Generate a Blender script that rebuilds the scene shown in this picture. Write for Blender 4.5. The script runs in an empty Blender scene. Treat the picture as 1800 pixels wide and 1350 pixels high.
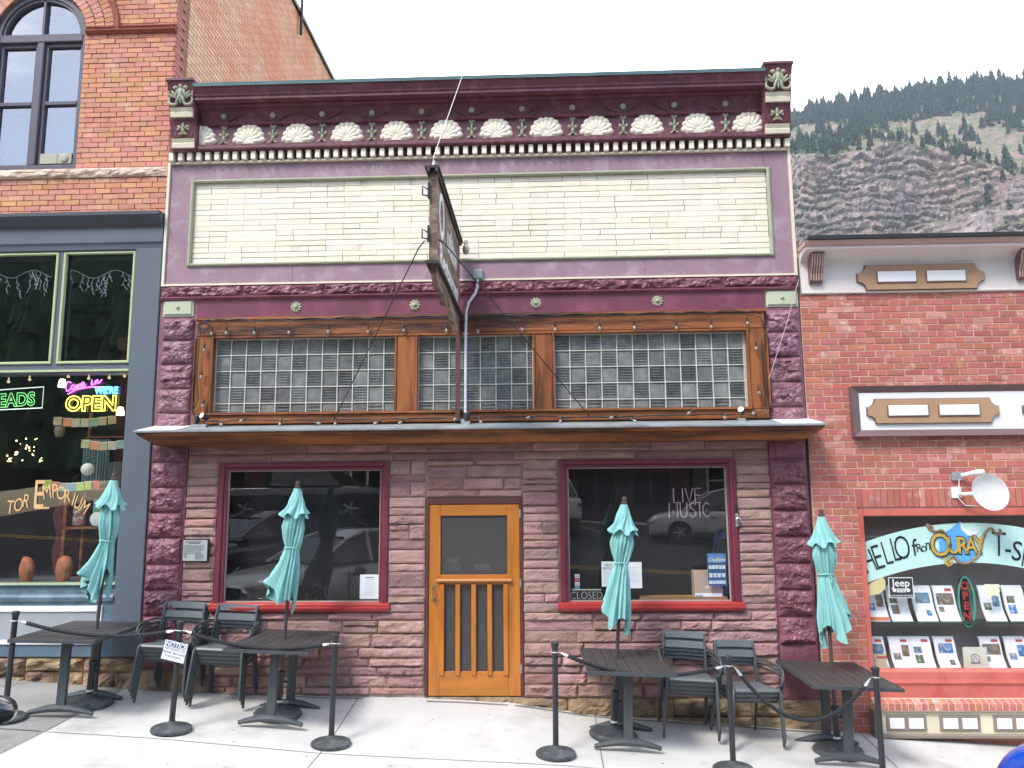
import bpy, math, random
from mathutils import Vector, Matrix, noise
R = math.radians
scn = bpy.context.scene
C = scn.collection
random.seed(7)

# ------------------------------------------------------------------ camera
F_PX = 1396.9
CAM = (0.0, -8.926, 2.084)
Mw = Matrix(((0.99921551, -0.01286985, -0.03745312),
             (0.03892592, 0.14508753, 0.98865281),
             (-0.00728984, -0.98933512, 0.14547468)))      # world <- (right, down, forward)
cd = bpy.data.cameras.new('camera')
cam = bpy.data.objects.new('camera', cd)
C.objects.link(cam)
cd.sensor_width = 36.0
cd.lens = F_PX / 1800 * 36.0
cd.clip_start = 0.05
cd.clip_end = 6000
rot = Matrix((( Mw[0][0], -Mw[0][1], -Mw[0][2]),
              ( Mw[1][0], -Mw[1][1], -Mw[1][2]),
              ( Mw[2][0], -Mw[2][1], -Mw[2][2])))
cam.matrix_world = Matrix.Translation(CAM) @ rot.to_4x4()
scn.camera = cam

# ------------------------------------------------------------------ light
SUN_EL, SUN_AZ = R(52), R(215)            # azimuth clockwise from +Y: front left of the street fronts
scn.view_settings.view_transform = 'Standard'
scn.view_settings.look = 'None'
scn.view_settings.gamma = 1
scn.view_settings.exposure = 1.27
world = bpy.data.worlds.new("World")
scn.world = world
world.use_nodes = True
wt = world.node_tree
wn, wl = wt.nodes, wt.links
wn.clear()
wo = wn.new('ShaderNodeOutputWorld'); bg = wn.new('ShaderNodeBackground')
sky = wn.new('ShaderNodeTexSky'); sky.sky_type = 'NISHITA'; sky.sun_disc = False
sky.sun_elevation = SUN_EL; sky.sun_rotation = SUN_AZ
tc = wn.new('ShaderNodeTexCoord'); mp = wn.new('ShaderNodeMapping'); mp.inputs['Scale'].default_value = (1, 1, 2.2)
nz = wn.new('ShaderNodeTexNoise'); nz.inputs['Scale'].default_value = 2.3; nz.inputs['Detail'].default_value = 9
nz.inputs['Roughness'].default_value = 0.6
rp = wn.new('ShaderNodeValToRGB'); rp.color_ramp.elements[0].position = 0.36; rp.color_ramp.elements[1].position = 0.56
sy = wn.new('ShaderNodeSeparateXYZ'); cv = wn.new('ShaderNodeMath'); cv.operation = 'MULTIPLY_ADD'; cv.inputs[1].default_value = .33
mx = wn.new('ShaderNodeMixRGB'); mx.inputs[2].default_value = (11.5, 11.8, 12.3, 1)
wl.new(tc.outputs['Generated'], mp.inputs['Vector']); wl.new(mp.outputs[0], nz.inputs['Vector'])
wl.new(tc.outputs['Generated'], sy.inputs[0]); wl.new(sy.outputs[1], cv.inputs[0]); wl.new(nz.outputs['Fac'], cv.inputs[2]); wl.new(cv.outputs[0], rp.inputs[0]); wl.new(rp.outputs[0], mx.inputs[0])
wl.new(sky.outputs[0], mx.inputs[1]); wl.new(mx.outputs[0], bg.inputs['Color'])
bg.inputs['Strength'].default_value = 0.15
wl.new(bg.outputs[0], wo.inputs['Surface'])
sd = bpy.data.lights.new('sun', 'SUN'); sd.energy = 1.5; sd.angle = R(14); sd.color = (1.0, 0.97, 0.93)
so = bpy.data.objects.new('sun', sd); C.objects.link(so)
dv = Vector((math.sin(SUN_AZ) * math.cos(SUN_EL), math.cos(SUN_AZ) * math.cos(SUN_EL), math.sin(SUN_EL)))
so.rotation_euler = dv.to_track_quat('Z', 'Y').to_euler(); so.location = dv * 60
scn.cycles.max_bounces = 8
scn.cycles.transparent_max_bounces = 12
scn.cycles.use_denoising = True
scn.cycles.sample_clamp_indirect = 6

# ------------------------------------------------------------------ helpers
def P(px, py, Y=0.0):
    """world point on the plane y=Y seen at photograph pixel (px,py)"""
    c = Vector((px - 900, py - 675, F_PX)); r = Mw @ c
    t = (Y - CAM[1]) / r.y
    return Vector(CAM) + r * t

MATS = {}
def M(name, base=(.5, .5, .5), rough=.6, var=.12, scale=4., bump=.15, bscale=30., metal=0., st=(1, 1, 1),
      tint=False, col2=None, c2scale=2., c2lo=.5, c2hi=.62, spec=.5, dist=.02, emit=None, es=1., detail=6., coat=0.):
    """procedural principled material: base colour with cloudy variation, optional second colour in patches, bump"""
    if name in MATS: return MATS[name]
    m = bpy.data.materials.new(name); m.use_nodes = True
    n, l = m.node_tree.nodes, m.node_tree.links
    b = n['Principled BSDF']
    t = n.new('ShaderNodeTexCoord'); mp = n.new('ShaderNodeMapping'); mp.inputs['Scale'].default_value = st
    l.new(t.outputs['Object'], mp.inputs['Vector'])
    nz = n.new('ShaderNodeTexNoise'); nz.inputs['Scale'].default_value = scale; nz.inputs['Detail'].default_value = detail
    l.new(mp.outputs[0], nz.inputs['Vector'])
    mr = n.new('ShaderNodeMapRange'); mr.inputs[1].default_value = .25; mr.inputs[2].default_value = .75
    mr.inputs[3].default_value = 1 - var; mr.inputs[4].default_value = 1 + var
    l.new(nz.outputs['Fac'], mr.inputs[0])
    col = n.new('ShaderNodeMixRGB'); col.blend_type = 'MULTIPLY'; col.inputs[0].default_value = 1
    col.inputs[1].default_value = (*base, 1)
    if col2:
        n2 = n.new('ShaderNodeTexNoise'); n2.inputs['Scale'].default_value = c2scale; n2.inputs['Detail'].default_value = 7
        n2.inputs['Roughness'].default_value = .65
        l.new(mp.outputs[0], n2.inputs['Vector'])
        r2 = n.new('ShaderNodeMapRange'); r2.inputs[1].default_value = c2lo; r2.inputs[2].default_value = c2hi
        l.new(n2.outputs['Fac'], r2.inputs[0])
        m2 = n.new('ShaderNodeMixRGB'); m2.inputs[1].default_value = (*base, 1); m2.inputs[2].default_value = (*col2, 1)
        l.new(r2.outputs[0], m2.inputs[0]); l.new(m2.outputs[0], col.inputs[1])
    l.new(mr.outputs[0], col.inputs[2])
    out = col.outputs[0]
    if tint:
        a = n.new('ShaderNodeAttribute'); a.attribute_name = 'tint'
        c2 = n.new('ShaderNodeMixRGB'); c2.blend_type = 'MULTIPLY'; c2.inputs[0].default_value = 1
        l.new(out, c2.inputs[1]); l.new(a.outputs['Color'], c2.inputs[2]); out = c2.outputs[0]
    l.new(out, b.inputs['Base Color'])
    b.inputs['Roughness'].default_value = rough; b.inputs['Metallic'].default_value = metal
    b.inputs['Specular IOR Level'].default_value = spec; b.inputs['Coat Weight'].default_value = coat
    if bump:
        nb = n.new('ShaderNodeTexNoise'); nb.inputs['Scale'].default_value = bscale; nb.inputs['Detail'].default_value = 8
        l.new(mp.outputs[0], nb.inputs['Vector'])
        bp = n.new('ShaderNodeBump'); bp.inputs['Strength'].default_value = bump; bp.inputs['Distance'].default_value = dist
        l.new(nb.outputs['Fac'], bp.inputs['Height']); l.new(bp.outputs[0], b.inputs['Normal'])
    if emit:
        b.inputs['Emission Color'].default_value = (*emit, 1); b.inputs['Emission Strength'].default_value = es
    MATS[name] = m
    return m

def glass_mat(name, tintc=(.8, .85, .85), k=1.4, base=.02, rough=0.0):
    if name in MATS: return MATS[name]
    m = bpy.data.materials.new(name); m.use_nodes = True
    n, l = m.node_tree.nodes, m.node_tree.links
    n.remove(n['Principled BSDF']); o = n['Material Output']
    tr = n.new('ShaderNodeBsdfTransparent'); tr.inputs[0].default_value = (*tintc, 1)
    gl = n.new('ShaderNodeBsdfGlossy'); gl.inputs['Roughness'].default_value = rough
    lw = n.new('ShaderNodeLayerWeight'); lw.inputs[0].default_value = .5
    pw = n.new('ShaderNodeMath'); pw.operation = 'POWER'; pw.inputs[1].default_value = 5; l.new(lw.outputs['Facing'], pw.inputs[0])
    fr = n.new('ShaderNodeMath'); fr.operation = 'MULTIPLY_ADD'; fr.inputs[1].default_value = .96; fr.inputs[2].default_value = .04; l.new(pw.outputs[0], fr.inputs[0])
    ma = n.new('ShaderNodeMath'); ma.operation = 'MULTIPLY_ADD'; ma.inputs[1].default_value = k; ma.inputs[2].default_value = base
    ma.use_clamp = True
    nb = n.new('ShaderNodeTexNoise'); nb.inputs['Scale'].default_value = 1.3
    t = n.new('ShaderNodeTexCoord'); l.new(t.outputs['Object'], nb.inputs['Vector'])
    bp = n.new('ShaderNodeBump'); bp.inputs['Strength'].default_value = .06; bp.inputs['Distance'].default_value = .01
    l.new(nb.outputs['Fac'], bp.inputs['Height']); l.new(bp.outputs[0], gl.inputs['Normal'])
    mi = n.new('ShaderNodeMixShader')
    l.new(fr.outputs[0], ma.inputs[0]); l.new(ma.outputs[0], mi.inputs[0])
    l.new(tr.outputs[0], mi.inputs[1]); l.new(gl.outputs[0], mi.inputs[2]); l.new(mi.outputs[0], o.inputs['Surface'])
    MATS[name] = m
    return m

OFF = {}                     # world offset of a thing whose parts are written in world coordinates
class MB:
    def __init__(s): s.v, s.f, s.t = [], [], []
    def add(s, vs, fs, tint=None):
        b = len(s.v); s.v += [tuple(q) for q in vs]
        for f in fs: s.f.append(tuple(i + b for i in f)); s.t.append(tint or (1, 1, 1))
        return s
    def box(s, x0, x1, y0, y1, z0, z1, tint=None, mtx=None):
        vs = [(x0, y0, z0), (x1, y0, z0), (x1, y1, z0), (x0, y1, z0), (x0, y0, z1), (x1, y0, z1), (x1, y1, z1), (x0, y1, z1)]
        if mtx: vs = [mtx @ Vector(q) for q in vs]
        return s.add(vs, [(0, 3, 2, 1), (4, 5, 6, 7), (0, 1, 5, 4), (1, 2, 6, 5), (2, 3, 7, 6), (3, 0, 4, 7)], tint)
    def bevbox(s, x0, x1, y0, y1, z0, z1, b=.01, tint=None):
        """box whose street-side (y0) edges are chamfered"""
        vs = [(x0, y1, z0), (x1, y1, z0), (x1, y1, z1), (x0, y1, z1), (x0, y0 + b, z0), (x1, y0 + b, z0), (x1, y0 + b, z1), (x0, y0 + b, z1),
              (x0 + b, y0, z0 + b), (x1 - b, y0, z0 + b), (x1 - b, y0, z1 - b), (x0 + b, y0, z1 - b)]
        return s.add(vs, [(0, 3, 2, 1), (0, 1, 5, 4), (1, 2, 6, 5), (2, 3, 7, 6), (3, 0, 4, 7), (4, 5, 9, 8), (5, 6, 10, 9), (6, 7, 11, 10),
                          (7, 4, 8, 11), (8, 9, 10, 11)], tint)
    def prism(s, poly, y0, y1, tint=None, mtx=None):
        """polygon of (x,z), counter-clockwise seen from the street, extruded from y0 (front) to y1"""
        n = len(poly)
        vs = [(x, y0, z) for x, z in poly] + [(x, y1, z) for x, z in poly]
        if mtx: vs = [mtx @ Vector(q) for q in vs]
        fs = [tuple(range(n)), tuple(range(2 * n - 1, n - 1, -1))]
        fs += [(i, i + n, (i + 1) % n + n, (i + 1) % n) for i in range(n)]
        return s.add(vs, fs, tint)
    def profx(s, prof, x0, x1, tint=None):
        """profile of (y,z) swept along x"""
        n = len(prof)
        vs = [(x0, y, z) for y, z in prof] + [(x1, y, z) for y, z in prof]
        fs = [tuple(range(n)), tuple(range(2 * n - 1, n - 1, -1))] + [(i, i + n, (i + 1) % n + n, (i + 1) % n) for i in range(n)]
        return s.add(vs, fs, tint)
    def tube(s, pts, r, n=8, cap=True, rs=None, tint=None):
        pts = [Vector(p) for p in pts]; rings = []; up = Vector((0, 0, 1)); vs = []
        prev = None
        for i, p in enumerate(pts):
            d = (pts[min(i + 1, len(pts) - 1)] - pts[max(i - 1, 0)]).normalized()
            if prev is None:
                a = d.cross(up)
                if a.length < .05: a = d.cross(Vector((1, 0, 0)))
            else: a = prev - d * prev.dot(d)
            a.normalize(); prev = a; b = d.cross(a); rr = rs[i] if rs else r
            for k in range(n):
                th = 2 * math.pi * k / n; vs.append(p + a * math.cos(th) * rr + b * math.sin(th) * rr)
        fs = []
        for i in range(len(pts) - 1):
            for k in range(n): fs.append((i * n + k, i * n + (k + 1) % n, (i + 1) * n + (k + 1) % n, (i + 1) * n + k))
        if cap: fs.append(tuple(range(n))[::-1]); fs.append(tuple(range((len(pts) - 1) * n, len(pts) * n)))
        return s.add(vs, fs, tint)
    def lathe(s, prof, c=(0, 0, 0), n=20, axis='Z', tint=None, mtx=None):
        vs, fs = [], []
        for r, z in prof:
            for k in range(n):
                th = 2 * math.pi * k / n
                q = Vector((r * math.cos(th), r * math.sin(th), z)) if axis == 'Z' else Vector((r * math.cos(th), -z, r * math.sin(th)))
                if mtx: q = mtx @ q
                vs.append(q + Vector(c))
        for i in range(len(prof) - 1):
            for k in range(n): fs.append((i * n + k, i * n + (k + 1) % n, (i + 1) * n + (k + 1) % n, (i + 1) * n + k))
        fs.append(tuple(range(n))[::-1]); fs.append(tuple(range((len(prof) - 1) * n, len(prof) * n)))
        return s.add(vs, fs, tint)
    def dome(s, cx, cz, rx, rz, y, d, rot=0., n=12, rings=3, tint=None):
        """half ellipsoid relief facing the street (-y)"""
        vs, fs = [], []; cr, sr = math.cos(rot), math.sin(rot)
        for j in range(rings + 1):
            ph = j / rings * math.pi / 2 * .94; rr, dd = math.cos(ph), math.sin(ph) * d
            for k in range(n):
                th = 2 * math.pi * k / n; a, b = rx * rr * math.cos(th), rz * rr * math.sin(th)
                vs.append((cx + a * cr - b * sr, y - dd, cz + a * sr + b * cr))
        for j in range(rings):
            for k in range(n): fs.append((j * n + k, j * n + (k + 1) % n, (j + 1) * n + (k + 1) % n, (j + 1) * n + k))
        fs.append(tuple(range(rings * n, rings * n + n)))
        return s.add(vs, fs, tint)
    def blob(s, c, r, n=10, rings=7, tint=None, mtx=None):
        vs, fs = [], []; rx, ry, rz = r if isinstance(r, (tuple, list)) else (r, r, r)
        for j in range(rings + 1):
            ph = -math.pi / 2 + math.pi * (j + .15) / (rings + .3)
            for k in range(n):
                th = 2 * math.pi * k / n
                q = Vector((rx * math.cos(ph) * math.cos(th), ry * math.cos(ph) * math.sin(th), rz * math.sin(ph)))
                if mtx: q = mtx @ q
                vs.append(q + Vector(c))
        for j in range(rings):
            for k in range(n): fs.append((j * n + k, j * n + (k + 1) % n, (j + 1) * n + (k + 1) % n, (j + 1) * n + k))
        fs.append(tuple(range(n))[::-1]); fs.append(tuple(range(rings * n, rings * n + n)))
        return s.add(vs, fs, tint)
    def build(s, name, mat, parent=None, smooth=False, off=None):
        me = bpy.data.meshes.new(name)
        if off is None:
            off = Vector((0, 0, 0)); q = parent
            while q is not None:
                if q.name in OFF: off = OFF[q.name]
                q = q.parent
        me.from_pydata([(x - off[0], y - off[1], z - off[2]) for x, y, z in s.v], [], s.f)
        me.update(); me.materials.append(mat)
        if any(t != (1, 1, 1) for t in s.t):
            a = me.attributes.new('tint', 'FLOAT_COLOR', 'FACE')
            for i, t in enumerate(s.t): a.data[i].color = (*t, 1)
        elif 'tint' in [nn.attribute_name for nn in mat.node_tree.nodes if nn.type == 'ATTRIBUTE']:
            a = me.attributes.new('tint', 'FLOAT_COLOR', 'FACE')
            for i in range(len(s.f)): a.data[i].color = (1, 1, 1, 1)
        if smooth:
            me.polygons.foreach_set('use_smooth', [True] * len(me.polygons))
            if smooth != 'all':
                try: me.set_sharp_from_angle(angle=R(38))
                except Exception: pass
        o = bpy.data.objects.new(name, me); C.objects.link(o)
        if parent is not None: o.parent = parent
        return o

def tag(o, label, cat=None, group=None, kind=None):
    if label: o['label'] = label
    if cat: o['category'] = cat
    if group: o['group'] = group
    if kind: o['kind'] = kind
    return o
def thing(name, label, cat, loc=(0, 0, 0), rz=0., group=None, world=False):
    o = bpy.data.objects.new(name, None); C.objects.link(o); o.location = loc; o.rotation_euler = (0, 0, rz)
    o.empty_display_size = .1
    tag(o, label, cat, group)
    if world: OFF[o.name] = Vector(loc)
    return o
def copy_tree(o, parent=None):
    c = o.copy(); C.objects.link(c); c.parent = parent
    for ch in o.children: copy_tree(ch, c)
    return c

_gl = {}
def glyph(s, size, extr=.002, bold=0., shear=0., outline=0., space=1., align='CENTER'):
    """text as (verts, faces) in its own xy-plane"""
    key = (s, size, extr, bold, shear, outline, space, align)
    if key in _gl: return _gl[key]
    cu = bpy.data.curves.new('txt', 'FONT'); cu.body = s; cu.size = size; cu.shear = shear; cu.space_character = space
    cu.align_x = align; cu.resolution_u = 3
    if outline: cu.fill_mode = 'NONE'; cu.bevel_depth = outline; cu.bevel_resolution = 1; cu.offset = bold
    else: cu.extrude = extr; cu.offset = bold
    o = bpy.data.objects.new('txt', cu); C.objects.link(o)
    dg = bpy.context.evaluated_depsgraph_get(); dg.update()
    me = bpy.data.meshes.new_from_object(o.evaluated_get(dg))
    r = ([v.co.copy() for v in me.vertices], [tuple(p.vertices) for p in me.polygons])
    bpy.data.objects.remove(o); bpy.data.curves.remove(cu); bpy.data.meshes.remove(me)
    _gl[key] = r
    return r
def FR(x, y, z, rot=0.):      # text frame: letters upright, facing the street
    return Matrix.Translation((x, y, z)) @ Matrix.Rotation(-rot, 4, 'Y') @ Matrix.Rotation(R(90), 4, 'X')
def put(mb, s, size, mtx, **k):
    v, f = glyph(s, size, **k); mb.add([mtx @ q for q in v], f); return mb

def ip(T, x):
    if x <= T[0][0]: return T[0][1]
    for a, b in zip(T, T[1:]):
        if x <= b[0]: return a[1] + (b[1] - a[1]) * (x - a[0]) / (b[0] - a[0])
    return T[-1][1]
B0 = [(-14, .6), (-9, .36), (-6.2, .2), (-4.54, .083), (-2.3, .0), (-1.27, -.01), (-.3, -.05), (.44, -.17), (2.85, -.325), (4.96, -.47), (12, -.9), (20, -1.3)]
B1 = [(-14, .5), (-9, .25), (-3.52, -.031), (-2, -.15), (.08, -.23), (1.7, -.34), (6, -.62), (12, -1.0), (20, -1.4)]
KERB = -2.75
def gz(X, Y):
    t = min(max(-Y / 1.2, 0), 1); z = ip(B0, X) * (1 - t) + ip(B1, X) * t
    if Y < -1.2: z -= .03 * (-1.2 - Y)
    return z
def sz(X, Y):                # street level: rises to the uphill side
    return -.33 - .058 * X + .1 * (KERB - Y) if Y > -19 else -.33 - .058 * X + 1.625

# ------------------------------------------------------------------ masonry builders
def rock(mb, x0, x1, z0, z1, y, depth, nx=18, nz_=12, tint=None, seeds=7, rough=.35, rnd=random, ew=.16):
    """a rock-faced block: chiselled facets bulging from plane y towards the street"""
    w, h = x1 - x0, z1 - z0
    if w < .02 or h < .02: return
    sd_ = [(rnd.uniform(0, 1), rnd.uniform(0, 1), rnd.uniform(.55, 1.15), rnd.uniform(-1.1, 1.1), rnd.uniform(-1.3, .7)) for _ in range(seeds)]
    o = rnd.uniform(0, 90); vs = []
    for j in range(nz_ + 1):
        for i in range(nx + 1):
            u, v = i / nx, j / nz_
            e = min(u * w, (1 - u) * w, v * h, (1 - v) * h) / (ew * min(w, h) + .012 * ew / .16)
            e = max(0, min(1, e)) ** .6
            near = sorted(sd_, key=lambda q: (q[0] - u) ** 2 + ((q[1] - v) * h / w * 1.6) ** 2)[:2]
            pl = min(q[2] + q[3] * (u - q[0]) * .8 + q[4] * (v - q[1]) * .8 for q in near)
            nn = noise.noise(Vector((u * w * 9 + o, v * h * 13, o))) + .5 * noise.noise(Vector((u * w * 26 + o, v * h * 38, o + 3)))
            d = depth * e * max(.08, pl * .75 + rough * nn)
            ju = 0 if i in (0, nx) else rnd.uniform(-.3, .3) * w / nx; jv = 0 if j in (0, nz_) else rnd.uniform(-.3, .3) * h / nz_
            vs.append((x0 + u * w + ju, y - .006 - d, z0 + v * h + jv))
    W = nx + 1
    fs = [(j * W + i, j * W + i + 1, (j + 1) * W + i + 1, (j + 1) * W + i) for j in range(nz_) for i in range(nx)]
    b = len(vs)
    vs += [(x0, y + .03, z0), (x1, y + .03, z0), (x1, y + .03, z1), (x0, y + .03, z1)]
    fs += [tuple([b, b + 1] + [i for i in range(nx, -1, -1)]), tuple([b + 2, b + 3] + [nz_ * W + i for i in range(0, nx + 1)])]
    fs += [tuple([b + 3, b] + [j * W for j in range(nz_ + 1)]), tuple([b + 1, b + 2] + [j * W + nx for j in range(nz_, -1, -1)])]
    mb.add(vs, fs, tint)
def vt(a=.12, hue=.05):
    k = random.uniform(1 - a, 1 + a)
    return (k * random.uniform(1 - hue, 1 + hue), k * random.uniform(1 - hue, 1 + hue), k * random.uniform(1 - hue, 1 + hue))
def ledger(mb, x0, x1, z0, z1, y, rowh=(.07, .15), wid=(.28, .75), dep=.03, av=.24):
    z = z0
    while z < z1 - .01:
        h = random.uniform(*rowh)
        if z1 - z - h < rowh[0] * .8: h = z1 - z
        x = x0
        while x < x1 - .01:
            w = random.uniform(*wid)
            if x1 - x - w < wid[0] * .7: w = x1 - x
            j = .0052
            yy = y - random.uniform(0, .022); k = random.uniform(1 - av, 1 + av)
            parts = [(z, z + h)]
            if h > .125 and w < .5 and random.random() < .45: q = z + h * random.uniform(.4, .6); parts = [(z, q), (q, z + h)]
            for a, b_ in parts:
                tn = (k * random.uniform(.94, 1.06), k * random.uniform(.93, 1.07), k * random.uniform(.92, 1.08))
                rock(mb, x + j, x + w - j, a + j, b_ - j, yy, dep * random.uniform(.45, 1.1), max(5, int(w / .028)), max(4, int((b_ - a) / .019)), tn, random.randint(3, 7), .42, ew=.07)
            x += w
        z += h
def bricks(mb, x0, x1, z0, z1, y, bl=.205, bh=.07, j=.009, dep=.012, holes=(), jit=.003, tn=None, rnd_off=.02, skip=None):
    """running bond of single bricks in front of plane y; holes are (x0,x1,z0,z1)"""
    n = max(1, round((z1 - z0) / bh)); rh = (z1 - z0) / n
    for r_ in range(n):
        a, b_ = z0 + r_ * rh, z0 + (r_ + 1) * rh; zc = (a + b_) / 2
        cuts = sorted([(h[0], h[1]) for h in holes if h[2] < zc < h[3]])
        segs, x = [], x0
        for c0, c1 in cuts:
            if c0 > x: segs.append((x, c0))
            x = max(x, c1)
        if x < x1: segs.append((x, x1))
        o = (r_ % 2) * bl / 2 + random.uniform(-rnd_off, rnd_off)
        for s0, s1 in segs:
            k = math.floor((s0 - x0 - o) / bl); x = x0 + o + k * bl
            while x < s1 - .004:
                p, q = max(x, s0), min(x + bl, s1)
                if q - p > .025 and not (skip and skip((p + q) / 2, zc)):
                    yy = y - dep - random.uniform(-jit, jit); dz = random.uniform(-.0015, .0015)
                    mb.bevbox(p + j / 2, q - j / 2, yy, y + .004, a + j / 2 + dz, b_ - j / 2 + dz, .0025, (tn or vt)())
                x += bl

# ------------------------------------------------------------------ the ground
def sheet(name, mat, xs, ys, fz, lift=0.):
    mb = MB(); W = len(ys)
    vs = [(x, y, fz(x, y) + lift) for x in xs for y in ys]
    fs = [(i * W + j, (i + 1) * W + j, (i + 1) * W + j + 1, i * W + j + 1) for i in range(len(xs) - 1) for j in range(W - 1)]
    mb.add(vs, fs); return mb.build(name, mat, None, True)
def frange(a, b, s): return [a + i * (b - a) / max(1, round((b - a) / s)) for i in range(max(1, round((b - a) / s)) + 1)]
mc = M('concrete', (.53, .51, .475), .85, .12, 1.3, .4, 90, col2=(.29, .26, .22), c2scale=1.1, c2lo=.52, c2hi=.78, dist=.004)
sheet('sidewalk', mc, frange(-4.62, 20, .25), [KERB + .15] + frange(KERB + .3, .2, .2), gz)['kind'] = 'structure'
md = M('old_concrete', (.27, .26, .245), .9, .16, 2.2, .6, 160, col2=(.17, .16, .15), c2scale=3, c2lo=.5, c2hi=.7, dist=.005)
sheet('old_sidewalk', md, frange(-16, -4.62, .25), [KERB + .15] + frange(KERB + .3, .2, .2), lambda x, y: gz(x, y) - .006 if x > -4.63 else gz(x, y) - .004)['kind'] = 'structure'
kb = MB()
xs = frange(-16, 20, .5)
for a, b_ in zip(xs, xs[1:]):
    za, zb, sa, sb_ = gz(a, KERB + .15), gz(b_, KERB + .15), sz(a, KERB), sz(b_, KERB)
    kb.add([(a, KERB, sa - .1), (b_, KERB, sb_ - .1), (b_, KERB, zb), (a, KERB, za), (a, KERB + .15, za), (b_, KERB + .15, zb)], [(0, 1, 2, 3), (3, 2, 5, 4)])
kb.build('kerb', M('kerbstone', (.42, .41, .39), .85, .12, 5, .3, 60))['kind'] = 'structure'
ma_ = M('asphalt', (.036, .036, .038), .9, .2, 2, .6, 220, dist=.006, col2=(.06, .058, .056), c2scale=.6)
sheet('street', ma_, frange(-16, 20, 1.), frange(-19, KERB, .8), sz)['kind'] = 'structure'
sheet('far_sidewalk', mc, frange(-16, 20, 1.), frange(-22, -19, 1.), lambda x, y: sz(x, -19) + .12)['kind'] = 'structure'
lm = M('road_paint', (.62, .6, .55), .8, .2, 8, .1)
ly = M('road_yellow', (.6, .4, .08), .8, .2, 8, .1)
mb = MB()
for yy in (-10.9, -11.15):
    xs = frange(-16, 20, 1.)
    for a, b_ in zip(xs, xs[1:]):
        mb.add([(a, yy - .05, sz(a, yy - .05) + .006), (b_, yy - .05, sz(b_, yy - .05) + .006), (b_, yy + .05, sz(b_, yy + .05) + .006), (a, yy + .05, sz(a, yy + .05) + .006)], [(0, 1, 2, 3)])
o = mb.build('centre_line', ly); o['kind'] = 'structure'
mb = MB()
for i in range(13):
    x = -15 + i * 2.7
    for y0 in (-18.8, -6.2):
        q = [(x, y0), (x + .1, y0), (x + 1.4, y0 + 2.6), (x + 1.3, y0 + 2.6)]
        mb.add([(a, b_, sz(a, b_) + .006) for a, b_ in q], [(0, 1, 2, 3)])
o = mb.build('parking_bay_lines', lm); o['kind'] = 'structure'
# joints of the paving (tooled grooves filled with dirt)
mj = M('joint_dirt', (.2, .185, .165), .95, .2, 20, .2)
mb = MB()
def strip(pts, w):
    for (a, b_), (c, d) in zip(pts, pts[1:]):
        dx, dy = c - a, d - b_; L = math.hypot(dx, dy); nx_, ny_ = -dy / L * w / 2, dx / L * w / 2
        n = max(1, int(L / .2))
        for i in range(n):
            t0, t1 = i / n, (i + 1) / n
            p, q = (a + dx * t0, b_ + dy * t0), (a + dx * t1, b_ + dy * t1)
            vv = [(p[0] + nx_, p[1] + ny_), (q[0] + nx_, q[1] + ny_), (q[0] - nx_, q[1] - ny_), (p[0] - nx_, p[1] - ny_)]
            mb.add([(x, y, gz(x, y) + .004) for x, y in vv], [(0, 3, 2, 1)])
strip([(-4.6, .05), (-4.62, -2.6)], .022)
strip([(-4.6, -1.42), (-1.9, -1.44), (.52, -1.46)], .010)
strip([(.52, -1.46), (4.5, -1.47), (10, -1.5)], .009)
for x in (-2.02, .52, 3.3, 5.9): strip([(x, .0), (x - .03, -2.6)], .012)
strip([(-8, -1.4), (-4.65, -1.4)], .02)
xs_d = frange(-4.4, 2.9, .35); strip([(x, -.05 + random.uniform(-.012, .012)) for x in xs_d if x < -1.7], .03); strip([(x, -.085 + random.uniform(-.012, .012)) for x in xs_d if x > -1.5], .035)
o = mb.build('paving_joints', mj); o['kind'] = 'structure'
# twigs and grit lying on the pavement
mb = MB()
for i in range(70):
    x = random.uniform(-4, 5.5); y = random.uniform(-2.2, -.15); L = random.uniform(.005, .03); a = random.uniform(0, 3.1)
    z = gz(x, y) + .003
    mb.tube([(x, y, z), (x + L * math.cos(a), y + L * math.sin(a), gz(x + L * math.cos(a), y + L * math.sin(a)) + .004)], random.uniform(.001, .003), 5)
for (px, py) in ((428, 1301), (1765 - 160, 1320), (540, 1263), (880, 1285)):
    q = None
o = mb.build('pavement_grit', M('twig', (.12, .09, .06), .9)); tag(o, 'scattered grit and twigs on the pale pavement', 'grit', kind='stuff')

# ------------------------------------------------------------------ shared materials
m_burg = M('burgundy_paint', (.145, .042, .058), .45, .22, 5, .12, 60, col2=(.2, .075, .09), c2scale=7)
m_lilac = M('lilac_paint', (.31, .195, .23), .6, .14, 2.5, .12, 50, col2=(.39, .28, .32), c2scale=3.5)
m_rockp = M('mauve_rock_paint', (.23, .095, .125), .45, .2, 7, .45, 55, tint=True, col2=(.33, .18, .22), c2scale=9, dist=.01)
m_rockd = M('burgundy_rock_paint', (.18, .055, .075), .4, .2, 7, .4, 55, tint=True, col2=(.24, .1, .125), c2scale=9, dist=.01)
m_cream = M('cream_paint', (.74, .66, .5), .55, .07, 6, .1, 60)
m_shell = M('shell_cream_paint', (.86, .78, .62), .55, .06, 6, .1, 60, col2=(.7, .55, .42), c2scale=5, c2lo=.62, c2hi=.8)
m_olive = M('sage_paint', (.36, .37, .25), .55, .12, 10, .15, 80)
m_wood = M('stained_wood', (.07, .02, .008), .45, .35, 5, .3, 50, st=(.18, 1, 1.6), col2=(.27, .085, .02), c2scale=5, c2lo=.36, c2hi=.56)
m_woodv = M('stained_wood_upright', (.07, .02, .008), .45, .35, 5, .3, 50, st=(1.6, 1, .18), col2=(.28, .09, .022), c2scale=5, c2lo=.36, c2hi=.56)
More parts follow.
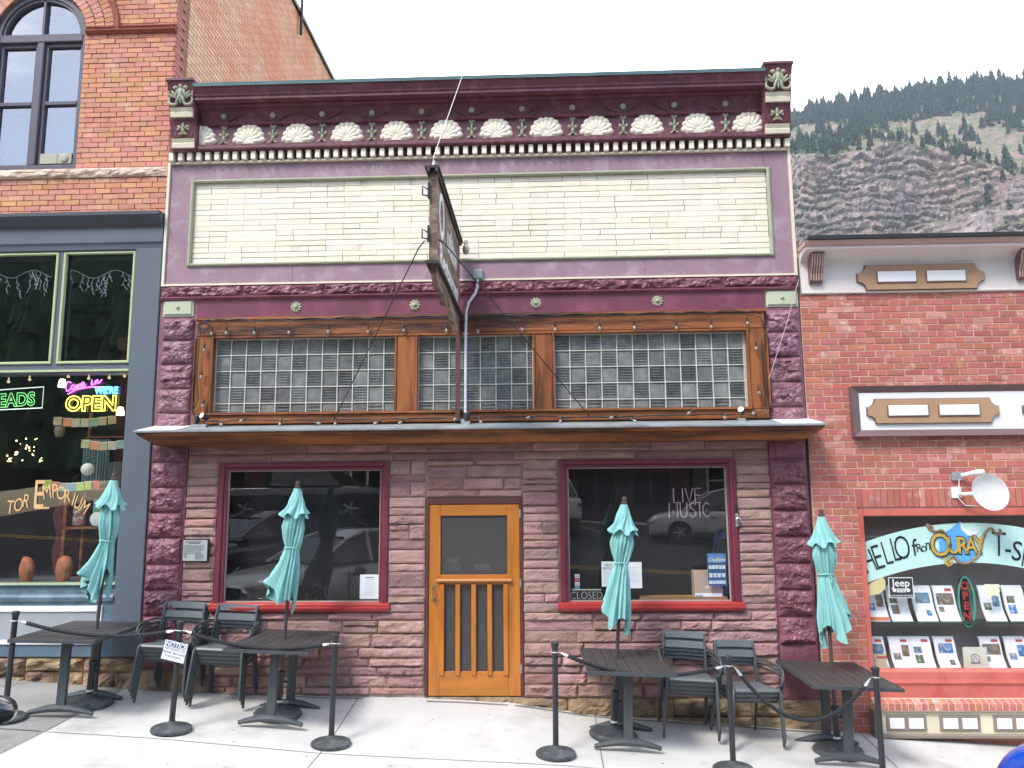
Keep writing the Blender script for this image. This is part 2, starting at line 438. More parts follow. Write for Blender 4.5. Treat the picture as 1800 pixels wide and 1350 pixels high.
m_sand = M('red_sandstone', (.34, .19, .17), .85, .2, 9, .7, 70, st=(.6, 1, 1.6), tint=True, col2=(.43, .27, .23), c2scale=5, c2lo=.45, c2hi=.7, dist=.012)
m_mort = M('pinkish_mortar', (.38, .29, .25), .95, .2, 12, .5, 90)
m_tan = M('tan_foundation_stone', (.33, .235, .135), .9, .28, 6, .7, 40, tint=True, col2=(.12, .08, .055), c2scale=3.2, c2lo=.45, c2hi=.64, dist=.015)
m_red = M('red_sill_paint', (.37, .04, .035), .35, .1, 6, .08, 40)
m_frame = M('maroon_window_paint', (.165, .025, .045), .38, .18, 6, .08, 40)
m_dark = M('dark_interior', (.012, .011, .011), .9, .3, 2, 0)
m_pane = glass_mat('shop_glass', (.97, .98, .98), 2.0, .0)
m_black = M('black_iron', (.02, .02, .021), .5, .2, 20, .1)
m_galv = M('galvanised_metal', (.5, .51, .52), .4, .12, 20, .05, metal=.7)
m_white = M('white_paint', (.78, .77, .74), .5, .05, 5, .06)

# ------------------------------------------------------------------ the saloon
XL, XR = -4.445, 2.925
S = thing('saloon_building', 'narrow purple stone restaurant front with scallop-shell cornice and orange screen door', 'building', (0, 0, 0))
# body behind the front
mb = MB(); mb.box(XL + .01, XR - .01, .32, 14, -.6, 6.6); mb.box(XL + .02, XR - .02, .02, .34, 2.75, 2.97)
mb.box(XL + .02, XR - .02, .1, .33, 4.15, 6.9)
mb.build('side_walls', M('roof_body', (.12, .1, .1), .9), S)
# rooms behind the shop windows are dark: near-black sheets stand in for their shade
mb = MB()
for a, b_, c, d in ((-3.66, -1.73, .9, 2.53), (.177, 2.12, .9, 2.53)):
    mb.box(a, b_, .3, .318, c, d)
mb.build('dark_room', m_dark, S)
mo = MB()
for a, b_, c, d in ((-4.04, -3.66, -.1, 2.75), (-1.73, -1.3, -.1, 2.75), (-.24, .177, -.4, 2.75), (2.12, 2.5, -.4, 2.75), (-3.66, -1.73, -.1, .9), (.177, 2.12, -.4, .9),
                   (-3.66, -1.73, 2.53, 2.75), (-1.3, -.24, 2.1, 2.75), (.177, 2.12, 2.53, 2.75)):
    mo.box(a, b_, .012, .3, c, d)
mo.build('mortar', m_mort, S)
st = MB()
ledger(st, -4.035, -3.67, .9, 2.535, .012, (.075, .15), (.4, .5))
ledger(st, -1.72, -1.31, .88, 2.54, .012, (.08, .19), (.2, .5))
ledger(st, -.232, .168, .88, 2.54, .012, (.08, .19), (.2, .5))
ledger(st, 2.13, 2.5, .9, 2.53, .012, (.08, .16), (.4, .5))
ledger(st, -4.035, -1.31, .02, .885, .012, (.07, .16), (.3, .85), .045)
ledger(st, -.232, 2.5, .0, .885, .012, (.07, .16), (.3, .85), .045)
ledger(st, -1.3, -.24, 2.13, 2.54, .012, (.07, .14), (.25, .6))
ledger(st, -4.035, 2.5, 2.54, 2.735, .012, (.085, .1), (.45, 1.5), .02)
st.build('sandstone_wall', m_sand, S)
# foundation stones
fo, fl_ = MB(), MB()
x = -4.5
while x < 2.93:
    w = random.uniform(.35, .95)
    if x < -1.6 < x + w: w = -1.6 - x + .02
    if x + w > 2.6: w = 2.93 - x
    if x < -1.6:
        z0, z1 = -.12, .015 if x > -4.0 else .42
        if x <= -4.0:
            rock(fl_, x, x + w - .01, -.1, .28, .0, .05, 14, 12, vt(.12)); x += w; continue
        x += w; continue
    for a, b_ in (((-.22, -.012),) if x < .5 else ((-.19, -.012), (-.5, -.2))):
        rock(fo, x, x + w - .008, a, b_, .0, .07 if x < .5 else .05, 16, 8, vt(.15), 6, .5)
    x += w
fl_.box(-4.5, -4.03, .02, .3, -.3, .3); fo.box(-1.6, 2.92, .012, .3, -.8, -.02)
fl_.build('foundation', m_tan, S)
fo.build('foundation', m_tan, S)
fo = MB(); fo.profx([(-.02, -.03), (-.012, .0), (.1, .0), (.1, -.03)], -1.3, -.22); fo.build('threshold', m_tan, S)
# pilasters of rock-faced blocks
def pilaster(xa, xb, zs, low, bot):
    for a, b_ in zip(zs, zs[1:]):
        pass
pl_u, pl_l, pr_u, pr_l = MB(), MB(), MB(), MB()
zu = [4.215, 3.955, 3.672, 3.388, 3.108, 2.86]
for a, b_ in zip(zu, zu[1:]):
    rock(pl_u, -4.40, -4.03, b_ + .007, a - .007, -.02, .075, 24, 18, vt(.13), 8)
    rock(pr_u, 2.545, 2.905, b_ - .01 + .007, a - .01 - .007, -.02, .075, 24, 18, vt(.13), 8)
zl = [2.74, 2.545, 2.262, 1.98, 1.7, 1.415, 1.135, .855, .57, .29]
for i, (a, b_) in enumerate(zip(zl, zl[1:])):
    rock(pl_l, -4.44, -4.055, b_ + .007, a - .007, -.02, .02 if i == 0 else .08, 24, 18, vt(.2), 8)
    k = 1.35 if 0 < i < 7 else .9
    if i < 8: rock(pr_l, 2.51, 2.885, b_ - .02 + .007, a - .02 - .007, -.02, .02 if i == 0 else .075, 24, 18, vt(.15), 8)
rock(pr_l, 2.51, 2.885, -.01, .535, -.02, .012, 20, 26, (.9, .9, .9), 5)
pl_u.box(-4.45, -4.0, -.018, .1, 2.86, 4.6); pr_u.box(2.535, 2.925, -.018, .1, 2.86, 4.6)
pl_l.box(-4.45, -4.035, -.018, .1, .28, 2.75); pr_l.box(2.5, 2.905, -.018, .1, -.03, 2.75)
for q in (pl_u, pr_u): q.build('upper_pilaster', m_rockp, S)
for q in (pl_l, pr_l): q.build('lower_pilaster', m_rockd, S)
# frieze with rosettes, green plaques
mb = MB(); mb.box(-4.0, 2.535, -.03, .1, 4.215, 4.44); mb.box(-4.0, 2.535, -.055, -.02, 4.2, 4.225)
mb.profx([(-.03, 4.42), (-.07, 4.45), (-.07, 4.465), (.1, 4.465), (.1, 4.42)], XL, XR)
mb.build('frieze_board', M('mulberry_paint', (.19, .055, .085), .35, .15, 3, .1, 30, col2=(.24, .07, .11), c2scale=3), S)
bl = MB(); x = XL
while x < XR - .05:
    w = random.uniform(.7, 1.1)
    if XR - x - w < .4: w = XR - x
    rock(bl, x + .003, x + w - .003, 4.468, 4.6, -.02, .05, 40, 8, vt(.1), 16, .9); x += w
bl.box(XL, XR, -.018, .1, 4.455, 4.605)
bl.build('rock_faced_belt', m_rockd, S)
for x in (-2.838, -1.452, -.056, 1.331):
    mb = MB()
    for k in range(10):
        a = k * math.pi / 5; mb.dome(x + .042 * math.cos(a), 4.327 + .042 * math.sin(a), .028, .018, -.03, .018, a, 8, 2)
    mb.dome(x, 4.327, .03, .03, -.035, .028, 0, 12, 3); mb.build('rosette', m_olive, S, True)
for x in (-4.23, 2.735):
    mb = MB(); mb.bevbox(x - .165, x + .165, -.045, 0, 4.255, 4.425, .012); mb.box(x - .18, x + .18, -.028, 0, 4.24, 4.44)
    o = mb.build('plaque', M('pale_green_paint', (.5, .53, .36), .5, .06, 5, .05), S)
    mb = MB(); mb.dome(x, 4.34, .022, .022, -.045, .022); mb.build('boss', m_olive, o, True)
# lilac sheet-metal field and the cream brick panel
mb = MB()
mb.box(XL + .02, -4.13, -.02, .1, 4.62, 6.11); mb.box(2.655, XR - .02, -.02, .1, 4.62, 6.11)
mb.box(-4.13, 2.655, -.02, .1, 4.62, 4.865); mb.box(-4.13, 2.655, -.02, .1, 5.88, 6.11)
mb.build('panel_surround', m_lilac, S)
mb = MB()
for x in (-3.95, -1.95, .25, 2.62): mb.box(x - .002, x + .002, -.0215, -.019, 5.93, 6.09)
for x in (-2.9, -.95, 1.2): mb.box(x - .002, x + .002, -.0215, -.019, 4.63, 4.84)
mb.build('sheet_seams', m_burg, S)
mb = MB()
mb.box(XL, XL + .03, -.045, .1, 4.6, 6.13); mb.box(XR - .03, XR, -.045, .1, 4.6, 6.13)
mb.box(XL + .03, XR - .03, -.045, .1, 4.603, 4.625); mb.profx([(-.06, 6.105), (-.06, 6.125), (.1, 6.125), (.1, 6.105)], XL + .03, XR - .03)
mb.build('edge_trim', m_cream, S)
mb = MB()
x0, x1, z0, z1 = -4.155, 2.68, 4.84, 5.905
for a, b_, c, d in ((x0, x0 + .04, z0, z1), (x1 - .04, x1, z0, z1)): mb.bevbox(a, b_, -.05, .0, c, d, .012)
for c, d in ((z0, z0 + .035), (z1 - .035, z1)): mb.bevbox(x0 + .04, x1 - .04, -.0485, .0, c, d, .012)
mb.build('panel_moulding', m_olive, S)
cb = MB()
def creamt():
    k = random.choice((1, 1, 1, .97, .93)) * random.uniform(.96, 1.02); return (k, k * random.uniform(.97, 1), k * random.uniform(.93, 1))
for r_ in range(15):
    za, zb = 4.875 + r_ * .995 / 15, 4.875 + (r_ + 1) * .995 / 15; x = -4.115
    while x < 2.64 - .01:
        w = random.choice((.2, .2, .2, .2, .4, .4, .6)) + random.uniform(-.004, .004); w = (2.64 - x) if 2.64 - x - w < .1 else w
        j = random.choice((.003, .006, .009)); y = -.001 - random.uniform(0, .0035)
        cb.bevbox(x + random.choice((.0003, .001, .002)), x + w - random.choice((.0004, .001, .004, .006)), y, .008, za + j / 2, zb - j / 2, .0012, creamt()); x += w
cb.build('cream_brick_panel', M('cream_brick_paint', (.86, .79, .64), .55, .08, 6, .4, 60, tint=True, col2=(.7, .55, .42), c2scale=3.5, c2lo=.6, c2hi=.8, dist=.004), S)
mb = MB(); mb.box(-4.13, 2.655, .003, .1, 4.86, 5.885); mb.build('panel_backing', M('grey_joint', (.26, .24, .2), .9), S)
# cornice
mb = MB(); mb.box(XL, XR, -.02, .1, 6.12, 7.0)
mb.profx([(-.02, 6.235), (-.13, 6.235), (-.14, 6.25), (-.14, 6.29), (-.09, 6.315), (-.07, 6.33), (-.02, 6.33)], -4.05, 2.6)
mb.profx([(-.02, 6.33), (-.06, 6.33), (-.06, 6.56), (-.1, 6.568), (-.105, 6.585), (-.075, 6.6), (-.085, 6.66), (-.12, 6.735), (-.02, 6.735)], -4.05, 2.6)
mb.profx([(-.02, 6.735), (-.15, 6.735), (-.15, 6.755), (-.19, 6.765), (-.19, 6.79), (-.28, 6.795), (-.28, 6.83), (-.295, 6.835), (-.3, 6.86), (-.33, 6.9), (-.345, 6.94), (-.02, 6.94)], -4.05, 2.6)
mb.build('cornice', m_burg, S)
mb = MB(); mb.profx([(-.355, 6.925), (-.36, 6.965), (.1, 7.02), (.1, 6.94), (-.02, 6.942), (-.35, 6.941)], -4.05, 2.6)
mb.build('cornice_flashing', M('teal_metal', (.16, .24, .25), .35, .2, 3, .05, metal=.5), S)
mb = MB()
for i in range(24):                       # faint raised gable pattern in the cove
    x = -4.0 + i * .593 / 2 * 1.0
    xa, xb = -3.773 + (i // 2) * .593, -3.773 + (i // 2) * .593 + .593
    if i % 2 == 0 and xb < 2.7:
        for a, za, b_, zb in ((xa + .05, 6.615, (xa + xb) / 2, 6.72), ((xa + xb) / 2, 6.72, xb - .05, 6.615)):
            mb.tube([(a, -.078 - (za - 6.6) * .33, za), (b_, -.078 - (zb - 6.6) * .33, zb)], .009, 6)
mb.build('cove_moulding', m_burg, S)
n = 66; pit = (XR - XL - .1) / n
for i in range(n + 1):
    x = XL + .03 + i * pit; mb = MB(); mb.bevbox(x, x + .055, -.1, -.02, 6.13, 6.228, .003); mb.build('dentil', m_shell, S)
for i in range(12):
    x = -4.06 + i * .593
    if x > 2.5: break
    mb = MB()
    for k in range(-4, 5):
        a = k * R(21.5); ex = math.sin(a); ez = max(0, math.cos(a))
        mb.dome(x + ex * .158, 6.365 + ez * .185, .043, .043, -.06, .034, 0, 14, 3)
        mb.dome(x + ex * .09, 6.35 + ez * .11, .04, .1 if abs(k) < 4 else .07, -.06, .044, -a, 14, 3)
    mb.dome(x, 6.37, .165, .15, -.062, .034, 0, 22, 3)
    mb.v = [(min(max(a, -4.06), 2.6), b_, max(c, 6.325)) for a, b_, c in mb.v]
    mb.build('scallop_shell', m_shell, S, True)
for i in range(11):
    x = -3.773 + i * .5965
    mb = MB(); y = -.06
    mb.dome(x, 6.47, .016, .05, y, .03); mb.dome(x, 6.525, .02, .02, y, .028); mb.dome(x - .02, 6.55, .02, .018, y, .024, .5); mb.dome(x + .02, 6.55, .02, .018, y, .024, -.5)
    mb.dome(x - .035, 6.445, .02, .033, y, .024, .6); mb.dome(x + .035, 6.445, .02, .033, y, .024, -.6)
    mb.dome(x, 6.4, .022, .04, y, .03); mb.dome(x, 6.365, .03, .014, y, .034); mb.dome(x - .032, 6.345, .03, .018, y, .026, .5); mb.dome(x + .032, 6.345, .03, .018, y, .026, -.5)
    mb.build('fleuron', m_olive, S, True)
    mb = MB(); mb.lathe([(.034, 0), (.034, .02), (.024, .028), (.0, .028)], (x, -.085, 6.672), 14, 'Y'); mb.build('roundel', m_olive, S, True)
def bracket(xa, xb, zt):
    xc = (xa + xb) / 2; w = (xb - xa)
    def yf(z): return -.13 - .2 * ((z - 6.23) / (zt - 6.23)) ** 1.3
    mb = MB(); zz = frange(6.232, zt, .08)
    mb.profx([(yf(z), z) for z in zz][::-1] and [(.1, 6.232)] + [(yf(z), z) for z in zz] + [(.1, zt)], xa, xb)
    b_ = mb.build('cornice_bracket', m_burg, S)
    mb = MB(); mb.box(xa - .015, xb + .015, yf(zt) - .012, .12, zt + .001, zt + .03); mb.build('cap', m_burg, b_)
    for z in (6.31, 6.66):
        mb = MB(); y = yf(z)
        mb.profx([(y - .022, z - .05), (y - .03, z), (y - .022, z + .01), (y - .045, z + .055), (y + .02, z + .06), (y + .02, z - .05)], xa + .02, xb - .02); mb.build('cream_band', m_cream, b_)
    mb = MB(); y = yf(6.5) - .004
    for a, bb, c, d in ((-.1, .1, 6.395, 6.405), (-.1, .1, 6.585, 6.595), (-.1, -.09, 6.405, 6.585), (.09, .1, 6.405, 6.585)):
        mb.box(xc + a, xc + bb, yf(c) - .012, y + .03, c, d)
    mb.build('panel_bead', m_burg, b_)
    mb = MB(); y = yf(6.49) - .002
    mb.dome(xc, 6.525, .022, .05, y, .024); mb.dome(xc - .045, 6.505, .02, .035, y, .022, .75); mb.dome(xc + .045, 6.505, .02, .035, y, .022, -.75)
    mb.dome(xc - .063, 6.478, .014, .016, y, .018); mb.dome(xc + .063, 6.478, .014, .016, y, .018)
    mb.dome(xc, 6.47, .018, .03, y, .026); mb.dome(xc, 6.452, .034, .009, y, .028)
    mb.dome(xc - .028, 6.425, .03, .013, y, .02, .5); mb.dome(xc + .028, 6.425, .03, .013, y, .02, -.5); mb.dome(xc, 6.43, .012, .02, y, .02)
    mb.build('fleur_de_lis', m_olive, b_, True)
    mb = MB(); y = yf(6.86) - .01; z = 6.83
    mb.dome(xc, z + .055, .036, .09, y, .03); mb.dome(xc, z + .135, .03, .03, y - .008, .026)
    mb.dome(xc, z - .045, .012, .04, y + .004, .022)
    for s_ in (-1, 1):
        mb.dome(xc + s_ * .06, z + .115, .034, .028, y - .006, .026); mb.dome(xc + s_ * .046, z + .05, .018, .07, y, .024, s_ * .25)
        mb.dome(xc + s_ * .085, z + .045, .016, .05, y, .022, -s_ * .6); mb.dome(xc + s_ * .1, z + .015, .014, .05, y, .02, -s_ * 1.)
        pts = [(xc + s_ * (.085 + .056 * math.cos(a)), y + .004, z - .035 + .056 * math.sin(a)) for a in [R(q) for q in range(-200, 70, 18)]]
        mb.tube(pts, .014, 8, rs=[.008 + .009 * math.sin(math.pi * i / (len(pts) - 1)) for i in range(len(pts))])
        mb.dome(xc + s_ * .142, z + .04, .011, .045, y, .018, s_ * .1); mb.dome(xc + s_ * .03, z - .02, .018, .07, y, .024, s_ * .35)
    mb.build('palmette', m_olive, b_, True)
bracket(-4.375, -4.065, 7.02); bracket(2.6, 2.915, 7.02)

# glass-tile window band
gw = MB()
def fr(mb_, a, b_, c, d, y0=-.09, y1=.05, bev=.008): mb_.bevbox(a, b_, y0, y1, c, d, bev)
fr(gw, -3.97, 2.51, 3.985, 4.17); fr(gw, -3.97, 2.51, 2.965, 3.07)
gw.box(-4.0, 2.53, -.11, .05, 4.172, 4.2); gw.box(-3.8, 2.34, -.115, .02, 3.07, 3.095); gw.box(-3.8, 2.34, -.1, .02, 3.96, 3.983)
W_ = gw.build('glass_tile_window', m_wood, S)
for a, b_, e in ((-3.97, -3.79, ((-3.99, -3.972), (-3.79, -3.765))), (-1.645, -1.43, ((-1.665, -1.645), (-1.43, -1.41))), (-.075, .125, ((-.095, -.075), (.125, .145))), (2.32, 2.51, ((2.3, 2.32), (2.512, 2.532)))):
    gw = MB(); fr(gw, a, b_, 3.072, 3.983, -.088)
    for p, q in e: gw.box(p, q, -.1, .02, 3.096, 3.959)
    gw.build('upright', m_woodv, W_)
m_tile = M('ribbed_glass', (.2, .21, .205), .2, .25, 12, .0, spec=.9, tint=True, col2=(.3, .31, .29), c2scale=4, c2lo=.4, c2hi=.7)
m_came = M('zinc_came', (.62, .62, .55), .5, .08, 20, .1)
pz = .187; top = 3.958
for a, b_ in ((-3.765, -1.665), (-1.41, -.095), (.145, 2.3)):
    tl, cm = MB(), MB(); n = int((b_ - a) / .178); px_ = .178
    xs = [a + px_ * i for i in range(n + 1)] + [b_]
    zs = [top - pz * i for i in range(5)] + [3.096]
    for i in range(len(xs) - 1):
        for j in range(len(zs) - 1):
            x0, x1, z1, z0 = xs[i], xs[i + 1], zs[j], zs[j + 1]
            if x1 - x0 < .02 or z1 - z0 < .02: continue
            k = random.uniform(.75, 1.3); tn = (k, k, k)
            tl.box(x0, x1, .012, .03, z0, z1, tn)
            ins = .016
            if (i + j) % 2 == 0:
                nr = max(2, int((z1 - z0 - 2 * ins) / .029))
                for q in range(nr):
                    zz = z0 + ins + (q + .5) * (z1 - z0 - 2 * ins) / nr
                    tl.profx([(.012, zz - .009), (-.006, zz - .004), (-.006, zz + .001), (.012, zz + .006)], x0 + ins, x1 - ins, tn)
            else:
                tl.bevbox(x0 + ins, x1 - ins, .002, .012, z0 + ins, z1 - ins, .008, tn)
                nr = max(2, int((x1 - x0 - 2 * ins) / .012))
                for q in range(nr):
                    xx = x0 + ins + .01 + (q + .5) * (x1 - x0 - 2 * ins - .02) / nr
                    tl.box(xx - .0012, xx + .0012, -.001, .003, z0 + ins + .012, z1 - ins - .012, tn)
    for x in xs[1:-1] + [a + .004, b_ - .004]: cm.box(x - .0045, x + .0045, -.012, .01, 3.096, top)
    for z in zs[1:-1] + [top - .003, 3.1]: cm.box(a, b_, -.011, .0105, z - .0045, z + .0045)
    o = tl.build('glass_tile_panel', m_tile, W_); cm.build('came_grid', m_came, o)
# canopy shelf
mb = MB(); mb.profx([(-.445, 2.845), (-.44, 2.815), (-.4, 2.8), (-.3, 2.72), (-.02, 2.72), (-.02, 2.84)], -4.27, 2.82)
cn = mb.build('wooden_canopy', m_wood, S)
for s_, xo, xi in ((-1, -4.43, -4.27), (1, 2.98, 2.82)):
    mb = MB()
    mb.add([(xi, -.445, 2.845), (xi, -.44, 2.815), (xi, -.4, 2.8), (xi, -.3, 2.72), (xi, -.02, 2.72), (xi, -.02, 2.84), (xo, -.445, 2.845), (xo + s_ * -.005, -.02, 2.84), (xo - s_ * .015, -.43, 2.815)],
           [(0, 6, 8, 1), (1, 8, 2), (2, 8, 3), (3, 8, 7), (3, 7, 4), (4, 7, 5), (0, 5, 7, 6), (6, 7, 8)]); mb.build('mitred_end', m_wood, cn)

mb = MB(); mb.profx([(-.47, 2.85), (-.47, 2.868), (-.0, 2.965), (.02, 2.965), (.02, 2.846), (-.455, 2.846)], -4.45, 3.0)
pass
mb.m_ = M('zinc_sheet', (.27, .29, .29), .55, .3, 4, .05, metal=.1)
for i in range(60): mb.dome(-4.35 + i * .124, 2.858, .006, .006, -.47, .006, 0, 6, 2)
mb.build('metal_top', mb.m_, cn)
for a, b_ in ((-4.42, -3.99), (2.54, 2.96)):
    mb = MB(); mb.add([(a, -.462, 2.8735), (b_, -.462, 2.8735), (b_, -.02, 2.965), (a, -.02, 2.965), (a, -.462, 2.8705), (b_, -.462, 2.8705), (b_, -.02, 2.962), (a, -.02, 2.962)], [(0, 1, 2, 3), (4, 5, 1, 0), (5, 6, 2, 1), (4, 0, 3, 7), (7, 6, 5, 4)]); mb.build('end_sky_sheen', m_white, cn)  # added white sheets: sky reflection on the canopy ends put into colour
# shop windows
def shopwin(x0, x1):
    z0, z1 = .985, 2.53
    mb = MB()
    mb.bevbox(x0, x0 + .06, -.03, .09, z0, z1, .01); mb.bevbox(x1 - .06, x1, -.03, .09, z0, z1, .01); mb.bevbox(x0 + .06, x1 - .06, -.03, .09, z1 - .05, z1, .01)
    mb.bevbox(x0 + .055, x0 + .095, -.005, .1, z0, z1 - .05, .008); mb.bevbox(x1 - .095, x1 - .055, -.005, .1, z0, z1 - .05, .008); mb.bevbox(x0 + .095, x1 - .095, -.0045, .1, z1 - .085, z1 - .05, .008)
    f = mb.build('shop_window', m_frame, S)
    mb = MB(); mb.box(x0 + .095, x1 - .095, .04, .05, z0, z0 + .02); mb.box(x0 + .095, x0 + .107, .03, .05, z0, z1 - .085); mb.box(x1 - .107, x1 - .095, .03, .05, z0, z1 - .085)
    mb.box(x0 + .107, x1 - .107, .03, .05, z1 - .097, z1 - .085); mb.build('glazing_bead', M('tan_bead', (.4, .36, .3), .6), f)
    mb = MB(); mb.profx([(-.06, .9), (-.075, .93), (-.075, .945), (-.055, .95), (-.055, .97), (-.02, .992), (.1, .992), (.1, .9)], x0 - .03, x1 + .03); mb.build('sill', m_red, f)
    mb = MB(); mb.add([(x0 + .1, .045, z0), (x1 - .1, .045, z0), (x1 - .1, .045, z1 - .09), (x0 + .1, .045, z1 - .09)], [(0, 1, 2, 3)]); mb.build('pane', m_pane, f)
    return f
shopwin(-3.662, -1.728); shopwin(.177, 2.12)
# screen door
D = None
m_door = M('varnished_oak', (.48, .165, .022), .32, .16, 3, .12, 90, st=(3, 1, .35), col2=(.36, .11, .014), c2scale=5, c2lo=.45, c2hi=.7, coat=.2)
m_doorh = M('varnished_oak_rail', (.48, .165, .022), .32, .16, 3, .12, 90, st=(.35, 1, 3), col2=(.37, .12, .016), c2scale=5, c2lo=.45, c2hi=.7, coat=.2)
mb = MB(); mb.bevbox(-1.305, -1.27, -.02, .1, 0, 2.1, .006); mb.bevbox(-.262, -.232, -.02, .1, 0, 2.1, .006); mb.bevbox(-1.305, -.232, -.018, .1, 2.052, 2.12, .006)
mb.build('door_frame', M('dark_red_wood', (.09, .03, .022), .6, .2, 5, .2, st=(2, 1, .3)), S)
x0, x1 = -1.266, -.266
mb = MB()
for a, b_ in ((x0, x0 + .125), (x1 - .135, x1)): mb.bevbox(a, b_, -.012, .03, .012, 2.045, .004)
D = mb.build('screen_door', m_door, S)
for c, d in ((1.925, 2.045), (1.18, 1.285), (.012, .265)): mb = MB(); mb.bevbox(x0 + .125, x1 - .135, -.0115, .03, c, d, .004); mb.build('rail', m_doorh, D)
for i in range(5): xx = x0 + .12 + i * .175; mb = MB(); mb.bevbox(xx - .002, xx + .05, -.032, -.0118, .225, 1.19, .006); mb.build('slat', m_door, D)
mb = MB(); mb.profx([(-.045, 1.205), (-.055, 1.225), (-.045, 1.24), (-.012, 1.245), (-.012, 1.205)], x0 + .085, x1 - .09); mb.build('ledge', m_doorh, D)
m_mesh = bpy.data.materials.new('insect_screen'); m_mesh.use_nodes = True
n_, l_ = m_mesh.node_tree.nodes, m_mesh.node_tree.links
b_ = n_['Principled BSDF']; b_.inputs['Base Color'].default_value = (.075, .07, .065, 1); b_.inputs['Roughness'].default_value = .5
t_ = n_.new('ShaderNodeTexCoord'); chk = []
for ax in (0, 2):
    w_ = n_.new('ShaderNodeSeparateXYZ'); l_.new(t_.outputs['Object'], w_.inputs[0])
    a_ = n_.new('ShaderNodeMath'); a_.operation = 'MULTIPLY'; a_.inputs[1].default_value = 88; l_.new(w_.outputs[ax], a_.inputs[0])
    f_ = n_.new('ShaderNodeMath'); f_.operation = 'FRACT'; l_.new(a_.outputs[0], f_.inputs[0])
    g_ = n_.new('ShaderNodeMath'); g_.operation = 'GREATER_THAN'; g_.inputs[1].default_value = .5; l_.new(f_.outputs[0], g_.inputs[0]); chk.append(g_)
mn = n_.new('ShaderNodeMath'); mn.operation = 'MULTIPLY'; l_.new(chk[0].outputs[0], mn.inputs[0]); l_.new(chk[1].outputs[0], mn.inputs[1])
tr_ = n_.new('ShaderNodeBsdfTransparent'); ms = n_.new('ShaderNodeMixShader')
l_.new(mn.outputs[0], ms.inputs[0]); l_.new(b_.outputs[0], ms.inputs[1]); l_.new(tr_.outputs[0], ms.inputs[2]); l_.new(ms.outputs[0], n_['Material Output'].inputs['Surface'])
mb = MB(); mb.add([(x0 + .12, .01, .26), (x1 - .13, .01, .26), (x1 - .13, .01, 1.19), (x0 + .12, .01, 1.19)], [(0, 1, 2, 3)])
mb.add([(x0 + .12, .01, 1.28), (x1 - .13, .01, 1.28), (x1 - .13, .01, 1.93), (x0 + .12, .01, 1.93)], [(0, 1, 2, 3)]); mb.build('insect_screen', m_mesh, D)
mb = MB(); mb.tube([(x0 + .05, -.012, 1.02), (x0 + .05, -.05, 1.03), (x0 + .052, -.055, 1.09), (x0 + .05, -.05, 1.15), (x0 + .05, -.012, 1.16)], .008)
mb.box(x0 + .03, x0 + .07, -.018, -.01, 1.0, 1.04); mb.box(x0 + .03, x0 + .07, -.018, -.01, 1.14, 1.18); mb.build('handle', M('brass', (.6, .5, .3), .25, .05, metal=1), D, True)
for z in (.25, 1.15, 1.9): mb = MB(); mb.tube([(x1 + .006, -.02, z), (x1 + .006, -.02, z + .09)], .008); mb.build('hinge', m_galv, D)
# the inner door seen through the screen
mb = MB(); mb.box(x0, x1, .16, .2, 0, 2.05)
I_ = mb.build('inner_door', M('inner_door_paint', (.1, .06, .05), .5, .2, 4), S)
mb = MB()
for a, b_ in ((x0 + .12, -.83), (-.76, x1 - .14)): mb.box(a, b_, .15, .162, 1.3, 1.92)
mb.build('inner_pane', M('inner_glass', (.05, .06, .07), .05, .2, 3), I_)
mb = MB()
for a, b_, c, d in ((-1.1, -.95, 1.4, 1.46), (-1.12, -.93, 1.325, 1.385), (-.78, -.6, 1.325, 1.385)): mb.box(a, b_, .14, .148, c, d)
mb.build('notice_card', M('grey_card', (.4, .4, .39), .7), I_)

# ------------------------------------------------------------------ left neighbour: orange brick block with a slate-grey shopfront
L = thing('brick_building', 'tall orange brick building with arched upstairs window above a slate grey shopfront', 'building', (-6.5, 0, .1), world=True)
XE = -4.455
m_obrick = M('orange_brick', (.6, .27, .165), .85, .12, 6, .5, 60, tint=True, col2=(.64, .36, .26), c2scale=3.5, c2lo=.55, c2hi=.75, dist=.006)
m_omort = M('brown_mortar', (.24, .11, .075), .95, .2, 8, .4)
m_slate = M('slate_grey_paint', (.105, .125, .15), .5, .08, 2, .08, 30)
m_slated = M('dark_slate_paint', (.06, .065, .075), .45, .1, 2, .08, 30)
m_lime = M('lime_line_paint', (.45, .52, .28), .5, .06, 6, .05)
m_plum = M('plum_window_paint', (.1, .085, .105), .45, .1, 3, .08)
ax, ar, az = -6.19, .585, 7.87
def obt():
    k = random.uniform(.88, 1.12); return (k, k * random.uniform(.88, 1.15), k * random.uniform(.85, 1.25))
mb = MB()
inarch = lambda x, z: (z > az and (x - ax) ** 2 + (z - az) ** 2 < .955 ** 2)
bricks(mb, -9.0, XE, 6.1, 11.4, .0, .193, .0645, .007, .012, holes=[(ax - ar, ax + ar, 6.1, az + .02), (-9.1, XE, 7.86, 7.93)], tn=obt, skip=inarch, jit=.004)
bricks(mb, -9.0, XE, 5.5, 5.97, .0, .193, .0645, .007, .012, tn=obt, jit=.004)
for ring, (r0, r1) in enumerate(((.595, .705), (.715, .825), (.835, .945))):
    n = 15 + ring * 3
    for k in range(2 * n):
        a0, a1 = math.pi * k / (2 * n), math.pi * (k + 1) / (2 * n); g = .006
        q = [(ax + math.cos(a0) * r0 + g, az + math.sin(a0) * r0 + g), (ax + math.cos(a0) * r1, az + math.sin(a0) * r1 + g), (ax + math.cos(a1) * r1, az + math.sin(a1) * r1 - g), (ax + math.cos(a1) * r0, az + math.sin(a1) * r0 - g)]
        mb.prism(q, -.012 - random.uniform(0, .006), .0, obt())
mb.build('brick_front', m_obrick, L)
mb = MB()
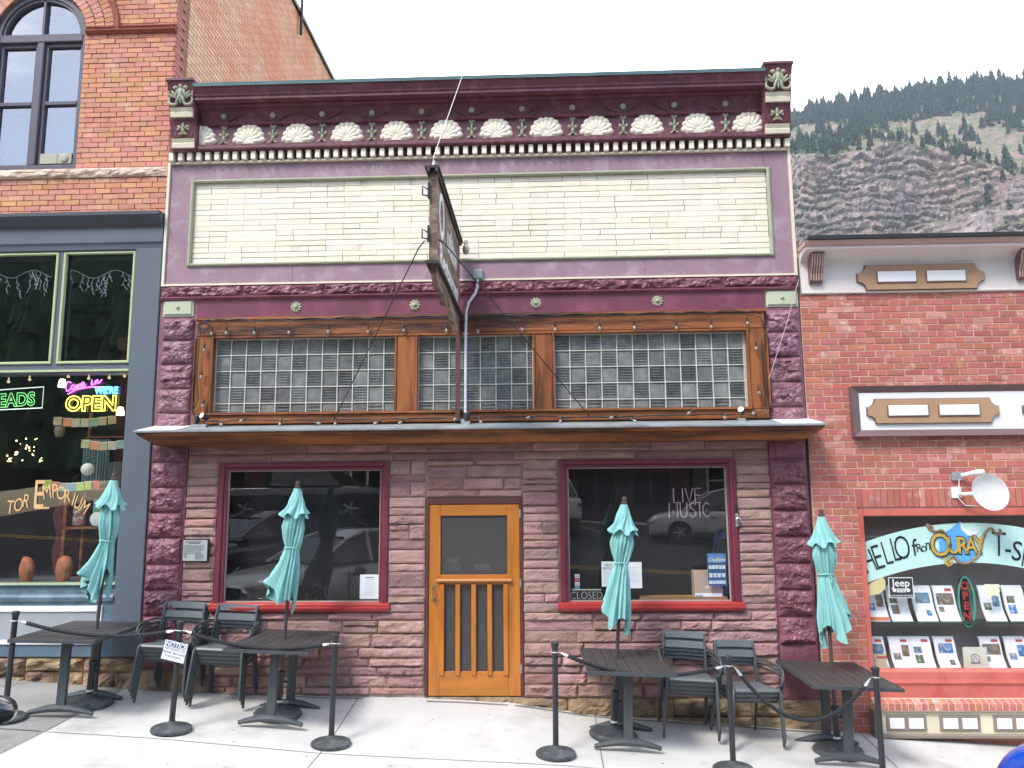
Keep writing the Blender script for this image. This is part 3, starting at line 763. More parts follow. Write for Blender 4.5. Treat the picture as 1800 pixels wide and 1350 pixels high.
for a in range(24):
    a0, a1 = math.pi * a / 24, math.pi * (a + 1) / 24
    for r in ((.955, .995, -.04), (.995, 1.025, -.055)):
        q = [(ax + math.cos(a0) * r[0], az + math.sin(a0) * r[0]), (ax + math.cos(a0) * r[1], az + math.sin(a0) * r[1]), (ax + math.cos(a1) * r[1], az + math.sin(a1) * r[1]), (ax + math.cos(a1) * r[0], az + math.sin(a1) * r[0])]
        mb.prism(q, r[2], 0)
for a, b_ in ((-9, ax - ar - .01), (ax + ar + .02, XE)):
    mb.profx([(-.03, 7.84), (-.06, 7.87), (-.06, 7.885), (-.03, 7.9), (-.045, 7.925), (-.045, 7.94), (0, 7.945), (0, 7.84)], a, b_)
mb.build('string_course', M('red_brown_moulding', (.27, .07, .04), .8, .2, 12, .5), L)
mb = MB()
for a, b_, c, d in ((-9, ax - ar, 6.0, 11.4), (ax + ar, XE - .004, 6.0, 11.4), (ax - ar, ax + ar, az + ar, 11.4), (-9, XE - .004, 5.4, 5.98)): mb.box(a, b_, 0, .3, c, d)
n = 16
for k in range(n):
    a0, a1 = math.pi * k / n, math.pi * (k + 1) / n
    p, q = (ax + ar * math.cos(a0), az + ar * math.sin(a0)), (ax + ar * math.cos(a1), az + ar * math.sin(a1))
    mb.prism([p, (p[0], az + ar), (q[0], az + ar), q], 0, .3)
mb.build('mortar_bed', m_omort, L)
# receding party wall, buff brick
m_side = bpy.data.materials.new('buff_brick'); m_side.use_nodes = True
n_, l_ = m_side.node_tree.nodes, m_side.node_tree.links; b_ = n_['Principled BSDF']; b_.inputs['Roughness'].default_value = .9
t_ = n_.new('ShaderNodeTexCoord'); sp = n_.new('ShaderNodeSeparateXYZ'); cb_ = n_.new('ShaderNodeCombineXYZ')
l_.new(t_.outputs['Object'], sp.inputs[0]); l_.new(sp.outputs[1], cb_.inputs[0]); l_.new(sp.outputs[2], cb_.inputs[1])
br = n_.new('ShaderNodeTexBrick'); br.inputs['Scale'].default_value = 1; br.inputs['Brick Width'].default_value = .22; br.inputs['Row Height'].default_value = .0645
br.inputs['Mortar Size'].default_value = .007; br.inputs['Color1'].default_value = (.54, .29, .19, 1); br.inputs['Color2'].default_value = (.62, .41, .28, 1); br.inputs['Mortar'].default_value = (.2, .11, .07, 1)
br.inputs['Bias'].default_value = -.1; br.inputs['Mortar Smooth'].default_value = .2
l_.new(cb_.outputs[0], br.inputs['Vector'])
nn = n_.new('ShaderNodeTexNoise'); nn.inputs['Scale'].default_value = 1.1; nn.inputs['Detail'].default_value = 8; l_.new(t_.outputs['Object'], nn.inputs['Vector'])
mi = n_.new('ShaderNodeMixRGB'); mi.blend_type = 'MULTIPLY'; mi.inputs[0].default_value = .9
ra = n_.new('ShaderNodeValToRGB'); ra.color_ramp.elements[0].position = .35; ra.color_ramp.elements[0].color = (1.05, .72, .6, 1); ra.color_ramp.elements[1].position = .62; ra.color_ramp.elements[1].color = (1.1, 1.1, 1.1, 1)
l_.new(nn.outputs['Fac'], ra.inputs[0]); l_.new(br.outputs['Color'], mi.inputs[1]); l_.new(ra.outputs[0], mi.inputs[2]); l_.new(mi.outputs[0], b_.inputs['Base Color'])
bp = n_.new('ShaderNodeBump'); bp.inputs['Strength'].default_value = .8; bp.inputs['Distance'].default_value = .01; bp.invert = True
l_.new(br.outputs['Fac'], bp.inputs['Height']); l_.new(bp.outputs[0], b_.inputs['Normal'])
mb = MB(); mb.box(-9, XE, .305, 26, 5.4, 11.12); mb.box(-9, XE, 2.1, 26, -.5, 5.4); mb.box(XE - .05, XE, .305, 2.1, .2, 5.4); mb.build('side_wall', m_side, L)
mb = MB()
rr = 6.1
while rr < 11.4:                                  # front bricks return round the corner
    w = .2 if int((rr - 6.1) / .0645 + .5) % 2 else .1
    mb.box(XE - .02, XE + .012, -.012, w, rr + .004, rr + .0605, obt()); rr += .0645
mb.build('corner_return', M('plum_brick', (.36, .13, .1), .85, .15, 6, .5, tint=True), L)
mb = MB(); mb.box(-9, XE + .05, .3, 26.1, 11.12, 11.2); mb.build('coping', m_black, L)
mb = MB(); mb.tube([(XE + .06, 4.6, 10.7), (XE + .06, 4.6, 11.9)], .03); mb.build('vent_pipe', m_black, L)
# stone course
mb = MB(); x = -9.
while x < XE:
    w = random.uniform(.7, 1.3); w = XE - x if XE - x - w < .5 else w
    rock(mb, x + .003, x + w - .003, 5.975, 6.09, -.02, .04, 26, 7, vt(.1), 12, .7); x += w
mb.build('stone_course', M('pale_sandstone', (.6, .46, .36), .85, .18, 5, .5, tint=True, col2=(.45, .2, .13), c2scale=2.4, c2lo=.58, c2hi=.72), L)
# arched window
ux0, ux1 = ax - ar, ax + ar
mb = MB(); mb.bevbox(ux0, ux1, .02, .2, 6.1, 6.17, .01)
for a, b_, c, d in ((ux0, ux0 + .055, 6.17, az), (ux1 - .055, ux1, 6.17, az), (ax - .045, ax + .045, 6.17, 7.79), (ux0 + .055, ux1 - .055, 7.79, 7.9), ):
    mb.bevbox(a, b_, .03, .2, c, d, .01)
for k in range(20):
    a0, a1 = math.pi * k / 20, math.pi * (k + 1) / 20
    for r0, r1, y in ((.52, .585, .03), (.485, .521, .05)):
        mb.prism([(ax + math.cos(a0) * r0, az + math.sin(a0) * r0), (ax + math.cos(a0) * r1, az + math.sin(a0) * r1), (ax + math.cos(a1) * r1, az + math.sin(a1) * r1), (ax + math.cos(a1) * r0, az + math.sin(a1) * r0)], y, .2)
mb.box(ax - .014, ax + .014, .05, .12, 7.9, 8.395)
aw = mb.build('arched_window', m_plum, L)
for s0, s1 in ((ux0 + .055, ax - .045), (ax + .045, ux1 - .055)):
    mb = MB()
    for a, b_, c, d in ((s0, s0 + .04, 6.17, 7.79), (s1 - .04, s1, 6.17, 7.79), (s0 + .04, s1 - .04, 6.97, 7.02), (s0 + .04, s1 - .04, 7.74, 7.79), (s0 + .04, s1 - .04, 6.17, 6.2)):
        mb.bevbox(a, b_, .07, .16, c, d, .006)
    mb.build('sash', m_plum, aw)
mb = MB()
mb.add([(ux0, .11, 6.1), (ux1, .11, 6.1), (ux1, .11, az), (ux0, .11, az)], [(0, 1, 2, 3)])
mb.add([(ax + .525 * math.cos(math.pi * k / 16), .1, az + .525 * math.sin(math.pi * k / 16)) for k in range(17)], [tuple(range(17))])
mb.build('pane', glass_mat('upstairs_glass', (.5, .6, .75), 3, .22), aw)
mb = MB(); z = 6.2
while z < 8.35: mb.box(ux0, ux1, .19, .2, z, z + .04); z += .046
mb.build('blinds', M('pale_blind', (.13, .16, .2), .8), aw)
mb = MB(); mb.box(ax + .09, ux1 - .1, .06, .12, 6.2, 6.33); mb.box(ax + .3, ax + .307, .055, .061, 6.2, 6.33)
mb.lathe([(.05, 0), (.05, .012), (.03, .02)], (ux1 - .19, .06, 6.265), 14, 'Y')
mb.build('vent_panel', M('beige_panel', (.42, .4, .32), .6), aw)
# shopfront
mb = MB()
mb.profx([(-.03, 5.13), (-.05, 5.15), (-.05, 5.3), (-.02, 5.3), (.3, 5.3), (.3, 5.07), (-.02, 5.07)], -9, XE - .003)
mb.bevbox(-4.775, XE - .003, -.04, .3, .42, 5.07, .008)
mb.box(-9, -4.775, .0, .3, 5.04, 5.07); mb.box(-9, -4.775, -.01, .2, 3.59, 3.7)
mb.box(-5.71, -5.65, -.01, .2, 3.7, 5.04); mb.box(-8.2, -6.95, -.01, .3, .42, 5.04); mb.box(-9, -8.2, -.01, .3, .42, 5.04)
sf = mb.build('shopfront', m_slate, L)
mb = MB(); mb.profx([(-.05, 5.3), (-.05, 5.33), (-.08, 5.35), (-.16, 5.45), (-.16, 5.49), (.0, 5.5), (.0, 5.3)], -9, XE - .005); mb.build('shopfront_cornice', m_slated, sf)
for a, b_ in ((-6.94, -5.71), (-5.65, -4.78)):
    mb = MB()
    for p, q, c, d in ((a, a + .03, 3.73, 5.02), (b_ - .03, b_, 3.73, 5.02), (a, b_, 3.7, 3.73), (a, b_, 5.02, 5.04)): mb.bevbox(p, q, -.03, .02, c, d, .006)
    mb.build('lime_beading', m_lime, sf)
for c, d in ((3.605, 3.63), (1.195, 1.215)): mb = MB(); mb.box(-6.95, -4.776, -.035, .01, c, d); mb.build('lime_beading', m_lime, sf)
mb = MB()
for a, b_ in ((-6.94, -5.71), (-5.65, -4.78)): mb.add([(a, .05, 3.7), (b_, .05, 3.7), (b_, .05, 5.04), (a, .05, 5.04)], [(0, 1, 2, 3)])
mb.build('transom_glass', glass_mat('transom_glass', (.5, .55, .6), 1.6, .05), sf)
mb = MB(); mb.add([(-6.95, .06, 1.2), (-4.776, .06, 1.2), (-4.776, .06, 3.6), (-6.95, .06, 3.6)], [(0, 1, 2, 3)])
mb.build('display_glass', glass_mat('display_glass', (.88, .9, .9), 1.5, .03), sf)
mb = MB()
mb.profx([(-.02, .42), (-.02, 1.0), (-.05, 1.02), (-.06, 1.06), (-.03, 1.09), (-.03, 1.17), (-.06, 1.19), (-.06, 1.195), (.25, 1.195), (.25, .42)], -8.2, -4.776)
bk = mb.build('stall_riser', M('blue_grey_paint', (.1, .15, .19), .5, .2, 2, .1, col2=(.16, .23, .28), c2scale=3), L)
mb = MB()
for a, b_, c, d in ((-7.9, -4.9, .9, .965), (-7.9, -4.9, .55, .6), (-7.9, -7.84, .6, .9), (-4.96, -4.9, .6, .9)): mb.bevbox(a, b_, -.04, -.02, c, d, .006)
mb.build('white_beading', m_white, bk)
mb = MB(); mb.box(-7.84, -4.96, -.025, -.02, .6, .9); mb.build('grey_panel', M('light_grey_paint', (.33, .35, .36), .5, .08), bk)
mb = MB(); x = -9.
while x < XE - .05:
    w = random.uniform(.3, .7); w = XE - x if XE - x - w < .25 else w
    a, b_ = ip(B0, x) - .1, .41
    h = random.uniform(.14, .2)
    rock(mb, x, x + w - .008, b_ - h, b_, .02, .08, 12, 8, vt(.2), 6, .6); rock(mb, x, x + w * .55, a, b_ - h - .01, .02, .08, 9, 7, vt(.2), 6, .6); rock(mb, x + w * .56, x + w - .01, a, b_ - h - .012, .02, .06, 9, 7, vt(.25), 6, .6)
    x += w
mb.box(-9, XE, .03, .3, 0, .42); mb.build('foundation', m_tan, L)
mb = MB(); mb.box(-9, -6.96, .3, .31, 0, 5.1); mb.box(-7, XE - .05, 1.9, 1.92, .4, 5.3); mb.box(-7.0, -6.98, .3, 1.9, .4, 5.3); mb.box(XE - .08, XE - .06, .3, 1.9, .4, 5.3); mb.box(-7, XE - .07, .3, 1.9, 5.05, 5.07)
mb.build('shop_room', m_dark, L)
mb = MB(); mb.box(-6.95, XE - .3, .25, 1.85, 1.17, 1.2); mb.build('display_shelf', M('shelf_paint', (.12, .13, .14), .6), L)
# lettering painted on the display glass: E M P O R I U M in gold on an arc
m_gold = M('gold_leaf', (.72, .45, .2), .4, .1, 8, .0)
mb = MB()
def fd(px, py): q = P(px, py, .05); return q
for ch, px, py, sz_, ro in (('T', 17, 893, .19, -4), ('O', 31, 889, .19, -6), ('R', 44, 882, .19, -8), ('E', 68, 872, .40, 0), ('M', 84, 866, .2, 10), ('P', 97, 864, .2, 6), ('O', 108, 868, .19, 4), ('R', 118, 873, .19, 0), ('I', 127, 879, .19, -12), ('U', 134, 884, .18, -18), ('M', 143, 892, .18, -30)):
    q = fd(px, py); v, f = glyph(ch, sz_, .001, .0); T_ = FR(q.x, .052, q.z - sz_ * .33, R(ro)) @ Matrix.Diagonal((.72, 1.15, 1, 1))
    mb.add([T_ @ p for p in v], f)
q = fd(68, 893); mb.box(q.x - .05, q.x + .12, .0505, .0535, q.z - .01, q.z + .012)
mb.build('gold_lettering', m_gold, sf)

# ---- things in the left shop window
def neon(name, label, strokes, grp=None):
    o = thing(name, label, 'neon sign', (strokes[0][3].x, .16, strokes[0][3].z), world=True)
    return o
def em(name, c, e): return M(name, c, .4, .0, 1, 0, emit=c, es=e)
t = thing('open_sign', 'lit neon window sign reading Come in we\'re OPEN in purple, blue and yellow', 'neon sign', tuple(P(158, 690, .14)), world=True)
y = .14
def neon_txt(name, s, px, py, size, mat, parent, rot=0, sx=1, out=.0055, bold=0, sh=0, y=.14, sp=1):
    q = P(px, py, y); mb = MB(); T_ = FR(q.x, y, q.z - size * .34, R(rot)) @ Matrix.Diagonal((sx, 1, 1, 1))
    v, f = glyph(s, size, outline=out, bold=bold, shear=sh, space=sp); mb.add([T_ @ p for p in v], f); return mb.build(name, mat, parent)
e_p, e_b, e_y, e_g = em('purple_neon', (.85, .12, .95), 2.2), em('blue_neon', (.1, .55, 1.), 2.2), em('yellow_neon', (1., .85, .1), 1.7), em('green_neon', (.15, .5, .16), .9)
neon_txt('yellow_tube', 'OPEN', 160, 709, .235, e_y, t, 0, .98, .006, .008, sp=1.02)
neon_txt('blue_tube', "WE'RE", 187, 686, .115, e_b, t, 0, .85, .0055)
def cur(pts, n=6):
    o = []
    for i in range(len(pts) - 1):
        p0, p1, p2, p3 = pts[max(i - 1, 0)], pts[i], pts[i + 1], pts[min(i + 2, len(pts) - 1)]
        for k in range(n):
            u = k / n
            o.append(tuple(.5 * ((2 * p1[j]) + (-p0[j] + p2[j]) * u + (2 * p0[j] - 5 * p1[j] + 4 * p2[j] - p3[j]) * u * u + (-p0[j] + 3 * p1[j] - 3 * p2[j] + p3[j]) * u ** 3) for j in range(2)))
    o.append(tuple(pts[-1])); return o
# handwriting strokes (zoomed crop units /2.933 -> photo pixels)
mb = MB()
for stp in ([(366, 155), (352, 150), (340, 172), (346, 198), (366, 186)], [(380, 166), (368, 174), (374, 190), (386, 178), (380, 166)], [(394, 166), (393, 186), (401, 164), (404, 182), (412, 160), (417, 180)],
            [(422, 170), (434, 160), (426, 152), (420, 166), (428, 178), (442, 166)], [(474, 140), (472, 168), (482, 160)], [(492, 142), (490, 162), (503, 138), (506, 158), (526, 138)], [(350, 214), (395, 190), (460, 178), (526, 176)]):
    pp = [P(a / 2.933, 620 + b_ / 2.933, .14) for a, b_ in cur(stp)]; mb.tube(pp, .006, 6)
mb.build('purple_tube', e_p, t)
mb = MB()
mb.box(*(lambda a, b_: (a.x, b_.x, .165, .17, b_.z, a.z))(P(108, 672, .165), P(210, 726, .165))); mb.build('clear_backing', glass_mat('acrylic', (.95, .95, .95), 1, .01), t)
t = thing('beads_sign', 'green outlined neon sign reading BEADS in a white rectangle', 'neon sign', tuple(P(30, 700, .14)), world=True)
neon_txt('green_tube', 'BEADS', 22, 703, .215, e_g, t, 3, .86, .005, .006)
a, b_ = P(-50, 690, .14), P(74, 717, .14); mb = MB(); zt_, zb_ = P(74, 680, .14).z, P(74, 717, .14).z
mb.tube([(a.x, .14, zt_ - .05), (b_.x, .14, zt_), (b_.x, .14, zb_), (a.x, .14, zb_ - .03), (a.x, .14, zt_ - .05)], .006, 6); mb.build('border_tube', em('white_neon', (.75, .9, .8), .5), t)
# bunting squares
pal = {'tan': (.45, .38, .22), 'orange': (.62, .26, .1), 'green': (.22, .35, .28), 'cream': (.5, .46, .32)}
def bunting(label, pxs, seq):
    t = thing('paper_bunting', label, 'bunting', tuple(P(*pxs[0], .3)), world=True, group='paper bunting in the left shop window')
    mb = MB(); mb.tube([P(p[0], p[1] - 6, .3) for p in pxs], .004, 5); mb.build('string', m_cream, t)
    for (px, py), c in zip(pxs, seq):
        q = P(px, py, .3); mb = MB(); w = .05; rz = random.uniform(-.08, .08)
        mb.box(-w, w, 0, .004, -w, w, mtx=Matrix.Translation(q) @ Matrix.Rotation(rz, 4, 'Y')); mb.build('paper_square', M('paper_' + c, pal[c], .8, .15, 12, 0), t)
bunting('upper string of tan, orange and green paper squares under the OPEN sign', [(101, 740), (118, 742), (133, 743), (149, 743), (165, 742), (180, 740), (197, 738)], ['tan', 'orange', 'cream', 'cream', 'green', 'tan', 'tan'])
bunting('lower string of paper squares hanging above the white paper lantern', [(150, 780), (166, 783), (181, 784), (197, 783), (212, 781)], ['tan', 'orange', 'tan', 'cream', 'green'])
pal.update({'lime': (.35, .5, .08), 'red': (.5, .08, .05), 'blue': (.1, .3, .45)})
bunting('short string of lime, red and blue flags behind the gold lettering', [(83, 851), (97, 854), (112, 856), (126, 856), (140, 855), (156, 853), (168, 852)], ['lime', 'red', 'green', 'blue', 'lime', 'lime', 'red'])
mb = MB(); q = P(154, 825, .5); mb.blob(q, .075, 16, 12); t = mb.build('paper_lantern', M('white_paper', (.62, .62, .5), .7, .04, 3, 0, emit=(.6, .6, .5), es=.12), None, True); tag(t, 'round white paper lantern hanging in the left shop window', 'lantern')
for i, (px, py, s_, lab) in enumerate(((47, 1003, .15, 'left one of two rough orange salt lamps on the shop window shelf'), (112, 1005, .16, 'right one of two rough orange salt lamps on the shop window shelf'))):
    q = P(px, py, .32); mb = MB(); mb.blob((q.x, q.y, 1.2 + s_ * .9), (s_ * .6, s_ * .45, s_), 12, 9)
    mb.v = [(a + .02 * noise.noise(Vector((a * 14, b_ * 14, c * 14))), b_, c + .02 * noise.noise(Vector((c * 11, a * 9, i)))) for a, b_, c in mb.v]
    mb.build('stone', M('salt_rock', (.5, .16, .06), .6, .3, 14, .6, 40), tag(thing('salt_lamp', lab, 'lamp', (q.x, q.y, 1.2), world=True, group='salt lamps on the window shelf'), None))
    mb = MB(); mb.lathe([(.07, 0), (.07, .02)], (q.x, q.y, 1.2), 14); mb.build('base', m_wood, bpy.data.objects['salt_lamp' + ('' if i == 0 else '.001')])
t = thing('display_stand', 'wooden stand hung with pale striped scarves behind the shop glass', 'display stand', (-5.55, .9, 1.2), world=True)
mb = MB()
for x in (-5.72, -5.02): mb.box(x, x + .03, .85, .88, 1.2, 3.3)
mb.box(-5.72, -5.0, .8, .95, 2.25, 2.28); mb.box(-5.72, -5.0, .8, .95, 2.9, 2.92); mb.build('frame', m_wood, t)
m_scarf = M('striped_scarf', (.2, .28, .27), .9, .35, 30, .1, st=(2, 1, .03), col2=(.4, .42, .36), c2scale=20)
for a, b_, c, d in ((-5.72, -5.4, 2.32, 2.88), (-5.38, -5.2, 2.3, 2.6)):
    mb = MB(); n = 18
    for k in range(n): mb.box(a + (b_ - a) * k / n, a + (b_ - a) * (k + 1) / n, .78 + .02 * (k % 2), .8 + .02 * (k % 2), c + random.uniform(0, .03), d)
    mb.build('scarf', m_scarf, t)
def pot(label, px, py, yy, prof, mat):
    q = P(px, py, yy); mb = MB(); mb.lathe(prof, tuple(q), 16); tag(mb.build('jar', mat, None, True), label, 'jar')
pot('small tan pottery jar on the upper rail of the scarf stand', 104, 768, .85, [(.04, 0), (.06, .05), (.065, .1), (.05, .13), (.06, .14)], M('pottery', (.35, .3, .18), .6))
# oddments on a lower shelf
t = thing('souvenir_shelf', 'dark shelf of small framed pictures and plates behind the gold lettering', 'shelf', (-5.4, .8, 1.5), world=True)
mb = MB(); mb.box(-5.9, -4.85, .75, 1.05, 1.78, 1.81); mb.box(-5.9, -5.86, .75, 1.05, 1.2, 2.25); mb.build('board', m_wood, t)
for (a, b_, c, d, col) in ((-5.55, -5.36, 1.82, 2.14, (.08, .3, .18)), (-5.3, -5.12, 1.82, 2.1, (.35, .3, .18)), (-5.08, -4.9, 1.82, 2.2, (.4, .42, .4)), (-5.8, -5.65, 1.82, 2.05, (.2, .08, .06))):
    mb = MB(); mb.bevbox(a, b_, .78, .8, c, d, .01); f = mb.build('picture', M('pic%d' % int(a * -100), col, .6, .6, 20, 0, col2=(.5, .48, .4), c2scale=18), t)
mb = MB(); mb.lathe([(.0, 0), (.06, .0), (.085, .02), (.08, .022)], (-5.46, .74, 1.9), 18, 'Y'); mb.build('plate', m_white, t, True)
t = thing('shop_mannequin', 'dark red draped garment on a bust deep in the left shop window', 'mannequin', (-5.95, 1.1, 1.2), world=True)
mb = MB(); mb.lathe([(.2, .0), (.24, .3), (.2, .5), (.26, .75), (.2, .95), (.06, 1.02), (.05, 1.1)], (-5.95, 1.1, 1.2), 18); mb.build('garment', M('maroon_cloth', (.1, .02, .025), .9, .4, 9, .2), t, True)
mb = MB(); mb.blob((-5.95, 1.1, 2.36), (.07, .09, .1)); mb.build('head', m_dark, t, True)
mb = MB(); pts = [(-4.9 + .02 * math.sin(k), .35, 1.2 + k * .13) for k in range(9)]; mb.tube(pts, .05, 10, rs=[.07, .06, .055, .06, .05, .05, .045, .05, .03])
tag(mb.build('driftwood_post', M('pale_driftwood', (.55, .48, .3), .8, .3, 9, .6, 30, st=(1, 1, .2)), None, True), 'tall pale driftwood post at the right edge of the left shop window', 'driftwood')
t = thing('fairy_lights', 'swags of tiny warm bulbs glowing deep inside the left shop', 'string lights', (-6, .8, 2.3), world=True)
mb, mc_ = MB(), MB(); m_bulb = em('warm_bulb', (1., .72, .35), 4.)
for k in range(34):
    px = random.uniform(0, 75); py = 795 + 12 * math.sin(px * .11) + random.uniform(-7, 7) if k % 3 else random.uniform(760, 812)
    q = P(px, py, 1.2); mb.blob(q, random.uniform(.005, .011), 6, 4)
mb.build('bulbs', m_bulb, t)
for k in range(3): mc_.tube([P(px, 796 + 12 * math.sin(px * .11) + k * 4 - 4, 1.21) for px in range(-5, 90, 8)], .002, 4)
mc_.build('wire', m_black, t)
t = thing('globe_lights', 'row of clear globe bulbs strung along the top of the left display glass', 'string lights', (-5.6, .15, 3.5), world=True)
mb = MB(); mb.tube([P(px, 652 + 6 * math.sin(px * .09), .12) for px in range(-10, 226, 9)], .004, 5); mb.build('cable', m_black, t)
for px, py in ((15, 671), (52, 667), (120, 662), (156, 665), (192, 664), (219, 661)):
    q = P(px, py, .12); mb = MB(); mb.blob(q, .018, 10, 7); mb.tube([q + Vector((0, 0, .015)), q + Vector((0, 0, .05))], .008, 6); mb.build('globe_bulb', M('globe_glass', (.5, .42, .28), .15, 0, 1, 0, emit=(.9, .7, .4), es=.35), t, True)
for px, py in ((110, 667), (212, 716)):
    q = P(px, py, .9); mb = MB(); mb.lathe([(.03, 0), (.045, -.06), (.045, -.1)], q, 12); o = mb.build('spot', em('warm_lamp', (1, .8, .5), 6.), thing('ceiling_spot', 'glowing warm spotlight inside left shop ' + ('left of the purple neon writing' if px < 200 else 'by the right end of the yellow OPEN'), 'spotlight', tuple(q), world=True))
# icicle light strings behind the transoms
m_ice = em('icicle_wire', (.75, .78, .8), .12)
for k, (a, b_, lab) in enumerate(((0, 92, 'icicle light string hanging inside the left transom pane'), (120, 236, 'icicle light string hanging inside the right transom pane'))):
    t = thing('icicle_lights', lab, 'string lights', tuple(P(a, 480, .12)), world=True); mb = MB(); rnd = random.Random(k + 3)
    top_ = [(px, 482 + 7 * math.sin(px * .08 + k)) for px in range(a, b_ + 1, 5)]
    mb.tube([P(px, py, .12) for px, py in top_], .003, 4)
    for px, py in top_:
        if rnd.random() < .55:
            L_ = rnd.uniform(8, 34 + 12 * (px > 215)); x, y_ = px, py
            pts = [(x, y_)]
            while y_ < py + L_: x += rnd.uniform(-4, 4); y_ += rnd.uniform(4, 8); pts.append((x, y_))
            mb.tube([P(c, d, .12) for c, d in pts], .0028, 4)
            for c, d in pts[1:]: mb.tube([P(c, d, .12), P(c + rnd.uniform(-4, 4), d + 4, .12)], .004, 4)
    mb.build('wire', m_ice, t)

# ------------------------------------------------------------------ right neighbour: red brick T-shirt shop
G = thing('brick_shop', 'low red brick shop with white cornice, sign band and salmon-framed window', 'building', (5.5, 0, -.4), world=True)
m_rbrick = M('red_brick', (.46, .14, .105), .85, .12, 6, .5, 60, tint=True, col2=(.6, .32, .25), c2scale=7, c2lo=.56, c2hi=.66, dist=.006)
m_rmort = M('sandy_mortar', (.62, .46, .34), .95, .15, 8, .4)
m_offw = M('warm_white_paint', (.76, .68, .62), .6, .06, 2.5, .06)
m_tanp = M('tan_paint', (.42, .25, .14), .55, .08, 5, .05)
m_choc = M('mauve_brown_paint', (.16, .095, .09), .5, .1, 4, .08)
m_salm = M('salmon_paint', (.58, .15, .11), .45, .1, 3, .08, col2=(.5, .1, .07), c2scale=2)
def rbt():
    k = random.uniform(.85, 1.12)
    if random.random() < .1: return (k * 1.2, k * 1.7, k * 1.8)
    return (k, k * random.uniform(.85, 1.2), k * random.uniform(.85, 1.2))
X0 = 2.945
wx0, wx1, wz0, wz1 = 3.43, 8.4, .2, 1.98
mb = MB()
bricks(mb, X0, 9.5, -1.3, 4.38, .0, .2, .073, .011, .006, holes=[(wx0, wx1, -.32, wz1), (wx0 - .02, 8.5, wz1, 2.19), (3.43, 9.6, 2.76, 3.3)], tn=rbt, jit=.002)
x = wx0 - .02
while x < 8.45: mb.bevbox(x + .004, x + .064, -.012 - random.uniform(0, .004), 0, 1.985, 2.185, .003, rbt()); x += .0685
mb.build('brick_front', m_rbrick, G)
mb = MB()
for a, b_, c, d in ((X0, wx0, -1.3, wz1), (wx1, 9.5, -1.3, wz1), (X0, 9.5, wz1, 4.4), (wx0, wx1, -1.3, -.0)): mb.box(a, b_, 0, .3, c, d)
mb.build('mortar_bed', m_rmort, G)
mb = MB(); mb.box(X0, 9.5, .305, 16, -1.3, 4.7); mb.box(X0, 9.5, .28, .32, 4.3, 4.9); mb.build('rear_body', M('body_grey', (.3, .28, .27), .9), G)
mb = MB()
cove = [(0, 4.385), (-.03, 4.385), (-.035, 4.4), (-.03, 4.41), (-.03, 4.7)] + [(-.03 - .2 * (1 - math.cos(a)), 4.7 + .13 * math.sin(a)) for a in [R(q) for q in (18, 36, 54, 72, 90)]] + [(-.25, 4.84), (-.25, 4.87), (-.0, 4.87)]
mb.profx(cove, X0 + .015, 9.5); mb.build('white_cove', m_offw, G)
mb = MB(); mb.profx([(-.25, 4.872), (-.27, 4.875), (-.3, 4.925), (0, 4.925), (0, 4.872)], X0 + .0, 9.5)
mb.build('cornice_moulding', M('peach_paint', (.55, .36, .29), .55, .08, 3, .05), G)
mb = MB(); mb.profx([(-.3, 4.927), (-.325, 4.93), (-.325, 4.972), (.1, 4.975), (.1, 4.927)], X0 + .04, 9.5); mb.build('gutter', m_black, G)
for xc in (3.115, 5.42, 7.72):
    mb = MB()
    for k in range(5):
        w = .026; a = xc - .07 + k * .0285
        pr = [(-.03, 4.5), (-.06, 4.49), (-.09, 4.52), (-.1, 4.6), (-.15, 4.68), (-.17, 4.76), (-.2, 4.80), (-.2, 4.82), (-.03, 4.82)]
        mb.profx(pr[::-1], a, a + w)
    c_ = mb.build('corbel', m_choc, G); mb = MB()
    for k in range(5):
        a = xc - .066 + k * .0285; pr = [(-.04, 4.51), (-.065, 4.498), (-.096, 4.525), (-.106, 4.6), (-.156, 4.68), (-.176, 4.76), (-.205, 4.8), (-.04, 4.81)]
        mb.profx(pr[::-1], a, a + .013)
    mb.build('peach_flute', MATS['peach_paint'], c_)
def plaque(xc, zc, w, h, y, n):
    r = h * .33; pl = []
    for cx_, cz_, s0 in ((xc - w / 2, zc - h / 2, 90), (xc + w / 2, zc - h / 2, 180), (xc + w / 2, zc + h / 2, 270), (xc - w / 2, zc + h / 2, 0)):
        pl += [(cx_ + r * math.cos(R(s0 - q)), cz_ + r * math.sin(R(s0 - q))) for q in range(0, 91, 15)]
    nn_ = len(pl); k = 1.06
    mb = MB(); mb.prism([(xc + (a - xc) * 1.012, zc + (b_ - zc) * 1.05) for a, b_ in pl], y - .02, y); o = mb.build('plaque', m_choc, G)
    mb = MB(); mb.prism(pl, y - .03, y - .019); mb.build('tan_face', m_tanp, o)
    for s_ in (-1, 1):
        x = xc + s_ * w * .195
        mb = MB(); mb.box(x - w * .158, x + w * .158, y - .04, y - .029, zc - h * .24, zc + h * .24); f = mb.build('panel_edge', m_choc, o)
        mb = MB(); mb.bevbox(x - w * .15, x + w * .152, y - .047, y - .039, zc - h * .2, zc + h * .235, .004); mb.build('white_panel', m_white, f)
for xc in (4.29, 6.6): plaque(xc, 4.552, 1.4, .28, -.03, 2)
mb = MB()
a, b_, c, d = 3.415, 9.45, 2.755, 3.31
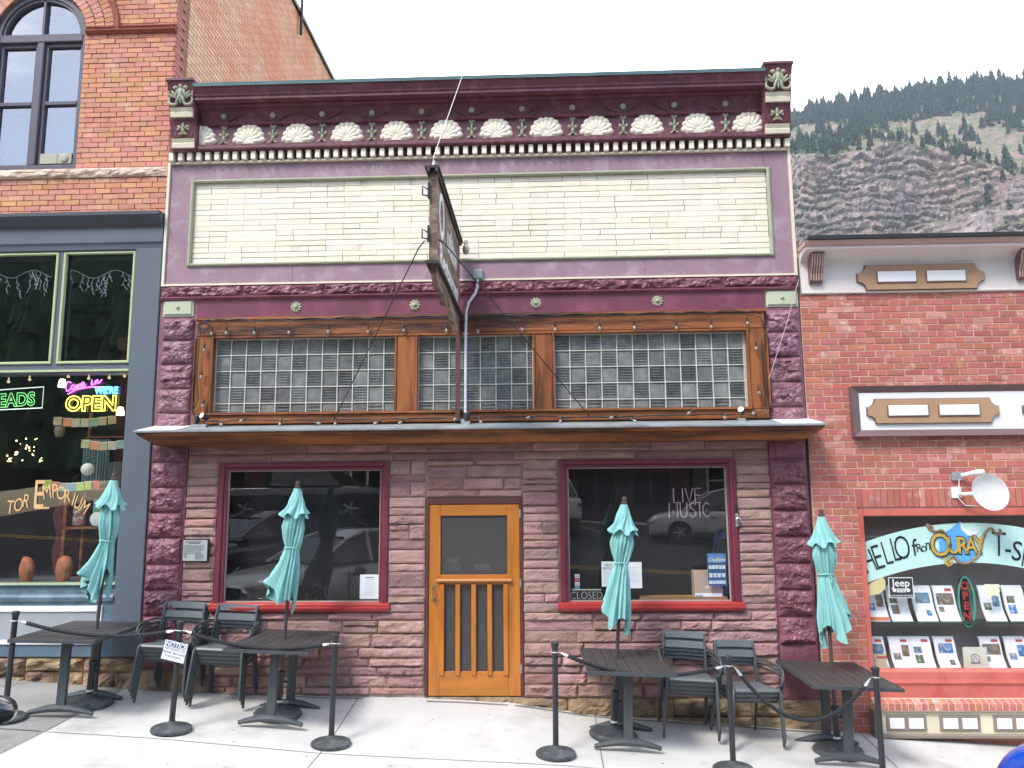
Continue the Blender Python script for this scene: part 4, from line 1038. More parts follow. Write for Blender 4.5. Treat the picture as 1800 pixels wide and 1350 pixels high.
mb.add([(a, -.1, c), (b_, -.1, c), (b_, -.1, d), (a, -.1, d), (a + .09, -.055, c + .07), (b_ - .09, -.055, c + .07), (b_ - .09, -.055, d - .07), (a + .09, -.055, d - .07), (a, 0, c), (b_, 0, c), (b_, 0, d), (a, 0, d)],
       [(0, 1, 5, 4), (1, 2, 6, 5), (2, 3, 7, 6), (3, 0, 4, 7), (0, 8, 9, 1), (1, 9, 10, 2), (2, 10, 11, 3), (3, 11, 8, 0)])
mb.build('sign_band_frame', m_choc, G)
mb = MB(); mb.box(a + .085, b_ - .085, -.052, 0, c + .066, d - .066); mb.build('sign_band_field', M('sign_white', (.82, .8, .76), .5, .03, 3, .02), G)
for xc in (4.29, 5.97, 7.65): plaque(xc, 3.03, 1.41, .265, -.052, 2)
# shop window
mb = MB()
mb.bevbox(wx0, wx0 + .045, -.03, .1, wz0 + .09, wz1, .006); mb.bevbox(wx1 - .06, wx1, -.03, .1, wz0 + .09, wz1, .006); mb.bevbox(wx0 + .045, wx1 - .06, -.03, .1, wz1 - .09, wz1, .008)
mb.profx([(-.03, .0), (-.04, .14), (-.06, .16), (-.055, .2), (-.06, .27), (-.035, .285), (.1, .285), (.1, .0)], wx0 - .02, wx1)
wf = mb.build('window_frame', m_salm, G)
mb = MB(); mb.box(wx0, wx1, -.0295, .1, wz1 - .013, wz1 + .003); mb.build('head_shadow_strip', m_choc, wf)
mb = MB(); mb.add([(wx0, .045, .25), (wx1, .045, .25), (wx1, .045, 1.9), (wx0, .045, 1.9)], [(0, 1, 2, 3)]); mb.build('pane', glass_mat('tshirt_glass', (.99, 1., 1.), 1.3, .02), wf)
mb = MB()
x = wx0 - .01
while x < wx1: mb.add([(x + .004, -.045, .0), (x + .062, -.045, .0), (x + .062, -.12, -.035), (x + .004, -.12, -.035), (x + .004, -.12, -.1), (x + .062, -.12, -.1)], [(0, 3, 2, 1), (3, 4, 5, 2)], rbt()); x += .0685
mb.build('soldier_sill', m_rbrick, G)
mb = MB(); mb.add([(wx0 - .01, -.03, .006), (wx1, -.03, .006), (wx1, -.118, -.038), (wx0 - .01, -.118, -.038), (wx0 - .01, -.118, -.1), (wx1, -.118, -.1), (wx1, 0, -.1), (wx0 - .01, 0, -.1)], [(0, 3, 2, 1), (3, 4, 5, 2), (4, 7, 6, 5), (0, 7, 4, 3)]); mb.build('sill_mortar', m_rmort, G)
m_taup = M('taupe_paint', (.24, .19, .15), .6, .1, 4, .1)
mb = MB(); mb.box(wx0, wx1, -.1, -.0, -.36, -.1)
bp_ = mb.build('stall_riser', M('cream_riser', (.68, .62, .44), .55, .08, 3, .05), G)
mb = MB()
for a, b_, c, d in ((wx0 - .03, wx1, -.115, -.1), (wx0 - .03, wx1, -.375, -.33), (wx0 - .03, wx0 + .05, -.33, -.115)): mb.bevbox(a, b_, -.135, -.0, c, d, .01)
mb.build('taupe_moulding', m_taup, bp_)
x = wx0 + .1
while x < wx1 - .5:
    mb = MB(); mb.bevbox(x, x + .41, -.115, -.1, -.305, -.15, .005); q = mb.build('double_frame', m_taup, bp_)
    for k in range(2): mb = MB(); mb.bevbox(x + .03 + k * .195, x + .18 + k * .195, -.125, -.114, -.28, -.175, .004); mb.build('white_panel', m_white, q)
    x += .545
# shop interior
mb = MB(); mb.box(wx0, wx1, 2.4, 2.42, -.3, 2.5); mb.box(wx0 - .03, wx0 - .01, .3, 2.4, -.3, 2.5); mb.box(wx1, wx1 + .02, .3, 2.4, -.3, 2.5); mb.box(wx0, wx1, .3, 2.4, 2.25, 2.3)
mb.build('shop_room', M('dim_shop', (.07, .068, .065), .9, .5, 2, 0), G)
mb = MB(); mb.box(wx0, wx1, .06, .42, .94 - .2, .96 - .2); mb.box(wx0, wx1, .06, .5, .2, .25); mb.build('display_shelf', M('shelf_green', (.03, .045, .035), .6), G)
# painted window banner
def wq(px, py, y=.035): return P(px, py, y)
def band(xa, xb, top_, bot_, y, mat, name, parent, n=30):
    mb = MB(); vs = []
    for i in range(n + 1):
        px = xa + (xb - xa) * i / n; a, b_ = wq(px, top_(px), y), wq(px, bot_(px), y); vs += [(a.x, y, a.z), (b_.x, y, b_.z)]
    mb.add(vs, [(2 * i, 2 * i + 1, 2 * i + 3, 2 * i + 2) for i in range(n)]); mb.v += [(a, b_ + .002, c) for a, b_, c in list(mb.v)]; k = 2 * n + 2
    for f in [(2 * i, 2 * i + 1, 2 * i + 3, 2 * i + 2) for i in range(n)]: mb.f.append(tuple(q + k for q in f[::-1])); mb.t.append((1, 1, 1))
    return mb.build(name, mat, parent)
T1 = lambda px: 919 + ((px - 1705) ** 2) / 1010
T2 = lambda px: 989 + ((px - 1705) ** 2) / 920
m_mint = M('mint_sign_paint', (.5, .74, .66), .5, .03, 3, 0)
band(1517, 1893, T1, T2, .038, m_mint, 'painted_banner', wf)
m_ink = M('black_lettering', (.015, .017, .03), .5, .1, 8, 0); m_navy = M('navy_lettering', (.012, .018, .06), .5, .1, 8, 0)
mb = MB(); mi_ = 0
for ch, px, py, s_, ro, sx in (('H', 1533, 985, .36, 20, .6), ('E', 1548, 978, .38, 16, .6), ('L', 1563, 971, .37, 13, .55), ('L', 1577, 965, .37, 10, .55), ('O', 1588, 962, .37, 7, .62),
                           ('f', 1608, 962, .26, 4, .8), ('R', 1616, 963, .13, 4, .9), ('o', 1624, 962, .13, 2, 1), ('m', 1634, 957, .17, 0, .75),
                           ('T', 1754, 956, .38, -5, .7), ('-', 1770, 962, .3, -8, .8), ('S', 1784, 968, .3, -12, .85), ('H', 1803, 978, .34, -15, .62), ('I', 1818, 988, .34, -18, .62), ('R', 1832, 998, .34, -20, .62), ('T', 1850, 1008, .34, -22, .62), ('S', 1868, 1018, .34, -22, .62)):
    if ch in 'fT' and px < 1800:
        mb.build('banner_lettering', m_ink, wf); mb = MB()
    q = wq(px, py); v, f = glyph(ch, s_, .001, -.004 * (s_ > .3)); T_ = FR(q.x, .034, q.z - s_ * .34, R(ro)) @ Matrix.Diagonal((sx, 1, 1, 1)); mb.add([T_ @ p for p in v], f)
mb.build('banner_lettering', m_ink, wf)
m_bronze = M('bronze_sign_paint', (.25, .15, .07), .45, .12, 9, 0); m_gold2 = M('gold_sign_paint', (.5, .33, .07), .4, .15, 12, 0); m_sky = M('blue_sign_paint', (.1, .38, .7), .5, .1, 6, 0)
mb = MB()
def poly(pts, y=.03, t_=.003):
    w = [wq(a, b_, y) for a, b_ in pts][::-1]; return [(q.x, q.z) for q in w]
mb.prism(poly([(1650, 940), (1668, 932), (1688, 916), (1697, 938), (1712, 944), (1716, 975), (1700, 990), (1685, 985), (1668, 975), (1652, 972)]), .033, .036); mb.build('painted_lake', m_sky, wf)
mb = MB(); mb.prism(poly([(1688, 916), (1694, 928), (1708, 936), (1722, 932), (1712, 945), (1700, 940), (1690, 930)]), .0315, .0345); mb.build('painted_peak', m_white, wf)
mb = MB()
for pts in ([(1640, 928), (1630, 922), (1634, 930), (1645, 934), (1655, 932), (1662, 938)], [(1757, 930), (1760, 937), (1750, 938), (1742, 928), (1730, 940), (1725, 960), (1718, 978), (1700, 990), (1685, 988), (1676, 978), (1666, 985), (1670, 992)]):
    mb.tube([tuple(wq(a, b_, .03)) for a, b_ in cur(pts)], .013, 6)
mb.build('painted_scroll', m_bronze, wf)
mb = MB()
q = wq(1653, 958); T_ = FR(q.x, .026, q.z - .12, 0) @ Matrix.Diagonal((.8, 1, 1, 1)); v, f = glyph('O', .36, .0015, .012); mb.add([T_ @ p for p in v], f)
for ch, px, s_ in (('U', 1676, .26), ('R', 1692, .26), ('A', 1707, .26), ('Y', 1722, .28)):
    q = wq(px, 960); T_ = FR(q.x, .026, q.z - .08, 0) @ Matrix.Diagonal((.75, 1, 1, 1)); v, f = glyph(ch, s_, .0015, .01); mb.add([T_ @ p for p in v], f)
mb.build('town_name_edge', m_ink, wf)
mb = MB()
q = wq(1652, 958); T_ = FR(q.x, .022, q.z - .115, 0) @ Matrix.Diagonal((.8, 1, 1, 1)); v, f = glyph('O', .35, .0015, .002); mb.add([T_ @ p for p in v], f)
for ch, px, s_ in (('U', 1675, .25), ('R', 1691, .25), ('A', 1706, .25), ('Y', 1721, .27)):
    q = wq(px, 960); T_ = FR(q.x, .022, q.z - .075, 0) @ Matrix.Diagonal((.75, 1, 1, 1)); v, f = glyph(ch, s_, .0015, .003); mb.add([T_ @ p for p in v], f)
q = wq(1667, 988); mb.lathe([(.045, 0), (.045, .003)], (q.x, .027, q.z), 18, 'Y')
mb.build('town_name', m_gold2, wf)
mb = MB(); mb.prism(poly([(1524, 1046), (1522, 1034), (1532, 1024), (1552, 1014), (1557, 1022), (1556, 1036), (1546, 1044), (1534, 1047)]), .034, .037); mb.build('banner_curl', M('straw_sign_paint', (.6, .52, .27), .5, .1, 6, 0), wf)
# jeep dealer sticker
t = thing('window_sticker', 'square black Jeep sticker with white headlamps and grille on the right shop window', 'sticker', tuple(wq(1584, 1033)), world=True)
a, b_ = wq(1561, 1015), wq(1607, 1051)
mb = MB(); mb.box(a.x, b_.x, .036, .04, b_.z, a.z); mb.build('border', m_white, t)
mb = MB(); mb.box(a.x + .008, b_.x - .008, .034, .0365, b_.z + .008, a.z - .008); mb.build('black_field', M('sticker_black', (.03, .035, .04), .5), t)
mb = MB(); cx_ = (a.x + b_.x) / 2; put(mb, 'Jeep', .11, FR(cx_, .032, a.z - .095), extr=.001, bold=.0012)
for s_ in (-1, 1): mb.lathe([(.02, 0), (.02, .002)], (cx_ + s_ * .073, .033, a.z - .135), 16, 'Y')
for k in range(7): mb.box(cx_ - .047 + k * .0142, cx_ - .039 + k * .0142, .031, .034, a.z - .158, a.z - .115)
mb.build('white_print', m_white, t); mb = MB(); put(mb, 'AUTHORIZED RETAILER', .023, FR(cx_, .032, b_.z + .016), extr=.001); mb.build('small_print', m_white, t)
# neon open sign, unlit; faint glow put into its tubes
t = thing('open_neon', 'unlit vertical red OPEN neon, given a faint glow, inside a green oval in the right shop window', 'neon sign', tuple(wq(1697, 1060, .2)), world=True)
a, b_ = wq(1697, 1014, .2), wq(1702, 1102, .2); mb = MB(); xc, zc, rz_ = (a.x + b_.x) / 2, (a.z + b_.z) / 2, (a.z - b_.z) / 2
mb.tube([(xc + .085 * math.cos(R(k)), .2, zc + rz_ * math.sin(R(k))) for k in range(0, 361, 12)], .009, 8); mb.build('green_oval', em('green_glass_glow', (.03, .3, .2), .25), t)
mb = MB()
for i, ch in enumerate('OPEN'):
    v, f = glyph(ch, .115, outline=.0045); T_ = FR(xc - .01, .2, zc + rz_ * .62 - i * .108 - .03); mb.add([T_ @ p for p in v], f)
mb.build('red_tube', em('red_glass_glow', (.35, .03, .03), .25), t)
mb = MB(); mb.box(xc - .04, xc + .04, .23, .26, zc - rz_ * .95, zc + rz_ * .9); mb.build('backing', m_black, t)
# brochures
m_paper = M('brochure_paper', (.9, .91, .92), .6, .03, 4, 0)
pics = [M('photo_%d' % i, c, .5, .5, 30, 0, col2=c2, c2scale=22) for i, (c, c2) in enumerate((((.12, .25, .35), (.4, .42, .4)), ((.07, .2, .45), (.5, .55, .6)), ((.2, .15, .1), (.4, .38, .33)), ((.25, .16, .08), (.12, .25, .4)), ((.1, .15, .07), (.35, .4, .3))))]
rnd = random.Random(5)
desc = ['with a red corner logo', 'with a wide blue lake photo', 'with a brown interior photo', 'with a house gable photo', 'with a strip of small photos', 'with a red tab and two photos', 'with a tan hillside photo']
rows = [(1, [(1541, 'leftmost brochure on the upper shelf, orange band along its foot'), (1581, 'upper shelf brochure with a wide blue lake photo'), (1626, 'upper shelf brochure with a brown interior photo'), (1666, 'upper shelf brochure with a house gable photo, left of the neon'),
            (1747, 'upper shelf brochure with teal room photos, right of the neon'), (1789, 'upper shelf brochure with red tab at the right frame edge'), (1832, 'upper shelf brochure beyond the right frame edge')]),
        (0, [(1540, 'lower shelf brochure at the left, half behind a tan flyer'), (1585, 'lower shelf brochure with a tan hillside photo'), (1622, 'lower shelf brochure with red tab, third from the left'), (1665, 'lower shelf brochure standing alone left of the cream seal card'),
            (1746, 'lower shelf brochure just right of the cream seal card'), (1790, 'lower shelf brochure with a salmon header at the frame edge')])]
for up, lst in rows:
    zb = .762 if up else .252; yb = .12
    for i, (px, lab) in enumerate(lst):
        q = P(px, 1090 if up else 1150, yb); w, h = .108, .37 if up else .34
        t = thing('brochure', lab, 'brochure', (q.x, yb, zb), world=True, group='real estate brochures on the window shelves')
        tw = rnd.uniform(-.03, .03); lean = .09
        def bm(u, v, e=0): return (q.x + (u * 2 - 1) * w + (1 - v) * .04 * (1 if px > 1500 else 0), yb + v * lean - e + .02 * math.sin(v * 5), zb + v * h)
        mb = MB()
        for k in range(6):
            v0, v1 = k / 6, (k + 1) / 6
            mb.add([bm(0, v0), bm(1, v0), bm(1, v1), bm(0, v1)], [(0, 1, 2, 3)]); mb.add([bm(0, v0, -.02), bm(1, v0, -.02), bm(1, v1, -.02), bm(0, v1, -.02)], [(3, 2, 1, 0)])
        mb.build('sheet', m_paper, t)
        for k, (u0, u1, v0, v1) in enumerate([((.08, .92, .45, .78), (.1, .35, .25, .4)), ((.1, .45, .3, .5), (.55, .9, .4, .75)), ((.12, .5, .2, .45), (.12, .5, .5, .7)), ((.15, .85, .5, .8), (.55, .8, .15, .3))][(i + up) % 4]):
            mb = MB(); n = 4
            for j in range(n):
                a0, a1 = v0 + (v1 - v0) * j / n, v0 + (v1 - v0) * (j + 1) / n; mb.add([bm(u0, a0, .003), bm(u1, a0, .003), bm(u1, a1, .003), bm(u0, a1, .003)], [(0, 1, 2, 3)])
            mb.build('photo', pics[(i * 2 + k + up) % 5], t)
        if i % 3 == 0 or not up:
            mb = MB(); mb.add([bm(.55, .84, .003), bm(.88, .84, .003), bm(.88, .92, .003), bm(.55, .92, .003)], [(0, 1, 2, 3)]); mb.build('red_tab', M('brick_red_print', (.5, .1, .09), .6), t)
        if up and i == 0:
            mb = MB(); mb.add([bm(.02, .02, .003), bm(.98, .02, .003), bm(.98, .12, .003), bm(.02, .12, .003)], [(0, 1, 2, 3)]); mb.build('orange_band', M('orange_print', (.7, .2, .08), .6), t)
q = P(1714, 1155, .09); t = thing('seal_card', 'cream card printed with a grey round seal on the lower window shelf', 'card', (q.x, .09, .252), world=True)
mb = MB(); mb.box(q.x - .125, q.x + .125, .085, .09, .252, .5); mb.build('card', M('cream_card', (.62, .62, .5), .6, .04), t)
mb = MB(); mb.tube([(q.x + .045 * math.cos(R(k)), .083, .385 + .045 * math.sin(R(k))) for k in range(0, 361, 20)], .004, 5); mb.box(q.x - .05, q.x + .05, .081, .086, .33, .345); mb.tube([(q.x - .025, .083, .365), (q.x, .083, .405), (q.x + .025, .083, .365)], .004, 5)
mb.build('seal', M('grey_print', (.2, .22, .2), .6), t)
a, b_ = P(1541, 1150, .07), P(1560, 1175, .07); t = thing('tan_flyer', 'small tan folded flyer at the left end of the lower window shelf', 'flyer', tuple(b_), world=True)
mb = MB(); mb.box(a.x - .02, b_.x, .07, .074, .252, .43); mb.build('sheet', M('tan_paper', (.55, .5, .33), .7), t); mb = MB(); mb.box(a.x, b_.x, .066, .0695, .385, .41); mb.build('header', M('brick_red_print', (.5, .1, .09), .6), t)
mb = MB(); zz = []
p0 = [(1730, 1027), (1756, 1027), (1758, 1031), (1756, 1035), (1759, 1038), (1756, 1042), (1757, 1047), (1751, 1048), (1747, 1046), (1743, 1049), (1743, 1053), (1734, 1053), (1733, 1044), (1731, 1040)]
mb.prism(poly(p0), .033, .036); tag(mb.build('paper_note', M('pale_note', (.7, .7, .5), .7, .05), None), 'pale paper note with ragged stamp edge taped to the right shop glass', 'note')
for k, (px, py, e) in enumerate(((1521, 926, .04), (1536, 911, .022), (1561, 911, .02), (1571, 912, .022), (1579, 916, .018))):
    q = P(px, py, .9); mb = MB(); mb.blob(q, e, 10, 7); t = mb.build('ceiling_lamp', em('lamp_white', (1, .93, .8), 7), None, True); tag(t, ('large glowing lamp in the top left corner of the right shop window', 'small lamp nearest the corner lamp in the right shop window', 'small ceiling lamp second right of the corner lamp', 'small ceiling lamp third right of the corner lamp', 'rightmost of the lamps in the corner of the right shop window')[k], 'lamp', 'ceiling lamps of the right shop')
t = thing('clothes_rack', 'rail of hanging T-shirts dimly seen inside the right shop', 'clothes rack', (5.6, 1.6, -.3), world=True)
mb = MB(); mb.tube([(3.9, 1.6, 1.75), (7.6, 1.6, 1.75)], .015); mb.tube([(3.95, 1.6, -.3), (3.95, 1.6, 1.75)], .015); mb.tube([(7.5, 1.6, -.3), (7.5, 1.6, 1.75)], .015); mb.build('rail', m_galv, t)
rnd = random.Random(8)
for k in range(9):
    x = 4.1 + k * .4; c = rnd.choice(((.1, .13, .18), (.16, .15, .14), (.2, .06, .08), (.07, .14, .12), (.25, .22, .2)))
    mb = MB(); mb.prism([(x - .16, 1.0), (x + .16, 1.0), (x + .15, 1.5), (x + .26, 1.42), (x + .3, 1.5), (x + .1, 1.68), (x - .1, 1.68), (x - .3, 1.5), (x - .26, 1.42), (x - .15, 1.5)], 1.55 + .02 * (k % 2), 1.62 + .02 * (k % 2)); mb.build('shirt', M('shirt%d%d%d' % tuple(int(q * 100) for q in c), c, .9, .2, 6, .2), t)
# things on the right facade
t = thing('satellite_dish', 'white satellite dish bolted to the red brick above the right shop window', 'satellite dish', (4.72, -.05, 2.15), world=True)
T_ = Matrix.Translation((4.7, -.3, 2.14)) @ Matrix.Rotation(R(-12), 4, 'Z') @ Matrix.Rotation(R(8), 4, 'X') @ Matrix.Rotation(R(-30), 4, 'Y')
mb = MB(); mb.lathe([(.0, .045), (.06, .04), (.12, .03), (.17, .008), (.185, -.008), (.192, -.01), (.19, -.0), (.17, .02), (.0, .055)][::-1], (0, 0, 0), 28, 'Y', mtx=T_ @ Matrix.Rotation(R(180), 4, 'Z') @ Matrix.Diagonal((.86, 1, 1.06, 1))); mb.build('reflector', M('dish_white', (.8, .79, .76), .45, .03, 2, .02), t, True)
mb = MB(); mb.tube([(4.5, -.01, 2.13), (4.52, -.12, 2.12), (4.66, -.22, 2.13)], .02); mb.box(4.44, 4.54, -.03, 0, 2.08, 2.2); mb.build('bracket', m_white, t)
mb = MB(); mb.tube([(4.52, -.04, 2.28), (4.515, -.04, 2.2), (4.49, -.05, 2.08), (4.55, -.07, 2.0), (4.68, -.1, 1.99)], .005, 5); mb.build('cable', m_white, t)
t = thing('floodlight', 'small white floodlight arm on the brick just above the satellite dish', 'light', (4.6, -.05, 2.33), world=True)
mb = MB(); mb.box(4.45, 4.58, -.04, 0, 2.27, 2.36); mb.build('mount', m_galv, t)
mb = MB(); mb.tube([(4.54, -.06, 2.32), (4.64, -.12, 2.345), (4.69, -.15, 2.35)], .03, 12, rs=[.022, .026, .038]); mb.blob((4.705, -.16, 2.352), .034, 12, 8); mb.build('lamp_head', M('lamp_plastic', (.72, .7, .66), .4), t, True)
mb = MB(); mb.lathe([(.03, 0), (.03, .03), (.018, .05), (.018, .08)], (3.13, -.01, -.17), 10, 'Y'); mb.tube([(3.13, -.09, -.17), (3.13, -.1, -.24)], .012); tag(mb.build('hose_tap', m_galv, None, True), 'corroded metal hose tap low on the red brick behind the right table', 'tap')

# ------------------------------------------------------------------ pavement furniture
m_alu = M('charcoal_powder_coat', (.06, .067, .07), .42, .12, 8, .06, 120)
m_aluL = M('charcoal_slat', (.125, .14, .145), .4, .1, 8, .06, 120)
m_slat = M('dark_table_slat', (.05, .045, .042), .5, .18, 7, .15, 90, st=(4, .3, 1))
m_plas = M('black_plastic', (.022, .023, .025), .5, .2, 9, .25, 60)
m_base = M('weathered_black_base', (.05, .055, .058), .65, .3, 9, .4, 50, col2=(.09, .095, .1), c2scale=8)
# table: 1.3 m long towards the wall, two T legs
T = thing('patio_table', '', 'table')
mb = MB(); ns = 8; w = .8; L_ = 1.2
for i in range(ns): mb.box(-w / 2 + .006 + i * (w - .01) / ns, -w / 2 + (i + 1) * (w - .01) / ns + .0005, -L_ / 2 + .012, L_ / 2 - .012, .735, .75)
mb.build('slatted_top', m_slat, T)
mb = MB()
for y in (-L_ / 2, L_ / 2 - .014): mb.box(-w / 2 - .008, w / 2 + .008, y, y + .014, .722, .752)
for x in (-w / 2 - .008, w / 2): mb.box(x, x + .008, -L_ / 2 + .014, L_ / 2 - .014, .722, .752)
mb.build('rim', m_alu, T)
for y in (-.3, .3):
    mb = MB(); mb.box(-.04, .04, y - .025, y + .025, .05, .72); mb.box(-.3, .3, y - .02, y + .02, .7, .722); mb.build('leg', m_alu, T)
    mb = MB()
    for s_ in (-1, 1):
        mb.tube([(0, y, .07), (s_ * .12, y, .062), (s_ * .27, y, .03), (s_ * .315, y, .02)], .03, 8, rs=[.042, .036, .024, .018])
        mb.lathe([(.016, 0), (.016, .016)], (s_ * .3, y, 0.001), 8)
    mb.build('foot', m_alu, T, True)
mb = MB(); mb.tube([(0, -.3, .62), (0, 0, .7), (0, .3, .62)], .014, 6); mb.build('brace', m_alu, T)
TP = [(-4.72, -.72, R(3), 'slatted charcoal table in front of the slate grey shopfront, left of all'), (-2.66, -.66, R(0), 'slatted charcoal table under the left restaurant window'),
      (.76, -.7, R(1), 'slatted charcoal table between the door and the right restaurant window'), (2.82, -.66, R(0), 'slatted charcoal table in front of the red brick, right of all')]
for i, (x, y, rz, lab) in enumerate(TP):
    o = T if i == 0 else copy_tree(T); o.location = (x, y, gz(x, y) + .004); o.rotation_euler.z = rz
    o.rotation_euler.y = R(2.0) if i else R(1.5)
    tag(o, lab, 'table', 'slatted patio tables')
# closed parasols
m_teal = M('turquoise_canvas', (.23, .49, .45), .85, .08, 5, .12, 160)
def parasol(x, y, lean, seed, lab, hem=1.2, wst=1.66, width=.155, fl=.5, fd=3.14):
    rnd = random.Random(seed); o = thing('parasol', lab, 'parasol', (x, y, gz(x, y) + .004), 0, 'closed turquoise parasols')
    o.rotation_euler.y = lean
    def cloth(zt, zb, rf, folds, amp, ph, hemf, n=96, m=26, fl=0., fd=0.):
        mb = MB(); vs = []
        for j in range(m + 1):
            t_ = j / m
            for i in range(n):
                th = 2 * math.pi * i / n; z = zt + (zb - zt) * t_ + hemf(th) * t_ ** 2.5; r = rf(t_)
                tw = th + .35 * math.sin(t_ * 3 + seed)
                fo = abs(math.sin(folds * (tw + .25 * math.sin(2 * th + seed)) / 2 + ph)) ** .75 + .35 * math.sin((folds * 2 + 1) * tw + ph * 3 + t_ * 2)
                nn_ = .25 * noise.noise(Vector((math.cos(th) * 1.5, math.sin(th) * 1.5, z * 5 + seed)))
                r *= (1 - amp(t_) * (1 - fo) + nn_ * .5) * (1 + fl * max(0, t_ - .55) / .45 * math.cos(th - fd))
                z -= .12 * fl * t_ ** 6 * math.sin(3 * th + fd * 2)
                vs.append((r * math.cos(th) * 1.0, r * math.sin(th) * .85, z))
        fs = [(j * n + i, j * n + (i + 1) % n, (j + 1) * n + (i + 1) % n, (j + 1) * n + i) for j in range(m) for i in range(n)]
        b_ = len(vs); mb.add(vs, fs)
        mb.f = [f[::-1] for f in mb.f]
        return mb
    def lerp(T_, t_): return ip(T_, t_)
    wt_ = (2.12 - wst) / (2.12 - hem)
    mb = cloth(2.12, hem, lambda t_: lerp([(0, .06), (.1, .085), (wt_ * .55, .115), (wt_ * .85, .09), (wt_, .068), (wt_ + .06, .078), (.85, width * .9), (1, width)], t_), 8, lambda t_: .28 + .25 * t_, seed,
               lambda th: .06 * math.sin(3 * th + seed) + .05 * math.sin(5 * th + seed * 2) - .04 + .05 * math.sin(th + seed), fl=fl, fd=fd)
    c_ = mb.build('canopy', m_teal, o, 'all')
    mb = cloth(2.27, 2.0, lambda t_: .035 + .1 * t_ ** 1.1 + .02 * max(0, t_ - .8) * 5, 6, lambda t_: .12 + .2 * t_, seed + 1, lambda th: .03 * math.cos(6 * th + seed) - .01, 72, 12)
    mb.build('vent_cap', m_teal, o, 'all')
    mb = MB(); pts = [(.071 * math.cos(a) * 1.02, .064 * math.sin(a), wst + .004 * math.sin(3 * a)) for a in [R(q) for q in range(0, 361, 15)]]; mb.tube(pts, .008, 6)
    mb.tube([(.02, -.066, wst), (.035, -.08, wst - .04), (.02, -.082, wst - .08)], .006, 6); mb.build('tie', m_teal, c_, True)
    mb = MB(); mb.tube([(0, 0, .05), (0, 0, 2.28)], .0185, 12); mb.build('pole', M('bronze_pole', (.06, .05, .05), .4, .1), o, True)
    mb = MB(); mb.lathe([(.02, 2.26), (.032, 2.275), (.034, 2.29), (.018, 2.3), (.026, 2.32), (.022, 2.34), (.006, 2.35)], n=14); mb.build('finial', M('finial_brown', (.09, .06, .055), .4), o, True)
    mb = MB(); mb.tube([(0, 0, .05), (0, 0, .42)], .032, 14); mb.lathe([(.038, .39), (.038, .43), (.024, .44)], n=14); mb.tube([(.03, 0, .33), (.07, 0, .33)], .012, 8); mb.build('sleeve', m_plas, o, True)
    mb = MB(); mb.lathe([(.0325, 0), (.0325, .02)], (0, 0, .13), 14); mb.build('white_sticker', m_white, o)
    mb = MB(); mb.lathe([(.235, .0), (.24, .025), (.225, .045), (.14, .06), (.05, .085), (.035, .1)], n=28); mb.build('base', m_base, o, True)
    return o
parasol(-4.66, -.62, R(3.0), 3, 'closed turquoise parasol leaning right in front of the slate grey pilaster', 1.22, 1.64, .16, .62, 3.3)
parasol(-2.70, -.62, R(3.2), 11, 'closed turquoise parasol before the left restaurant window', 1.2, 1.66, .15, .6, 3.0)
parasol(.66, -.62, R(4.3), 5, 'closed turquoise parasol before the right restaurant window', 1.17, 1.68, .14, .3, 3.6)
parasol(2.84, -.62, R(-.4), 8, 'closed turquoise parasol before the red brick wall', 1.2, 1.7, .15, .4, -.4)
# stacking armchairs
CH = thing('metal_armchair', '', 'chair')
hw = .235
mb = MB(); nseg = 8; vs = []
prof = [(-.215, .425), (-.228, .44), (-.215, .456), (-.17, .462), (-.05, .452), (.08, .443), (.19, .447), (.2, .44), (.19, .437), (.08, .433), (-.05, .442), (-.17, .45)]
mb.profx([(a, b_) for a, b_ in prof], -hw + .015, hw - .015); mb.build('seat', m_aluL, CH, True)
for k, (z, y) in enumerate(((.803, .29), (.708, .262))):
    mb = MB(); n = 8; vs = []
    for i in range(n + 1):
        u = i / n * 2 - 1; yb = y + .03 * (1 - u * u); x = u * .225
        vs += [(x, yb, z - .034), (x, yb + .014, z + .034), (x, yb + .007, z - .034), (x, yb + .021, z + .034)]
    fs = []
    for i in range(n): a = 4 * i; fs += [(a, a + 4, a + 5, a + 1), (a + 2, a + 3, a + 7, a + 6), (a + 1, a + 5, a + 7, a + 3), (a, a + 2, a + 6, a + 4)]
    fs += [(0, 1, 3, 2), (4 * n, 4 * n + 2, 4 * n + 3, 4 * n + 1)]
    mb.add(vs, fs); mb.build('back_slat', m_aluL, CH)
for s_ in (-1, 1):
    mb = MB(); mb.tube([(s_ * (hw + .035), -.255, 0), (s_ * (hw + .01), -.22, .43), (s_ * (hw), -.2, .452), (s_ * hw, -.16, .455)], .014, 10); mb.build('leg', m_alu, CH, True)
    mb = MB(); mb.tube([(s_ * (hw + .01), .3, 0), (s_ * (hw - .01), .215, .42), (s_ * (hw - .01), .21, .47), (s_ * (hw - .02), .275, .745), (s_ * (hw - .022), .3, .82)], .014, 10); mb.build('leg', m_alu, CH, True)
    mb = MB(); pts = [(s_ * (hw - .01), .245, .655), (s_ * (hw + .03), .2, .665), (s_ * (hw + .055), .05, .66), (s_ * (hw + .06), -.1, .65), (s_ * (hw + .06), -.17, .62), (s_ * (hw + .058), -.2, .56), (s_ * (hw + .045), -.19, .5), (s_ * (hw + .01), -.15, .46)]
    mb.tube(pts, .0115, 10); mb.build('arm', m_alu, CH, True)
mb = MB(); mb.box(-hw, hw, -.205, -.19, .4, .428); mb.box(-hw, hw, .17, .185, .4, .43); mb.box(-hw, -hw + .014, -.19, .17, .4, .43); mb.box(hw - .014, hw, -.19, .17, .4, .43); mb.build('seat_frame', m_alu, CH)
first = True
